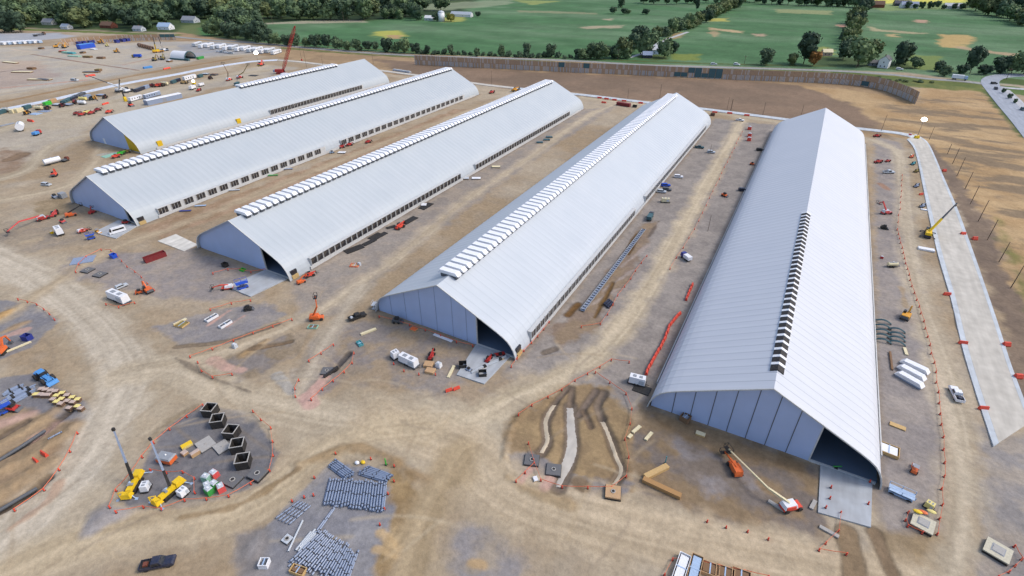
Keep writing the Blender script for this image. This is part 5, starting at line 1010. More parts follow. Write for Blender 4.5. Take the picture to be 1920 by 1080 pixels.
def barrier_row(px, label, group):
    pts = resample(smooth_line([np.array(p) for p in W(px)]), max(2, int(sum(math.hypot(*(b_-a_)) for a_, b_ in zip(W(px)[:-1], W(px)[1:]))/2.1)+1))
    for a_, b_ in zip(pts[:-1], pts[1:]):
        c = (a_+b_)/2; j = rng.uniform(-.09, .09)
        place("barrier", make("barrier", ("b_barrier",), lambda: b_barrier()), (c[0]+rng.uniform(-.08, .08), c[1], hz(*c)), math.atan2(b_[1]-a_[1], b_[0]-a_[0])+j, label, "barrier", group, (.98, 1.35, 1.05))
barrier_row([(1211, 704), (1216, 690), (1230, 665), (1246, 637), (1255, 612), (1267, 597), (1276, 588)], "red plastic barrier in the long row along the nearest hall's left side", "long row of red barriers")
barrier_row([(1286, 565), (1290, 552), (1299, 533)], "red plastic barrier in the short row beyond the long one", "short row of red barriers")
put("boom_lift", b_lift, ('traffic', local_tip((1470, 955), (1492, 950), (1366, 842), 2.4), local_tip((1470, 955), (1492, 950), (1440, 915), 3.0), 'cream', 'white'), (1470, 955), (1492, 950), "orange and white boom lift with long cream boom stretched low over the dirt", "boom lift", scale=1.0)
put("telehandler", b_lift, ('orange', local_tip((1384, 896), (1370, 868), (1358, 845), 1.6), None, None, 'orange'), (1384, 896), (1370, 868), "orange folded lift lying close beside the cream boom", "lift", scale=.95)
for a, b, l in [((1440, 940), (1470, 958), "grey timber skid left of the orange and white boom lift"), ((1536, 988), (1572, 1008), "long grey timber near the apron's lower corner"), ((1520, 955), (1528, 940), "short grey timber by the apron's left side"), ((1186, 812), (1200, 800), "short pale timber by the right trench"), ((1210, 826), (1222, 812), "second short pale timber by the right trench"), ((1178, 822), (1184, 816), "tiny pale timber by the right trench")]:
    put("timber_plank", b_plate, (math.hypot(*(G(*b)-G(*a))), .8, .4, 'cream' if 'pale' in l else 'concrete'), a, b, l, "timber")
put("site_box", b_crate, (2.2, 2.0, 1.6, 'dwood', 'grey'), (1284, 788), None, "dark box against the foot of the nearest hall's gable", "box", rot=-.3)
put("timber_stack", b_pallet, ('cream', 'wood', 2.2, 1.2, .5), (1313, 815), None, "pale timber stack before the nearest hall's gable", "timber stack")
put("survey_post", lambda: [("post", MB().box(-.1, .1, -.1, .1, 0, 2.6), P_('teal')), ("foot", MB().box(-.35, .35, -.35, .35, 0, .12), P_('black'))], ('t',), (1247, 870), None, "teal post standing in the mud above the timber L", "post")
put("survey_post", lambda: [("post", MB().beam((-.6, 0, .4), (.9, 0, 1.3), .22), P_('green')), ("foot", MB().box(-.35, .35, -.35, .35, 0, .35), P_('black'))], ('g',), (1566, 880), None, "green roll on the apron at the nearest hall's door", "roll", lift=.34)
# bottom edge crates
for a, b, w_, c, t, l in [((1270, 1088), (1282, 1052), 2.2, 'white', 'white', "long white crate cut by the bottom edge"), ((1298, 1085), (1304, 1060), 2.2, 'cardb', 'ltblue', "brown crate with pale blue goods at the bottom edge")]:
    put("packing_crate", b_crate, (6.0, w_, 1.3, c, t), a, b, l, "crate")
for x, y, l in [(1330, 1070, "left wooden crate of three at the bottom edge"), (1358, 1078, "middle wooden crate of three at the bottom edge"), (1388, 1084, "right wooden crate of three at the bottom edge")]:
    put("packing_crate", b_crate, (3.4, 2.6, .9, 'cardb', 'dwood'), (x, y), None, l, "crate", "wooden crates at the bottom edge", rot=.1)
# ---- right of the nearest hall
put("utility_vault", b_vault, (3.8, 3.8, .9), (1728, 985), None, "cream vault lid hung with yellow straps beside the apron", "vault", rot=-.25); put("utility_vault", b_vault, (4.0, 4.0, .9), (1868, 1036), None, "clean cream vault lid at the bottom right corner", "vault", rot=-.35)
for x, y, c, l in [(1716, 966, 'yellow', "yellow strap heap at the left of the strapped vault"), (1726, 967, 'orange', "orange strap heap on the strapped vault's back edge"), (1742, 966, 'lemon', "lemon strap heap at the right of the strapped vault")]:
    put("strap_heap", lambda c=c: [("heap", MB().ball((0, 0, .15), .7, 1.3, .7, .35), P_(c))], (c,), (x, y), None, l, "straps", lift=1.1)
put("generator", b_genset, (2.6, 'lemon', 'black'), (1740, 952), None, "yellow generator behind the strapped vault", "generator", rot=-.4, scale=.62)
put("scissor_lift", b_scissor, ('ltblue', 1.4), (1670, 920), (1706, 936), "pale blue and white lift lying low beside the apron", "lift", scale=(1.6, 1.3, .8))
put("road_roller", b_roller, ('orange',), (1712, 888), (1716, 875), "orange roller on the gravel right of the nearest hall", "roller", scale=.72)
put("packing_crate", b_crate, (4.2, 3.4, .9, 'wood', 'white'), (1665, 846), None, "wooden crate with white sheets against the nearest hall", "crate", rot=-.1)
put("timber_plank", b_plate, (3.4, 1.4, .3, 'wood'), (1674, 796), (1692, 803), "wooden panel lying on gravel behind the white-sheet crate", "panel"); put("timber_plank", b_plate, (3.6, .8, .4, 'cream'), (1695, 652), (1700, 667), "pale plank above the three white ridge caps", "plank"); put("timber_plank", b_plate, (9, .5, .5, 'dwood'), (1668, 657), (1673, 698), "long dark timber left of the three white ridge caps", "timber")
for a, b, l in [((1698, 683), (1730, 698), "farthest of three long white ridge caps on the gravel"), ((1692, 693), (1724, 710), "middle of three long white ridge caps on the gravel"), ((1688, 706), (1720, 724), "nearest of three long white ridge caps, on a grey stand")]:
    put("spare_ridge_cap", lambda: [("cap", MB().box(-3.6, 3.6, -1.0, 1.0, .5, 1.5, .9, .08), P_('white')), ("cradle", MB().box(-3.2, 3.2, -.9, .9, 0, .5), P_('steel'))], (1,), a, b, l, "ridge cap", "spare ridge caps")
put("pickup_truck", b_pickup, ('white', 'navy'), (1799, 757), (1784, 728), "white pickup truck driving on the dirt lane beside the concrete road", "pickup truck", scale=1.05)
put("excavator", b_excavator, ('amber', 4.0), (1692, 603), (1701, 590), "yellow excavator with blue bucket on gravel by the arch bundles", "excavator", scale=.95)
def b_arch():
    m = MB()
    for k in range(4):
        pts = [(-2.3+4.6*j/8, k*.22, .25+.9*math.sin(math.pi*j/8)) for j in range(9)]; m.tube(pts, .08, 6)
    return [("arch_bar", m, P_('dteal')), ("bearer", MB().box(-2.3, -2.1, -.1, .8, 0, .2).box(2.1, 2.3, -.1, .8, 0, .2), P_('dwood'))]
for k in range(5): put("arch_bundle", b_arch, (), (1655, 606+k*9), None, "dark curved bar bundle in the left column beside the yellow excavator", "bar bundle", "left column of arch bundles")
for k in range(4): put("arch_bundle", b_arch, (), (1681, 622+k*8), None, "dark curved bar bundle in the right column below the yellow excavator", "bar bundle", "right column of arch bundles")
put("tank_trailer", b_tank, (4.2, .8, 'cream'), (1658, 500), (1686, 500), "cream and yellow tank trailer on gravel right of the nearest hall", "trailer", scale=.85)
put("barrel", b_tote, ('red',), (1653, 484), None, "small red box close to the nearest hall above the cream trailer", "box", scale=.7)
put("mobile_crane", b_crane, ('yellow', local_tip((1737, 455), (1740, 428), (1801, 374), 14.0)), (1737, 455), (1740, 428), "yellow crane with long dark boom reaching over the concrete road", "crane", scale=.9)
put("flatbed", b_plate, (5.4, 2.2, .7, 'white'), (1725, 467), (1747, 471), "white flatbed load just below the yellow crane", "flatbed")
put("boom_lift", b_lift, ('pinkred', local_tip((1650, 402), (1672, 400), (1648, 381), 6.0), local_tip((1650, 402), (1672, 400), (1656, 378), 7.0), None, 'silver'), (1650, 402), (1672, 400), "red and white boom lift beside the nearest hall's right wall", "boom lift")
put("skid_steer", b_skid, ('black',), (1650, 428), (1664, 430), "black skid steer below the red and white boom lift", "skid steer", scale=.9)
for x, y, l, sc in [(1645, 305, "red telehandler near the far right corner of the nearest hall", .85), (1663, 303, "smaller red machine right of the far red telehandler", .6)]:
    put("telehandler", b_telehandler, ('red', .2), (x-5, y+1), (x+6, y), l, "telehandler", None, sc)
put("pickup_truck", b_pickup, ('silver',), (1660, 325), (1671, 325), "silver pickup truck on gravel near the far red telehandler", "pickup truck")
for x, y, c, l in [(1711, 308, 'teal', "teal machine by the concrete road, farthest"), (1717, 322, 'olive', "small olive machine behind the blue ones by the concrete road"), (1717, 350, 'steel', "blue-grey machine by the concrete road"), (1728, 388, 'steel', "blue machine by the concrete road just behind the yellow crane"), (1708, 295, 'net', "pinkish machine at the concrete road's bend")]:
    put("telehandler", b_telehandler, (c, .4), (x-4, y+3), (x+5, y-2), l, "machine", None, .7)
put("mat_stack", b_plate, (2.4, 1.2, .4, 'white'), (1732, 394), None, "white slab near the blue machine by the concrete road", "slab"); put("barrier", b_barrier, (), (1720, 366), (1733, 365), "red barrier between the two blue machines", "barrier")
put("work_platform", b_plate, (3, .4, .3, 'silver'), (1798, 617), (1812, 621), "pale bar lying across the concrete road's left edge", "bar")
for a, b, l in [((1768, 553), (1782, 554), "red barrier farthest along the concrete road's left edge"), ((1797, 644), (1812, 646), "red barrier midway along the concrete road's left edge"), ((1836, 767), (1850, 768), "red barrier nearest along the concrete road's left edge")]:
    put("barrier", b_barrier, (), a, b, l, "barrier", "red barriers at the concrete road's left edge", 1.15)
for x, y, l in [(1770, 321, "red barrier farthest on the dark strip right of the concrete road"), (1805, 440, "left red barrier of the pair beside the yellow crane's boom"), (1827, 449, "right red barrier of the pair beside the yellow crane's boom"), (1886, 648, "red barrier on the concrete road's right edge, farther of two"), (1908, 708, "red barrier on the concrete road's right edge, nearer of two")]:
    put("barrier", b_barrier, (), (x, y), None, l, "barrier", None, (.9, 2.2, 1.3), .4)
# ---- lane between fourth and nearest halls
put("dump_truck", b_truck, ('dgrey', 'dteal', 7.5, 1.6), (1215, 417), (1222, 404), "dark tipper truck at the head of the grey trough", "truck", scale=.85)
def trough():
    A, B = G(1207, 432), G(1092, 584); c = (A+B)/2; L = math.hypot(*(B-A)); root = link("conveyor_trough", None); root.location = (c[0], c[1], 0.1); root.rotation_euler = (0, 0, math.atan2(B[1]-A[1], B[0]-A[0]))
    part("bed", MB().box(-L/2, L/2, -.7, .7, .1, .35), P_('steel'), root); part("rail", MB().box(-L/2, L/2, -.8, -.65, .35, .85).box(-L/2, L/2, .65, .8, .35, .85), P_('grey'), root); cr = MB(); k = -L/2
    while k < L/2: cr.box(k, k+.2, -.65, .65, .36, .6); k += 1.6
    part("cross_bar", cr, P_('dgrey'), root); tag(root, "long straight grey trough lying beside the fourth hall's right wall", "trough")
trough()
for k in range(3): put("pipe_bundle", b_bundle, (3, 4.0, 1.1, .8, 'navy'), lerp((1131, 574), (1137, 580), k/2), lerp((1145, 562), (1152, 567), k/2), "dark blue pipe bundle in the group of three beside the grey trough", "pipe bundle", "dark blue bundles beside the trough", .9)
put("box_truck", b_truck, ('deepblue', 'white', 6.0, 1.6), (1293, 492), (1278, 481), "blue truck with white box standing in the lane", "truck", scale=.8)
put("skid_steer", b_skid, ('orange',), (1352, 366), (1364, 370), "orange skid steer in the lane beside the nearest hall", "skid steer", scale=.95); put("skid_steer", b_skid, ('orange',), (1410, 309), None, "small orange machine against the nearest hall's far left side", "machine", scale=.8)
for x, y, c, l, a in [(1311, 278, 'dteal', "dark green pickup truck at the far end of the lane", .2), (1272, 333, 'white', "white car parked in the lane beside the fourth hall", .3), (1248, 349, 'blue', "blue car beside the fourth hall", .5), (1240, 361, 'silver', "silver car between the blue car and the trailer", .2), (1333, 287, 'silver', "small silver car below the far lamp post", .2), (1425, 283, 'black', "black car against the nearest hall's far left side", .3), (1393, 358, 'navy', "navy machine against the nearest hall's left side", .3), (1387, 227, 'white', "white pickup truck at the far lane end by the perimeter road", .1), (1250, 357, 'dgrey', "dark grey car close right of the blue car", .2)]:
    put("car" if 'pickup' not in l else "pickup_truck", b_pickup if 'pickup' in l else b_suv, (c,), (x, y), None, l, "pickup truck" if 'pickup' in l else "car", None, .95, a)
put("equipment_trailer", b_genset, (4.6, 'cream', 'black'), (1238, 379), (1256, 380), "cream-roofed trailer with yellow end beside the fourth hall", "trailer", scale=.8)
for x, y, l in [(1405, 243, "orange barrel stack farthest at the far lane end"), (1405, 256, "orange barrel stack in the middle at the far lane end"), (1404, 264, "orange barrel stack nearest at the far lane end")]:
    put("barrel_stack", b_tote, ('traffic',), (x, y), None, l, "barrels", None, 1.6)
# ---- lane between third and fourth halls
for a, b, w_, l in [((648, 474), (680, 462), 3.6, "black mat stack nearest, beside the third hall's windows"), ((682, 461), (704, 450), 2.2, "narrow black mat stack second from the near end"), ((693, 449), (712, 438), 2.4, "black mat stack, left of the middle pair"), ((702, 449), (724, 437), 2.4, "black mat stack, right of the middle pair"), ((725, 429), (742, 424), 2.0, "greenish dark mat stack left of the red telehandler"), ((758, 420), (780, 408), 3.0, "black mat stack right of the red telehandler"), ((790, 393), (808, 382), 3.4, "black mat stack farthest up the third hall")]:
    put("mat_stack", b_mat, (math.hypot(*(G(*b)-G(*a))), w_, 'black'), a, b, l, "mats", "black mat stacks beside the third hall")
put("telehandler", b_telehandler, ('traffic', .6), (743, 432), (757, 424), "red telehandler among the black mats beside the third hall", "telehandler", scale=1.0)
for x, y, c, l, w_ in [(872, 336, 'silver', "grey board stack by the third hall's window gap", 4), (893, 336, 'white', "white board stack by the third hall's window gap", 4.5), (930, 314, 'cream', "cream and yellow board stack farther up the third hall", 4.5), (795, 386, 'white', "white sheet bundle at the third hall's far mats", 2.4)]:
    put("board_stack", b_pallet, (c, 'dgrey', w_, 2.6, .6), (x, y), None, l, "boards", None, 1.0, .5)
put("rubble_crate", b_crate, (3.2, 2.4, .5, 'net', 'cardb'), (665, 498), None, "orange framed rubble tray before the third hall's first windows", "tray", rot=.4); put("water_tank", b_tote, ('silver',), (674, 497), None, "pale tank right of the rubble tray", "tank", scale=.8)
for x, y, l in [(1030, 258, "teal pallet farthest beside the third hall"), (1025, 263, "teal pallet middle beside the third hall"), (1012, 268, "teal pallet nearest beside the third hall")]:
    put("pallet_stack", b_pallet, ('dteal', 'dteal', 4, 2, .7), (x, y), None, l, "pallet", None, 1, .5)
# ---- lane between second and third halls
for x, y, c, l, t in [(640, 277, 'red', "red telehandler in the gap of the second hall's windows", 't'), (655, 273, 'red', "second red machine right of the red telehandler by the second hall", 't'), (690, 268, 'red', "red machine far right of the window gap of the second hall", 't'), (622, 287, 'ltblue', "pale blue machine below the second hall's window gap", 's')]:
    put("telehandler", b_telehandler if t == 't' else b_skid, (c, .3) if t == 't' else (c,), (x-4, y+1), (x+5, y-1), l, "telehandler" if t == 't' else "machine", None, .8)
put("board_stack", b_pallet, ('white', 'dgrey', 4.4, 2.6, .6), (641, 287), None, "white board stack below the red telehandler of the second hall", "boards", rot=.4)
for x, y, c, l in [(540, 318, 'steel', "grey-blue board stack beside the second hall's middle windows", ), (376, 387, 'ltblue', "pale blue sheets beside the second hall's front windows"), (348, 397, 'deepblue', "deep blue sheets beside the second hall's front windows"), (512, 330, 'green', "small green box beside the second hall's middle windows"), (440, 358, 'silver', "pale board stack between pale blue sheets and green box")]:
    put("board_stack", b_pallet, (c, 'dgrey', 5, 1.2, .5), (x, y), None, l, "boards", None, 1, .62)
# ---- before the second hall
put("van", b_van, (), (236, 432), (206, 441), "white passenger van parked in front of the second hall", "van")
put("scissor_lift", b_scissor, ('blue', 2.0), (166, 450), (178, 447), "blue lift with black end left of the white van", "lift"); put("roller", b_roller, ('amber',), (185, 437), None, "small amber roller between blue lift and second hall's door", "roller", scale=.7)
put("boom_lift", b_lift, ('traffic', local_tip((150, 437), (162, 433), (171, 428), 2.4), None, None, 'white'), (150, 437), (162, 433), "orange boom lift with yellow basket behind the blue lift", "boom lift", scale=.8)
put("box_trailer", b_genset, (4.2, 'white', 'black'), (108, 432), (118, 446), "white generator trailer before the second hall, left of the lifts", "generator", scale=1.15)
put("boom_lift", b_lift, ('red', local_tip((72, 415), (92, 409), (20, 432), 1.8), local_tip((72, 415), (92, 409), (40, 415), 3.2), 'pinkred', 'silver'), (72, 415), (92, 409), "red boom lift with long boom stretched low to the left", "boom lift", scale=1.1)
put("telehandler", b_telehandler, ('pinkred', .4), (98, 409), (108, 400), "pinkish red machine at the end of the long red boom lift", "machine", scale=.9); put("skid_steer", b_skid, ('pinkred',), (119, 418), None, "flat red machine below the orange lift at the second hall", "machine", scale=.9)
put("boom_lift", b_lift, ('orange', local_tip((128, 407), (140, 404), (153, 383), 4.2), None, 'black', 'orange'), (128, 407), (140, 404), "orange lift with black boom at the second hall's gable", "boom lift", scale=.95); put("boom_lift", b_lift, ('red', (1.2, 0, 4.0), (.6, 0, 4.4), None, 'red'), (170, 402), (178, 398), "red lift close against the second hall's gable", "boom lift", scale=.7)
put("skid_steer", b_skid, ('red',), (237, 420), None, "red machine at the second hall's door corner", "machine", rot=.6, scale=.9); put("site_hut", b_container, (3.4, 'grey', 2.4, 2.4), (119, 370), None, "small grey hut at the second hall's left corner", "hut"); put("skid_steer", b_skid, ('steel',), (104, 371), None, "blue-grey machine left of the grey hut", "machine")
put("yellow_box", b_tote, ('yellow',), (98, 438), None, "small yellow box left of the white generator trailer", "box", scale=.8)
# ---- left of the far halls
put("tank_trailer", b_tank, (8.5, 1.6), (82, 312), (118, 303), "white tank truck trailer on the dirt left of the second hall", "tanker", scale=.9); put("truck", b_truck, ('rust', 'dgrey', 5, .8), (118, 305), (130, 300), "rust-red truck pulling the white tank trailer", "truck", scale=.8)
put("skid_steer", b_excavator, ('traffic', 3), (100, 333), (106, 327), "orange excavator alone on the dirt below the white tank trailer", "excavator", scale=.9); put("pickup_truck", b_suv, ('silver',), (88, 348), None, "silver car far left on the dirt", "car", rot=.3)
put("storage_tank", b_tank, (8, 2.2), (38, 253), (44, 236), "big white tank standing on end of the left dirt yard", "tank"); put("truck", b_truck, ('red', 'skyblue', 6, 1.4), (64, 256), (78, 250), "blue and red truck right of the big white tank", "truck")
put("barrier", b_barrier, (), (52, 227), (64, 229), "red barrier above the big white tank", "barrier", None, (3, 2, 1.5)); put("board_stack", b_mat, (9, 3, 'grey'), (5, 236), (22, 232), "grey boards left of the big white tank", "boards")
for x, y, c, l in [(145, 215, 'darkred', "dark red machine at the left of the red group"), (154, 217, 'red', "red machine at the middle of the red group"), (163, 213, 'lemon', "yellow and red machine in the red group"), (172, 214, 'red', "bright red machine at the right of the red group"), (184, 208, 'darkred', "long dark red machine above the red group"), (205, 212, 'traffic', "orange-red barrier right of the red group")]:
    put("telehandler", b_telehandler, (c, .3), (x-5, y+1), (x+5, y-1), l, "machine", None, 1.0)
for x, y, c, l in [(228, 290, 'bright', "green machine by the first hall's front corner"), (218, 296, 'traffic', "red machine by the first hall's front corner"), (238, 287, 'olive', "olive machine by the first hall's front corner")]:
    put("telehandler", b_telehandler, (c, .3), (x-5, y+1), (x+5, y-1), l, "machine", None, .9)
put("rubble_tray", b_mat, (8, 5, 'ltgreen'), (192, 296), (222, 288), "pale green mats by the first hall's front corner", "mats")
# ---- machines and stores along the covered road
L = [("container", 4, 213, 'dteal'), ("tank", 14, 210, 'offwhite'), ("container", 28, 211, 'cream'), ("container", 37, 210, 'cream'), ("machine", 52, 214, 'amber'), ("mats", 66, 214, 'ltblue'), ("container", 52, 204, 'dteal'), ("tank", 74, 206, 'cream'), ("mats", 84, 209, 'steel'), ("container", 90, 197, 'bright'), ("machine", 90, 205, 'rust'), ("container", 100, 192, 'cardb'),
     ("board", 108, 198, 'silver'), ("machine", 118, 200, 'darkred'), ("beams", 126, 190, 'dteal'), ("beams", 138, 185, 'navy'), ("machine", 142, 194, 'red'), ("board", 128, 198, 'steel'), ("tank", 155, 196, 'white'), ("tank", 157, 189, 'lemon'), ("beams", 150, 180, 'dgrey'), ("container", 165, 184, 'steel'), ("machine", 172, 187, 'dteal'), ("machine", 198, 184, 'rust'), ("board", 190, 180, 'steel'),
     ("container", 258, 172, 'navy'), ("container", 266, 169, 'navy'), ("container", 275, 166, 'steel'), ("machine", 286, 163, 'darkred'), ("machine", 296, 163, 'traffic'), ("tank", 310, 160, 'cream'), ("machine", 303, 162, 'brown'), ("container", 326, 156, 'dteal'), ("container", 334, 153, 'navy'), ("container", 376, 145, 'dteal'), ("machine", 395, 148, 'rust'), ("board", 402, 141, 'brown'), ("mats", 475, 142, 'black'), ("container", 445, 160, 'dteal'), ("board", 386, 140, 'silver'), ("machine", 346, 157, 'wood')]
ways = ["by the white-covered road", "on the strip beside the white-covered road"]
side = ["left end", "left part", "middle", "right part", "right end"]
cnt = {}
for k, x, y, c in L:
    key = (k, c); cnt[key] = cnt.get(key, 0)+1
    nxt = min((o for o in L if o[1] > x), key=lambda o: o[1], default=None); prv = max((o for o in L if o[1] < x), key=lambda o: o[1], default=None)
    names = {'dteal': 'dark teal', 'offwhite': 'off-white', 'cream': 'cream', 'amber': 'amber', 'ltblue': 'pale blue', 'steel': 'blue-grey', 'bright': 'bright green', 'rust': 'rust-brown', 'cardb': 'tan', 'silver': 'silver', 'darkred': 'dark red', 'navy': 'navy', 'red': 'red', 'white': 'white', 'lemon': 'lemon yellow', 'dgrey': 'dark grey', 'traffic': 'orange-red', 'brown': 'brown', 'black': 'black', 'wood': 'wood-coloured'}
    what = {'container': 'container', 'tank': 'tank', 'machine': 'machine', 'mats': 'mat stack', 'board': 'board stack', 'beams': 'beam bundle'}[k]
    ref = prv or nxt
    lab = "%s %s beside the white-covered road, right of a %s %s" % (names[c], what, names[ref[3]], {'mats': 'mat stack', 'board': 'board stack', 'beams': 'beam bundle'}.get(ref[0], ref[0])) if prv else "%s %s at the far left of the row beside the white-covered road" % (names[c], what)
    if k == 'container': put("container", b_container, (6.0, c, 2.6, 2.4), (x, y), None, lab, what, None, 1, -1.1)
    elif k == 'tank': put("tank_trailer", b_tank, (5.5, 1.2, c), (x, y), None, lab, what, None, 1, .4)
    elif k == 'machine': put("telehandler", b_telehandler, (c, .5), (x, y), None, lab, what, None, 1.25, rng.uniform(-.8, .8))
    elif k == 'mats': put("mat_stack", b_mat, (8, 5, c), (x, y), None, lab, what, None, 1, .3)
    elif k == 'board': put("board_stack", b_pallet, (c, 'dgrey', 6, 4, 1.2), (x, y), None, lab, what, None, 1, .3)
    else: put("beam_bundle", b_bundle, (6, 14, 4, 1.6, c), (x, y), None, lab, what, None, 1, -.85)
put("concrete_pump", b_crane, ('white', local_tip((212, 175), (246, 168), (224, 150), 14), 'dgrey'), (212, 175), (246, 168), "white boom pump truck standing by the white-covered road", "pump truck", scale=1.1)
put("concrete_pump", b_crane, ('white', local_tip((246, 172), (222, 174), (233, 148), 16), 'dgrey'), (230, 176), (254, 170), "second white boom pump truck behind the yellow crane hook", "pump truck", scale=.9)
put("excavator", b_excavator, ('amber', 7), (172, 184), (184, 189), "amber excavator with its arm down in the row by the covered road", "excavator"); put("hook_stand", lambda: [("column", MB().box(-1, 1, -1, 1, 0, 3.6, .25, .25), P_('yellow')), ("cap", MB().box(-.4, .4, -.4, .4, 3.6, 8), P_('black'))], (1,), (236, 190), None, "yellow block stand left of the white box trailer", "stand")
put("office_trailer", b_trailer, (11, 'white', 2.6), (244, 191), (266, 185), "white box trailer right of the yellow block stand", "trailer"); put("office_trailer", b_trailer, (15, 'steel', 2.8), (268, 187), (304, 177), "blue-grey long container trailer right of the white box trailer", "trailer")
put("storage_shed", lambda: [("wall", MB().box(-14, 14, -2.6, 2.6, 0, 3.4), P_('steel')), ("roof", MB().box(-14.2, 14.2, -2.8, 2.8, 3.4, 3.9, .2, 1.2), P_('white')), ("door", MB().box(-2, 1, -2.65, -2.6, 0, 2.8), P_('grey'))], (1,), (270, 198), (343, 182), "long low shed with white roof behind the first hall", "shed")
put("office_trailer", b_trailer, (12, 'white', 2.8), (342, 153), (370, 146), "white office trailer with four windows by the covered road", "trailer", scale=1.1); put("box_truck", b_truck, ('white', 'white', 7, 2.2), (356, 170), (368, 165), "white box truck on the dirt behind the first hall, left one", "truck"); put("box_truck", b_truck, ('white', 'white', 6, 1.8), (373, 163), (383, 160), "white box truck on the dirt behind the first hall, right one", "truck", scale=.9)
put("telehandler", b_telehandler, ('red', .3), (368, 173), (378, 169), "red machine right of the left white box truck", "machine"); put("skid_steer", b_skid, ('traffic',), (246, 199), None, "red machine below the white box trailer", "machine", scale=1.4); put("barrier", b_barrier, (), (193, 197), (203, 194), "long red barrier on the dirt left of the yellow stand", "barrier", None, (3, 1.5, 1.2))
put("boom_lift", b_lift, ('traffic', local_tip((424, 153), (436, 149), (421, 127), 13), local_tip((424, 153), (436, 149), (428, 140), 8), 'dwood'), (424, 153), (436, 149), "red lift with raised dark boom behind the first hall, left one", "boom lift", scale=1.3); put("boom_lift", b_lift, ('red', local_tip((444, 148), (456, 145), (461, 127), 12), local_tip((444, 148), (456, 145), (455, 138), 7), 'olive'), (444, 148), (456, 145), "red lift with raised yellow boom behind the first hall, right one", "boom lift", scale=1.3)
put("skid_steer", b_excavator, ('traffic', 4), (484, 125), (494, 122), "orange excavator below the left lamp mast", "excavator", scale=1.3)
# red lattice crawler crane
def lattice():
    c, z0 = G(527, 138), 0; base = (c[0], c[1], 0); root = link("crawler_crane", None); root.location = base; root.rotation_euler = (0, 0, .5)
    for y in (-2.2, 2.2): part("track", MB().box(-4, 4, y-.6, y+.6, 0, 1.5, .6), P_('darkred'), root)
    part("house", MB().box(-5, 2.5, -1.8, 1.8, 1.6, 4.0, .2, .2), P_('red'), root); part("cab", MB().box(1.5, 3.4, 1.0, 2.2, 1.7, 3.8, .1, .1), P_('glass'), root); part("counterweight", MB().box(-6.5, -4.9, -2, 2, 1.6, 3.6), P_('steel'), root)
    c2, h = tall((540, 130), 48); t = G(553, 49, 42.0); th = .5; dx, dy = t[0]-c[0], t[1]-c[1]; tip = Vector((dx*math.cos(th)+dy*math.sin(th), -dx*math.sin(th)+dy*math.cos(th), 42.0)); r0 = Vector((2.2, 0, 2.4)); d = (tip-r0); Ln = d.length; d.normalize(); u = d.cross(Vector((0, 0, 1))).normalized(); w = u.cross(d); m = MB(); N = 18; q = 1.0
    for i in range(N):
        a = r0+d*Ln*i/N; b = r0+d*Ln*(i+1)/N; s0 = q*min(1, .3+i/3, .3+(N-i)/3); s1 = q*min(1, .3+(i+1)/3, .3+(N-i-1)/3)
        C4 = [(1, 1), (1, -1), (-1, -1), (-1, 1)]
        for j, (e, f_) in enumerate(C4):
            m.beam(a+u*e*s0+w*f_*s0, b+u*e*s1+w*f_*s1, .26); e2, f2 = C4[(j+1) % 4]; m.beam(a+u*e*s0+w*f_*s0, b+u*e2*s1+w*f2*s1, .2)
    part("lattice_boom", m, P_('red'), root); part("hoist_line", MB().beam(tip, (tip[0], tip[1], 14), .12), P_('black'), root); part("hook_block", MB().box(tip[0]-.5, tip[0]+.5, tip[1]-.5, tip[1]+.5, 12.5, 14.2), P_('red'), root)
    tag(root, "red crawler crane with tall red lattice boom behind the first hall", "crane")
lattice()
put("white_tarp_pile", lambda: [("tarp", MB().ball((0, 0, .3), 4.5, 1.6, .8, .4), P_('white')), ("block", MB().box(-4, -2, -1, 1, 0, 1.4), P_('grey'))], (1,), (536, 141), None, "white sheet-covered pile beside the first hall's ridge caps", "pile")
# ---- far left yard
for k in range(14):
    t = k/13; x = 357+148*t; y = 90+13*t+(2 if k % 2 else 0); xs_ = 372+138*t
    put("site_trailer", b_trailer, (13.5, 'white' if k % 3 else 'silver', 2.6, 3.2), (x, y), (x+26, y-8), "white site trailer in the double row beside the country road", "trailer", "site trailers in the double row", 1.25)
for k, (x, y) in enumerate([(410, 98), (418, 99), (426, 100), (434, 101)]): put("car", b_suv, ('white' if k % 2 == 0 else 'silver',), (x, y), None, "%s car parked in front of the site trailers" % ('white' if k % 2 == 0 else 'silver'), "car", "%s cars before the site trailers" % ('white' if k % 2 == 0 else 'silver'), 1.3, .3)
def quonset():
    loc, r, Ln = pose((326, 109), (362, 112)); root = link("arched_shelter", None); root.location = loc; root.rotation_euler = (0, 0, r); Ln = 22; m = MB(); e = MB(); vs = []; n = 14
    for x in (-Ln/2, Ln/2): vs += [(x, 7*math.cos(math.pi*k/n), 8*math.sin(math.pi*k/n)) for k in range(n+1)]
    m.quadmesh(vs, [(k, k+1, n+2+k, n+1+k) for k in range(n)]); part("cover", m, P_('white'), root)
    for k in range(n): e.beam((Ln/2+.1, 7.2*math.cos(math.pi*k/n), 8.2*math.sin(math.pi*k/n)), (Ln/2+.1, 7.2*math.cos(math.pi*(k+1)/n), 8.2*math.sin(math.pi*(k+1)/n)), .7)
    part("end_arch", e, P_('dteal'), root); b = MB()
    for y in (-7, 7): b.box(-Ln/2, Ln/2, y-.8, y+.8, 0, 1.6)
    part("base_block", b, P_('dteal'), root); part("back_wall", MB().box(-Ln/2+.2, -Ln/2+.5, -6, 6, 0, 5), P_('offwhite'), root); tag(root, "white arched shelter with dark teal end arch in the far yard", "shelter")
quonset()
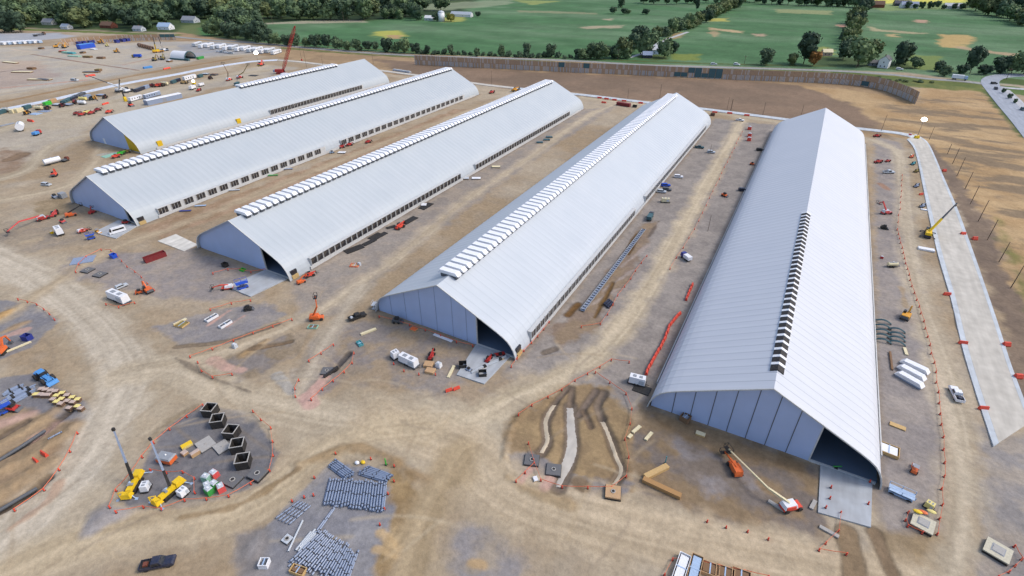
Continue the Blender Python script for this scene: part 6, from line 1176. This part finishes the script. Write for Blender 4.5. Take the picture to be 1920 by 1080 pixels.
put("container", b_container, (9, 'green', 2.4, 2.6), (366, 113), (386, 108), "green container right of the white arched shelter", "container"); put("container", b_container, (5, 'dteal', 2.2, 2.4), (352, 114), None, "dark teal container below the arched shelter", "container")
for x, y, c, s_, l in [(149, 84, 'deepblue', 5, "deep blue skip at the left end of the slatted wall"), (158, 83, 'deepblue', 6, "deep blue skip second along the far slatted wall"), (168, 81, 'deepblue', 7, "deep blue skip third along the far slatted wall"), (176, 80, 'deepblue', 6, "deep blue skip left of the amber excavator"), (220, 80, 'deepblue', 5, "deep blue skip alone right of the amber excavator"), (231, 78, 'deepblue', 6, "deep blue skip first of the right hand group"), (239, 77, 'deepblue', 6, "deep blue skip second of the right hand group"), (247, 75, 'deepblue', 6, "deep blue skip last of the right hand group")]:
    put("skip", b_container, (s_, c, 2.8, 3.2, True), (x, y), None, l, "skip", "deep blue skips along the far slatted wall", 1.25)
put("tarp_stack", b_pallet, ('skyblue', 'blue', 18, 7, 5), (152, 92), (173, 89), "sky blue tarpaulin-covered stack in front of the deep blue skips", "covered stack"); put("white_pile", b_pallet, ('white', 'silver', 10, 4, 1), (176, 93), None, "white sheet pile right of the sky blue stack", "pile")
for p1, p2, c, rch, sc, l in [((182, 80), (196, 83), 'amber', 7, 1.6, "amber excavator between the deep blue skips"), ((214, 98), (223, 99), 'amber', 5, 1.3, "amber excavator alone in the middle of the far yard"), ((100, 90), (112, 89), 'amber', 6, 1.4, "amber machine at the left end of the far yard"), ((114, 92), (128, 88), 'amber', 6, 1.4, "second amber machine at the left end of the far yard"), ((285, 116), (296, 112), 'olive', 6, 1.4, "olive excavator, left of the group below the pipe heap"), ((300, 115), (310, 109), 'olive', 6, 1.4, "olive excavator, right of the group below the pipe heap"), ((196, 86), (206, 88), 'lemon', 5, 1.1, "yellow and white machine below the amber excavator")]:
    put("excavator", b_excavator, (c, rch), p1, p2, l, "excavator", None, sc)
put("dump_truck", b_truck, ('olive', 'blue', 9, 2.2), (268, 108), (246, 108), "olive truck with blue bed in the far yard", "truck", scale=1.1); put("container", b_container, (8, 'skyblue', 1.8, 3), (271, 129), (284, 127), "flat sky blue container by the grey lane", "container"); put("barrier", b_barrier, (), (306, 131), (320, 128), "long red barrier on the grey lane's verge", "barrier", None, (4, 2, 1.4)); put("barrier", b_barrier, (), (163, 144), (177, 142), "red barrier below the dark trench in the far yard", "barrier", None, (4, 3, 1.6))
put("boom_crane", b_crane, ('yellow', local_tip((292, 97), (300, 98), (268, 75), 14), 'amber'), (292, 99), (302, 98), "yellow crane with white boom beside the brown pipe heap", "crane", scale=1.3); put("boom_crane", b_crane, ('white', local_tip((300, 100), (310, 98), (296, 74), 16), 'steel'), (303, 97), (314, 95), "white crane right of the yellow crane in the far yard", "crane", scale=1.1)
for k in range(6): put("pipe_coil", lambda: [("coil", MB().hollow((-1.6, 0, 2.2), (1.6, 0, 2.2), 2.2, .8, 12), P_('brown')), ("stand", MB().box(-1, 1, -1.5, 1.5, 0, .4), P_('dwood'))], (1,), (263+k*4.5, 88+k*1.2), None, "brown coil in the row left of the yellow crane", "coil", "brown coils in the row")
for x, y, c, l, w_ in [(125, 100, 'ltgreen', "pale green heap at the left of the far yard", 10), (135, 101, 'teal', "teal covered heap at the left of the far yard", 9), (140, 106, 'ltgreen', "pale green boards below the teal heap", 16), (156, 100, 'black', "black box right of the teal heap", 5), (190, 110, 'brown', "brown heap of boards in the far yard", 8), (165, 108, 'olive', "olive boards beside the brown heap", 10), (78, 92, 'black', "black box near the far left dirt lane", 5), (318, 116, 'white', "white box right of the olive excavators", 5), (118, 98, 'pinkred', "pinkish heap left of the pale green heap", 7), (60, 130, 'dwood', "dark plank heap on the far left dirt", 8), (42, 136, 'cream', "pale plank pile left on the far dirt", 20), (20, 118, 'cream', "long pale beam pile at the far left", 22), (75, 150, 'cream', "long pale beam beside the dark trench boards", 22), (82, 150, 'dgrey', "dark trench boards on the far left dirt", 14), (172, 136, 'dgrey', "dark trench boards in the middle of the far yard", 16), (185, 133, 'olive', "olive machine-like heap at the dark trench boards' end", 5)]:
    put("material_heap", b_pallet, (c, 'dwood' if c not in ('teal', 'ltgreen') else c, w_, 4, 1.8 if w_ < 12 else .9), (x, y), None, l, "heap", None, 1, rng.uniform(.1, .5))
put("pickup_truck", b_suv, ('silver',), (141, 152), None, "silver car on the grey lane in the far yard", "car", rot=.3, scale=1.4)
for k in range(8): put("site_trailer", b_trailer, (16, 'ltblue' if k % 2 else 'white', 2.8, 4), (4+k*9.5, 84-k*.5), None, "pale blue-white trailer in the row at the far left edge", "trailer", "trailers at the far left edge", 1, .1)
put("flat_truck", b_truck, ('brown', 'dgrey', 12, .6), (55, 70), (94, 64), "long dark flatbed truck on the far left grey yard", "truck", scale=1.5)
# ---- lamps
def lamp(px, ytop, label, base='yellow', r=1.3):
    c, h = tall(px, ytop); root = link("light_tower", None); root.location = (c[0], c[1], hz(*c)); root.rotation_euler = (0, 0, .4)
    part("base", MB().box(-1.3, 1.3, -.9, .9, .3, 1.8, .15, .1), P_(base), root); part("mast", MB().tube([(0, 0, 1.6), (0, 0, h-r*.8)], .12, 8, .08), P_('dgrey'), root)
    part("lamp_globe", MB().ball((0, 0, h), r, 1, 1, .8, 14, 8), mat("lamp_light", (255, 252, 240), .4, emit=9.0), root, True)
    for y in (-.9, .9): part("wheel", MB().wheel(0, y, .35, .22), P_('tyre'), root)
    tag(root, label, "light tower")
lamp((1718, 260), 224, "lit globe lamp on a yellow base by the straw field", r=1.5); lamp((486, 124), 99, "lit globe lamp on a mast above the white-covered road", r=1.9); lamp((364, 158), 152, "low lit globe lamp below the white office trailer", r=1.2)
put("traffic_post", b_tote, ('pinkred',), (1706, 254), None, "small pinkish box left of the lit lamp's yellow base", "box"); put("telehandler", b_telehandler, ('red', .2), (1638, 257), (1648, 257), "red machine at the nearest hall's far right corner", "machine", scale=.8)
# ---- poles
def pole(base, ytop, label, group, r=.16, arms=False, name="pole"):
    c, h = tall(base, ytop); root = link(name, MB().tube([(0, 0, -.5), (0, 0, h*.6), (0, 0, h)], r, 8, r*.7).mesh("pole", P_('pole'))); root.location = (c[0], c[1], 0)
    if arms: part("crossarm", MB().box(-1.4, 1.4, -.1, .1, h-1.0, h-.8), P_('dwood'), root); part("insulator", MB().tube([(-1.2, 0, h-.8), (-1.2, 0, h-.4)], .1, 6).tube([(1.2, 0, h-.8), (1.2, 0, h-.4)], .1, 6), P_('silver'), root)
    tag(root, label, "pole", group)
for b, t in [((1776, 289), 270), ((1786, 307), 278), ((1794, 330), 295), ((1809, 355), 322), ((1819, 383), 348), ((1834, 415), 375), ((1851, 450), 412), ((1873, 491), 454), ((1895, 540), 497)]: pole(b, t, "thin brown pole in the line along the straw field edge", "poles along the straw field", .17)
for b, t in [((1652, 246), 215), ((1742, 262), 237), ((575, 126), 95), ((606, 126), 102), ((922, 158), 132), ((1177, 185), 165), ((1237, 183), 158), ((1363, 206), 182), ((1430, 216), 192), ((1502, 216), 196), ((830, 145), 122), ((700, 120), 100)]: pole(b, t, "thin dark pole standing on the graded bank behind the halls", "poles on the graded bank", .14)
for b, t, l in [((495, 44), 24, "utility pole left of the pair beyond the green field"), ((512, 46), 22, "utility pole middle of the left group beyond the green field"), ((645, 42), 22, "utility pole at the field corner beside the wood"), ((1158, 112), 92, "utility pole by the roadside thicket"), ((1605, 128), 112, "utility pole beside the road at the white farmhouse"), ((1886, 150), 128, "leaning utility pole at the highway junction"), ((1395, 121), 104, "utility pole by the road before the middle field"), ((430, 70), 40, "utility pole in front of the dark tree clump")]: pole(b, t, l, None, .22, True, "utility_pole")
for b, t, l in [((1331, 288), 270, "lamp post at the far end of the lane by the nearest hall"), ((1327, 434), 404, "thin post in the lane left of the nearest hall")]: pole(b, t, l, None, .1, name="post")
pole((1370, 208), 186, "orange-red mast by the far perimeter road", None, .3, name="mast")
# ---- slatted walls
def slat_panel(seed, w, h):
    r = random.Random(seed); m = MB(); m.box(0, w, -.12, .0, 0, h); fr = MB(); x = .1
    while x < w-.4: m.cur = r.choice([1, 1, 2, 3, 2]); m.box(x, x+.5, -.24, -.12, .05, h*.49); m.cur = r.choice([1, 1, 2, 1]); m.box(x+.05, x+.5, -.24, -.12, h*.52, h-.05); x += .98
    fr.box(0, .22, .0, .5, -.4, h).box(0, w, .0, .3, h*.48, h*.53); m.cur = 0
    return m.mesh("slat_panel", [P_('slatbrown'), P_('slattan'), P_('slatpale'), P_('silver')]), fr.mesh("panel_frame", P_('dwood'))
def slat_wall(px, h, label, pw, teal=()):
    pts = smooth_line(W(px)); d = np.r_[0, np.cumsum([math.hypot(*(b-a)) for a, b in zip(pts[:-1], pts[1:])])]; n = min(100, int(d[-1]/pw)); pw = d[-1]/n; V = [slat_panel(k, pw, h) for k in range(6)]
    P = resample(pts, n+1); root = link("slatted_wall", None); root.location = (P[0][0], P[0][1], 0); tag(root, label, "wall"); T = MB().box(.2, pw-.2, -.36, -.25, h*.5, h*.98).mesh("teal_sheet", P_('dteal')); T2 = MB().box(.2, pw-.2, -.36, -.25, h*.1, h*.5).mesh("teal_sheet", P_('dteal'))
    for k in range(n):
        a, b = P[k], P[k+1]; me, fr = V[rng.randrange(6)]; o = link("slat_panel", me, root); o.location = (a[0]-P[0][0], a[1]-P[0][1], -.1); o.rotation_euler = (0, 0, math.atan2(b[1]-a[1], b[0]-a[0])); link("panel_frame", fr, o)
        cx = project((a[0], a[1], 0))[0]
        for x0, x1, lo in teal:
            if x0 <= cx <= x1: link("teal_sheet", T2 if lo else T, o)
slat_wall([(778, 121), (860, 125), (960, 130), (1080, 136), (1200, 141), (1320, 147), (1440, 152), (1520, 155), (1600, 160), (1650, 168), (1690, 182), (1716, 195)], 9.0, "long rusty slatted timber wall behind the halls with teal sheets on it", 6.0, [(1042, 1054, 0), (1082, 1094, 0), (1262, 1276, 1), (1282, 1308, 0), (1294, 1318, 1), (1322, 1348, 0), (1322, 1348, 1), (1612, 1626, 1)])
slat_wall([(118, 86), (170, 81), (240, 77), (330, 75)], 7.5, "shorter slatted timber wall behind the deep blue skips at the far left", 6.0, [(295, 330, 0)])
# ---- houses and road traffic
def house(px, w, l, h, wall, roof, label, rot=.4, name="farmhouse"):
    c = G(*px); place(name, make(name, (w, l, h, wall, roof), lambda: b_house(w, l, h, wall, roof)), (c[0], c[1], 0), rot, label, "house")
house((1656, 126), 9, 12, 7.5, 'white', 'dgrey', "white two-storey farmhouse between dark trees by the road", 1.35); house((1638, 123), 6, 10, 3.2, 'grey', 'dgrey', "low grey annex left of the white farmhouse", .3); house((1549, 104), 7, 10, 4, 'pallet', 'cream', "small pinkish shed beside the straight field hedge", .4, "shed")
house((1222, 101), 9, 13, 5, 'ltblue', 'silver', "blue-white farmhouse hidden in trees by the road", .6); house((1213, 108), 8, 10, 3.4, 'navy', 'steel', "dark blue shed below the blue-white farmhouse", .4, "shed")
house((312, 55), 12, 20, 4.5, 'white', 'ltblue', "house with pale blue roof at the near edge of the wood", .3, "house"); house((358, 42), 14, 26, 4, 'silver', 'grey', "low grey house in the clearing of the wood", .2, "house"); house((95, 46), 12, 22, 4, 'offwhite', 'grey', "grey-roofed house at the far left of the wood", .2, "house"); house((126, 54), 9, 14, 3.5, 'white', 'silver', "small white building left in the wood's edge", .2, "house"); house((205, 52), 12, 22, 4, 'rust', 'brown', "brown-roofed house at the wood's edge", .2, "house"); house((262, 58), 9, 16, 3.5, 'silver', 'grey', "grey low house beside the pale blue roofed house", .2, "house"); house((366, 4), 16, 28, 6, 'white', 'silver', "white house deep in the wood near the top edge", .2, "house")
house((866, 31), 10, 40, 4, 'white', 'silver', "long low white barn right of the silo", .1, "barn"); house((806, 38), 9, 16, 4, 'silver', 'white', "small white shed left of the silo", .2, "shed"); house((1640, 14), 16, 30, 6, 'rust', 'brown', "brown barn before the far yellow field", .2, "barn"); house((1703, 15), 14, 30, 6, 'white', 'steel', "white house with blue roof before the far yellow field", .2, "house"); house((1785, 16), 12, 30, 5, 'white', 'silver', "white house right of the far tree row", .2, "house"); house((1690, 11), 14, 30, 5, 'navy', 'navy', "dark blue barn left of the white house by the yellow field", .2, "barn")
c, h_ = tall((828, 40), 20)
root = link("silo", None); root.location = (c[0], c[1], 0); part("shell", MB().tube([(0, 0, 0), (0, 0, h_-3)], 5.5, 16), P_('white'), root, True); part("dome", MB().ball((0, 0, h_-3), 5.5, 1, 1, .6, 16, 8), P_('silver'), root, True); tag(root, "white silo with domed top at the far field's edge", "silo")
for a, b, c_, l, sc in [((1680, 131), (1692, 132), 'white', "white car on the country road before the white farmhouse", 1.3), ((1332, 122), (1344, 122), 'silver', "silver car on the country road before the middle field", 1.3), ((1376, 122), (1386, 123), 'white', "white car on the country road, right of the silver one", 1.3), ((1860, 158), (1866, 158), 'black', "black car at the highway junction", 1.1), ((1864, 166), (1869, 170), 'navy', "navy car just below the junction", 1.1), ((1913, 204), (1920, 210), 'dteal', "dark teal car parked on the pale strip", 1.1)]:
    put("car", b_suv, (c_,), a, b, l, "car", None, sc, lift=.2)
put("box_truck", b_truck, ('ltblue', 'white', 9, 2.2), (1790, 149.5), (1806, 151), "white and pale blue truck on the country road near the junction", "truck", scale=1.3, lift=.2)
for x, y, c, l in [(1168, 199, 'darkred', "dark red long container by the perimeter road, between the halls"), (1475, 0, 'red', '')][:1]: put("container", b_container, (11, c, 2.4, 2.6), (1160, 197), (1178, 200), l, "container")
for k, (x, y) in enumerate([(1124, 184), (1137, 186), (1152, 188), (1170, 190), (1132, 193), (1201, 194), (1340, 211), (1368, 213), (1400, 217)]): put("barrier", b_barrier, (), (x-3, y), (x+3, y+.5), "small red barrier along the far perimeter road", "barrier", "red barriers along the far road", (1.8, 1.5, 1.2))
put("telehandler", b_telehandler, ('amber', .6), (960, 172), (972, 170), "amber machine behind the third hall's far end", "machine", scale=1.3); put("telehandler", b_telehandler, ('red', .3), (918, 176), (926, 174), "red machine behind the second hall's far end", "machine"); put("bin", b_container, (3, 'brown', 1.6, 2.2, True), (1336, 217), None, "dark brown skip by the fourth hall's far corner", "skip"); put("bin", b_container, (3, 'black', 1.6, 2.2, True), (1190, 201), None, "small black skip right of the dark red container", "skip")
put("rail_stack", b_bundle, (4, 22, 3, 1.4, 'silver'), (730, 131), (778, 138), "long pale pipe bundle on the bank behind the first hall", "bundle")
# ---- safety lines: drums with an orange tape between them
DRUM = b_post()
def run(px, label, drum_label, step=4.2, tape=True, jitter=.25, z=0.0):
    pts = resample(W(px), max(2, int(sum(math.hypot(*(b-a)) for a, b in zip(W(px)[:-1], W(px)[1:]))/step)+1)); m = MB(); prev = None
    for p in pts:
        p = p+np.array([rng.uniform(-jitter, jitter), rng.uniform(-jitter, jitter)]); o = link("traffic_drum", DRUM); g = hz(*p)+z; o.location = (p[0], p[1], g); o.scale = (.85,)*3; o.rotation_euler = (rng.uniform(-.05, .05), rng.uniform(-.05, .05), rng.uniform(0, 6)); tag(o, drum_label, "traffic drum", "drums: "+drum_label[:60]); q = (p[0], p[1], g+.85)
        if prev is not None:
            mid = tuple((prev[i]+q[i])/2-(.14 if i == 2 else 0) for i in range(3)); m.beam(prev, mid, .04, .17); m.beam(mid, q, .04, .17)
        prev = q
    if tape: tag(link("barrier_tape", m.mesh("barrier_tape", P_('net'))), label, "barrier tape")
run([(222, 963), (250, 954), (275, 953), (300, 957), (345, 940), (370, 941), (425, 934), (470, 912), (508, 882), (515, 848), (506, 802), (474, 772)], "orange tape round the near and right sides of the black box pad", "orange drum on the near or right edge of the black box pad")
run([(382, 762), (345, 785), (320, 803), (298, 822), (274, 850), (258, 874), (236, 905), (219, 920), (208, 940), (206, 956)], "orange tape along the far left side of the black box pad", "orange drum on the far left edge of the black box pad")
run([(283, 883), (297, 890), (325, 888), (352, 889), (368, 905), (364, 926)], "short orange tape behind the right yellow rig", "orange drum behind the right yellow rig", 3.6)
run([(740, 877), (742, 888), (739, 900), (730, 922), (723, 948), (717, 972), (712, 986)], "orange tape at the right side of the pipe yard", "orange drum at the right side of the pipe yard", 3.0, False)
run([(547, 942), (558, 935), (568, 931), (582, 940), (587, 932)], "orange tape at the flat pipe bundle", "orange drum behind the flat bundle of short pipes", 2.4, False)
run([(590, 898), (622, 850), (665, 862), (697, 861)], "orange tape at the top of the pipe yard", "orange drum along the top of the pipe yard", 6, False)
run([(972, 782), (1000, 762), (1035, 742), (1062, 725), (1095, 704), (1116, 700), (1140, 676), (1166, 678), (1180, 682)], "orange tape along the haul road side of the trench yard", "orange drum on the road side of the trench yard", 5)
run([(1116, 700), (1150, 722), (1172, 738), (1185, 765), (1182, 800), (1168, 830), (1180, 868), (1168, 915), (1120, 921), (1090, 916), (1040, 914), (1020, 912), (1005, 880), (990, 832)], "orange tape round the right and near sides of the trench yard", "orange drum round the right or near side of the trench yard", 5.5)
run([(1090, 614), (1122, 612), (1140, 590), (1155, 560), (1190, 512), (1212, 482)], "orange tape between the dirt lane and the fourth hall", "orange drum between the dirt lane and the fourth hall", 6)
run([(1255, 505), (1285, 462), (1318, 400), (1346, 340), (1372, 288), (1392, 248)], "orange tape at the lane's side towards the nearest hall", "orange drum at the lane side towards the nearest hall", 9)
run([(1682, 432), (1692, 475), (1708, 535), (1726, 590), (1738, 632), (1750, 682), (1759, 735), (1764, 790), (1767, 850), (1769, 905), (1762, 960), (1754, 1004)], "long orange tape along the gravel's edge right of the nearest hall", "orange drum on the gravel edge right of the nearest hall", 4.4)
run([(1690, 330), (1688, 380), (1682, 432)], "orange tape at the far gravel edge right of the nearest hall", "orange drum on the far gravel edge right of the nearest hall", 8)
run([(146, 815), (138, 840), (116, 862), (114, 890), (100, 910), (70, 930), (50, 945), (28, 957)], "orange tape along the left trenches", "orange drum along the left trenches", 5)
run([(36, 563), (68, 572), (92, 588), (104, 600)], "orange tape at the far left gravel pad", "orange drum at the far left gravel pad", 4)
run([(580, 680), (602, 664), (625, 650)], "orange tape above the pink strip", "orange drum above the pink strip", 3.6); run([(585, 752), (600, 735), (612, 724), (640, 704), (660, 686), (664, 664)], "orange tape beside the pink strip", "orange drum beside the pink strip", 3.6); run([(556, 745), (553, 728), (560, 715)], "short orange tape left of the pink strip", "orange drum left of the pink strip", 3)
run([(356, 672), (395, 658), (440, 640), (500, 618), (548, 600)], "orange tape along the track to the lane", "orange drum along the track to the lane", 5); run([(372, 680), (378, 697), (402, 710), (435, 705)], "orange tape round the pink earth near the main road", "orange drum round the pink earth near the main road", 4); run([(395, 582), (440, 568), (470, 566)], "orange tape behind the pink strips", "orange drum behind the pink strips", 5)
run([(712, 596), (770, 612), (820, 630), (862, 645), (888, 650)], "orange tape along the fourth hall's gable", "orange drum along the fourth hall's gable", 5); run([(737, 684), (748, 694), (768, 704), (790, 706), (818, 705)], "orange tape before the white box generator", "orange drum before the white box generator", 4.5, False)
run([(142, 512), (150, 492), (172, 476), (200, 466), (222, 482), (242, 505), (270, 525), (290, 545)], "orange tape round the blue-grey mats", "orange drum round the blue-grey mats", 6); run([(400, 515), (440, 505), (470, 512), (498, 507)], "orange tape at the third hall's gable foot", "orange drum at the third hall's gable foot", 4.5)
run([(201, 572), (216, 578), (235, 578), (252, 570)], "orange tape before the large white trailer", "orange drum before the large white trailer", 3.6)
run([(1704, 962), (1690, 985), (1716, 996), (1728, 1002)], "orange tape round the strapped vault", "orange drum round the strapped vault", 2.6); run([(1902, 1026), (1912, 1050), (1896, 1074), (1870, 1082)], "orange tape right of the clean vault", "orange drum right of the clean vault", 2.6)
run([(1246, 1082), (1255, 1050), (1288, 1046), (1320, 1056), (1380, 1070), (1440, 1082)], "orange tape round the crates at the bottom edge", "orange drum round the crates at the bottom edge", 4)
run([(1325, 978), (1350, 990), (1385, 994), (1410, 1003), (1438, 1012)], "", "orange drum standing on the dirt below the timber L", 3.6, False); run([(1575, 962), (1576, 985), (1566, 1014), (1520, 1030), (1545, 1034), (1586, 1040)], "orange tape below the nearest hall's apron", "orange drum below the nearest hall's apron", 4.5)
run([(1557, 917), (1555, 930), (1553, 945), (1547, 955)], "", "orange drum on the left side of the nearest hall's apron", 2.4, False, .1, .34); run([(1629, 906), (1627, 926), (1627, 947)], "", "orange drum on the right side of the nearest hall's apron", 3.4, False, .1, .34)
run([(958, 690), (972, 672), (1000, 640), (1030, 606)], "orange tape at the fourth hall's right corner", "orange drum at the fourth hall's right corner", 4)
run([(968, 905), (985, 888), (1002, 872)], "orange tape between the lidded slabs", "orange drum between the lidded slabs", 3)
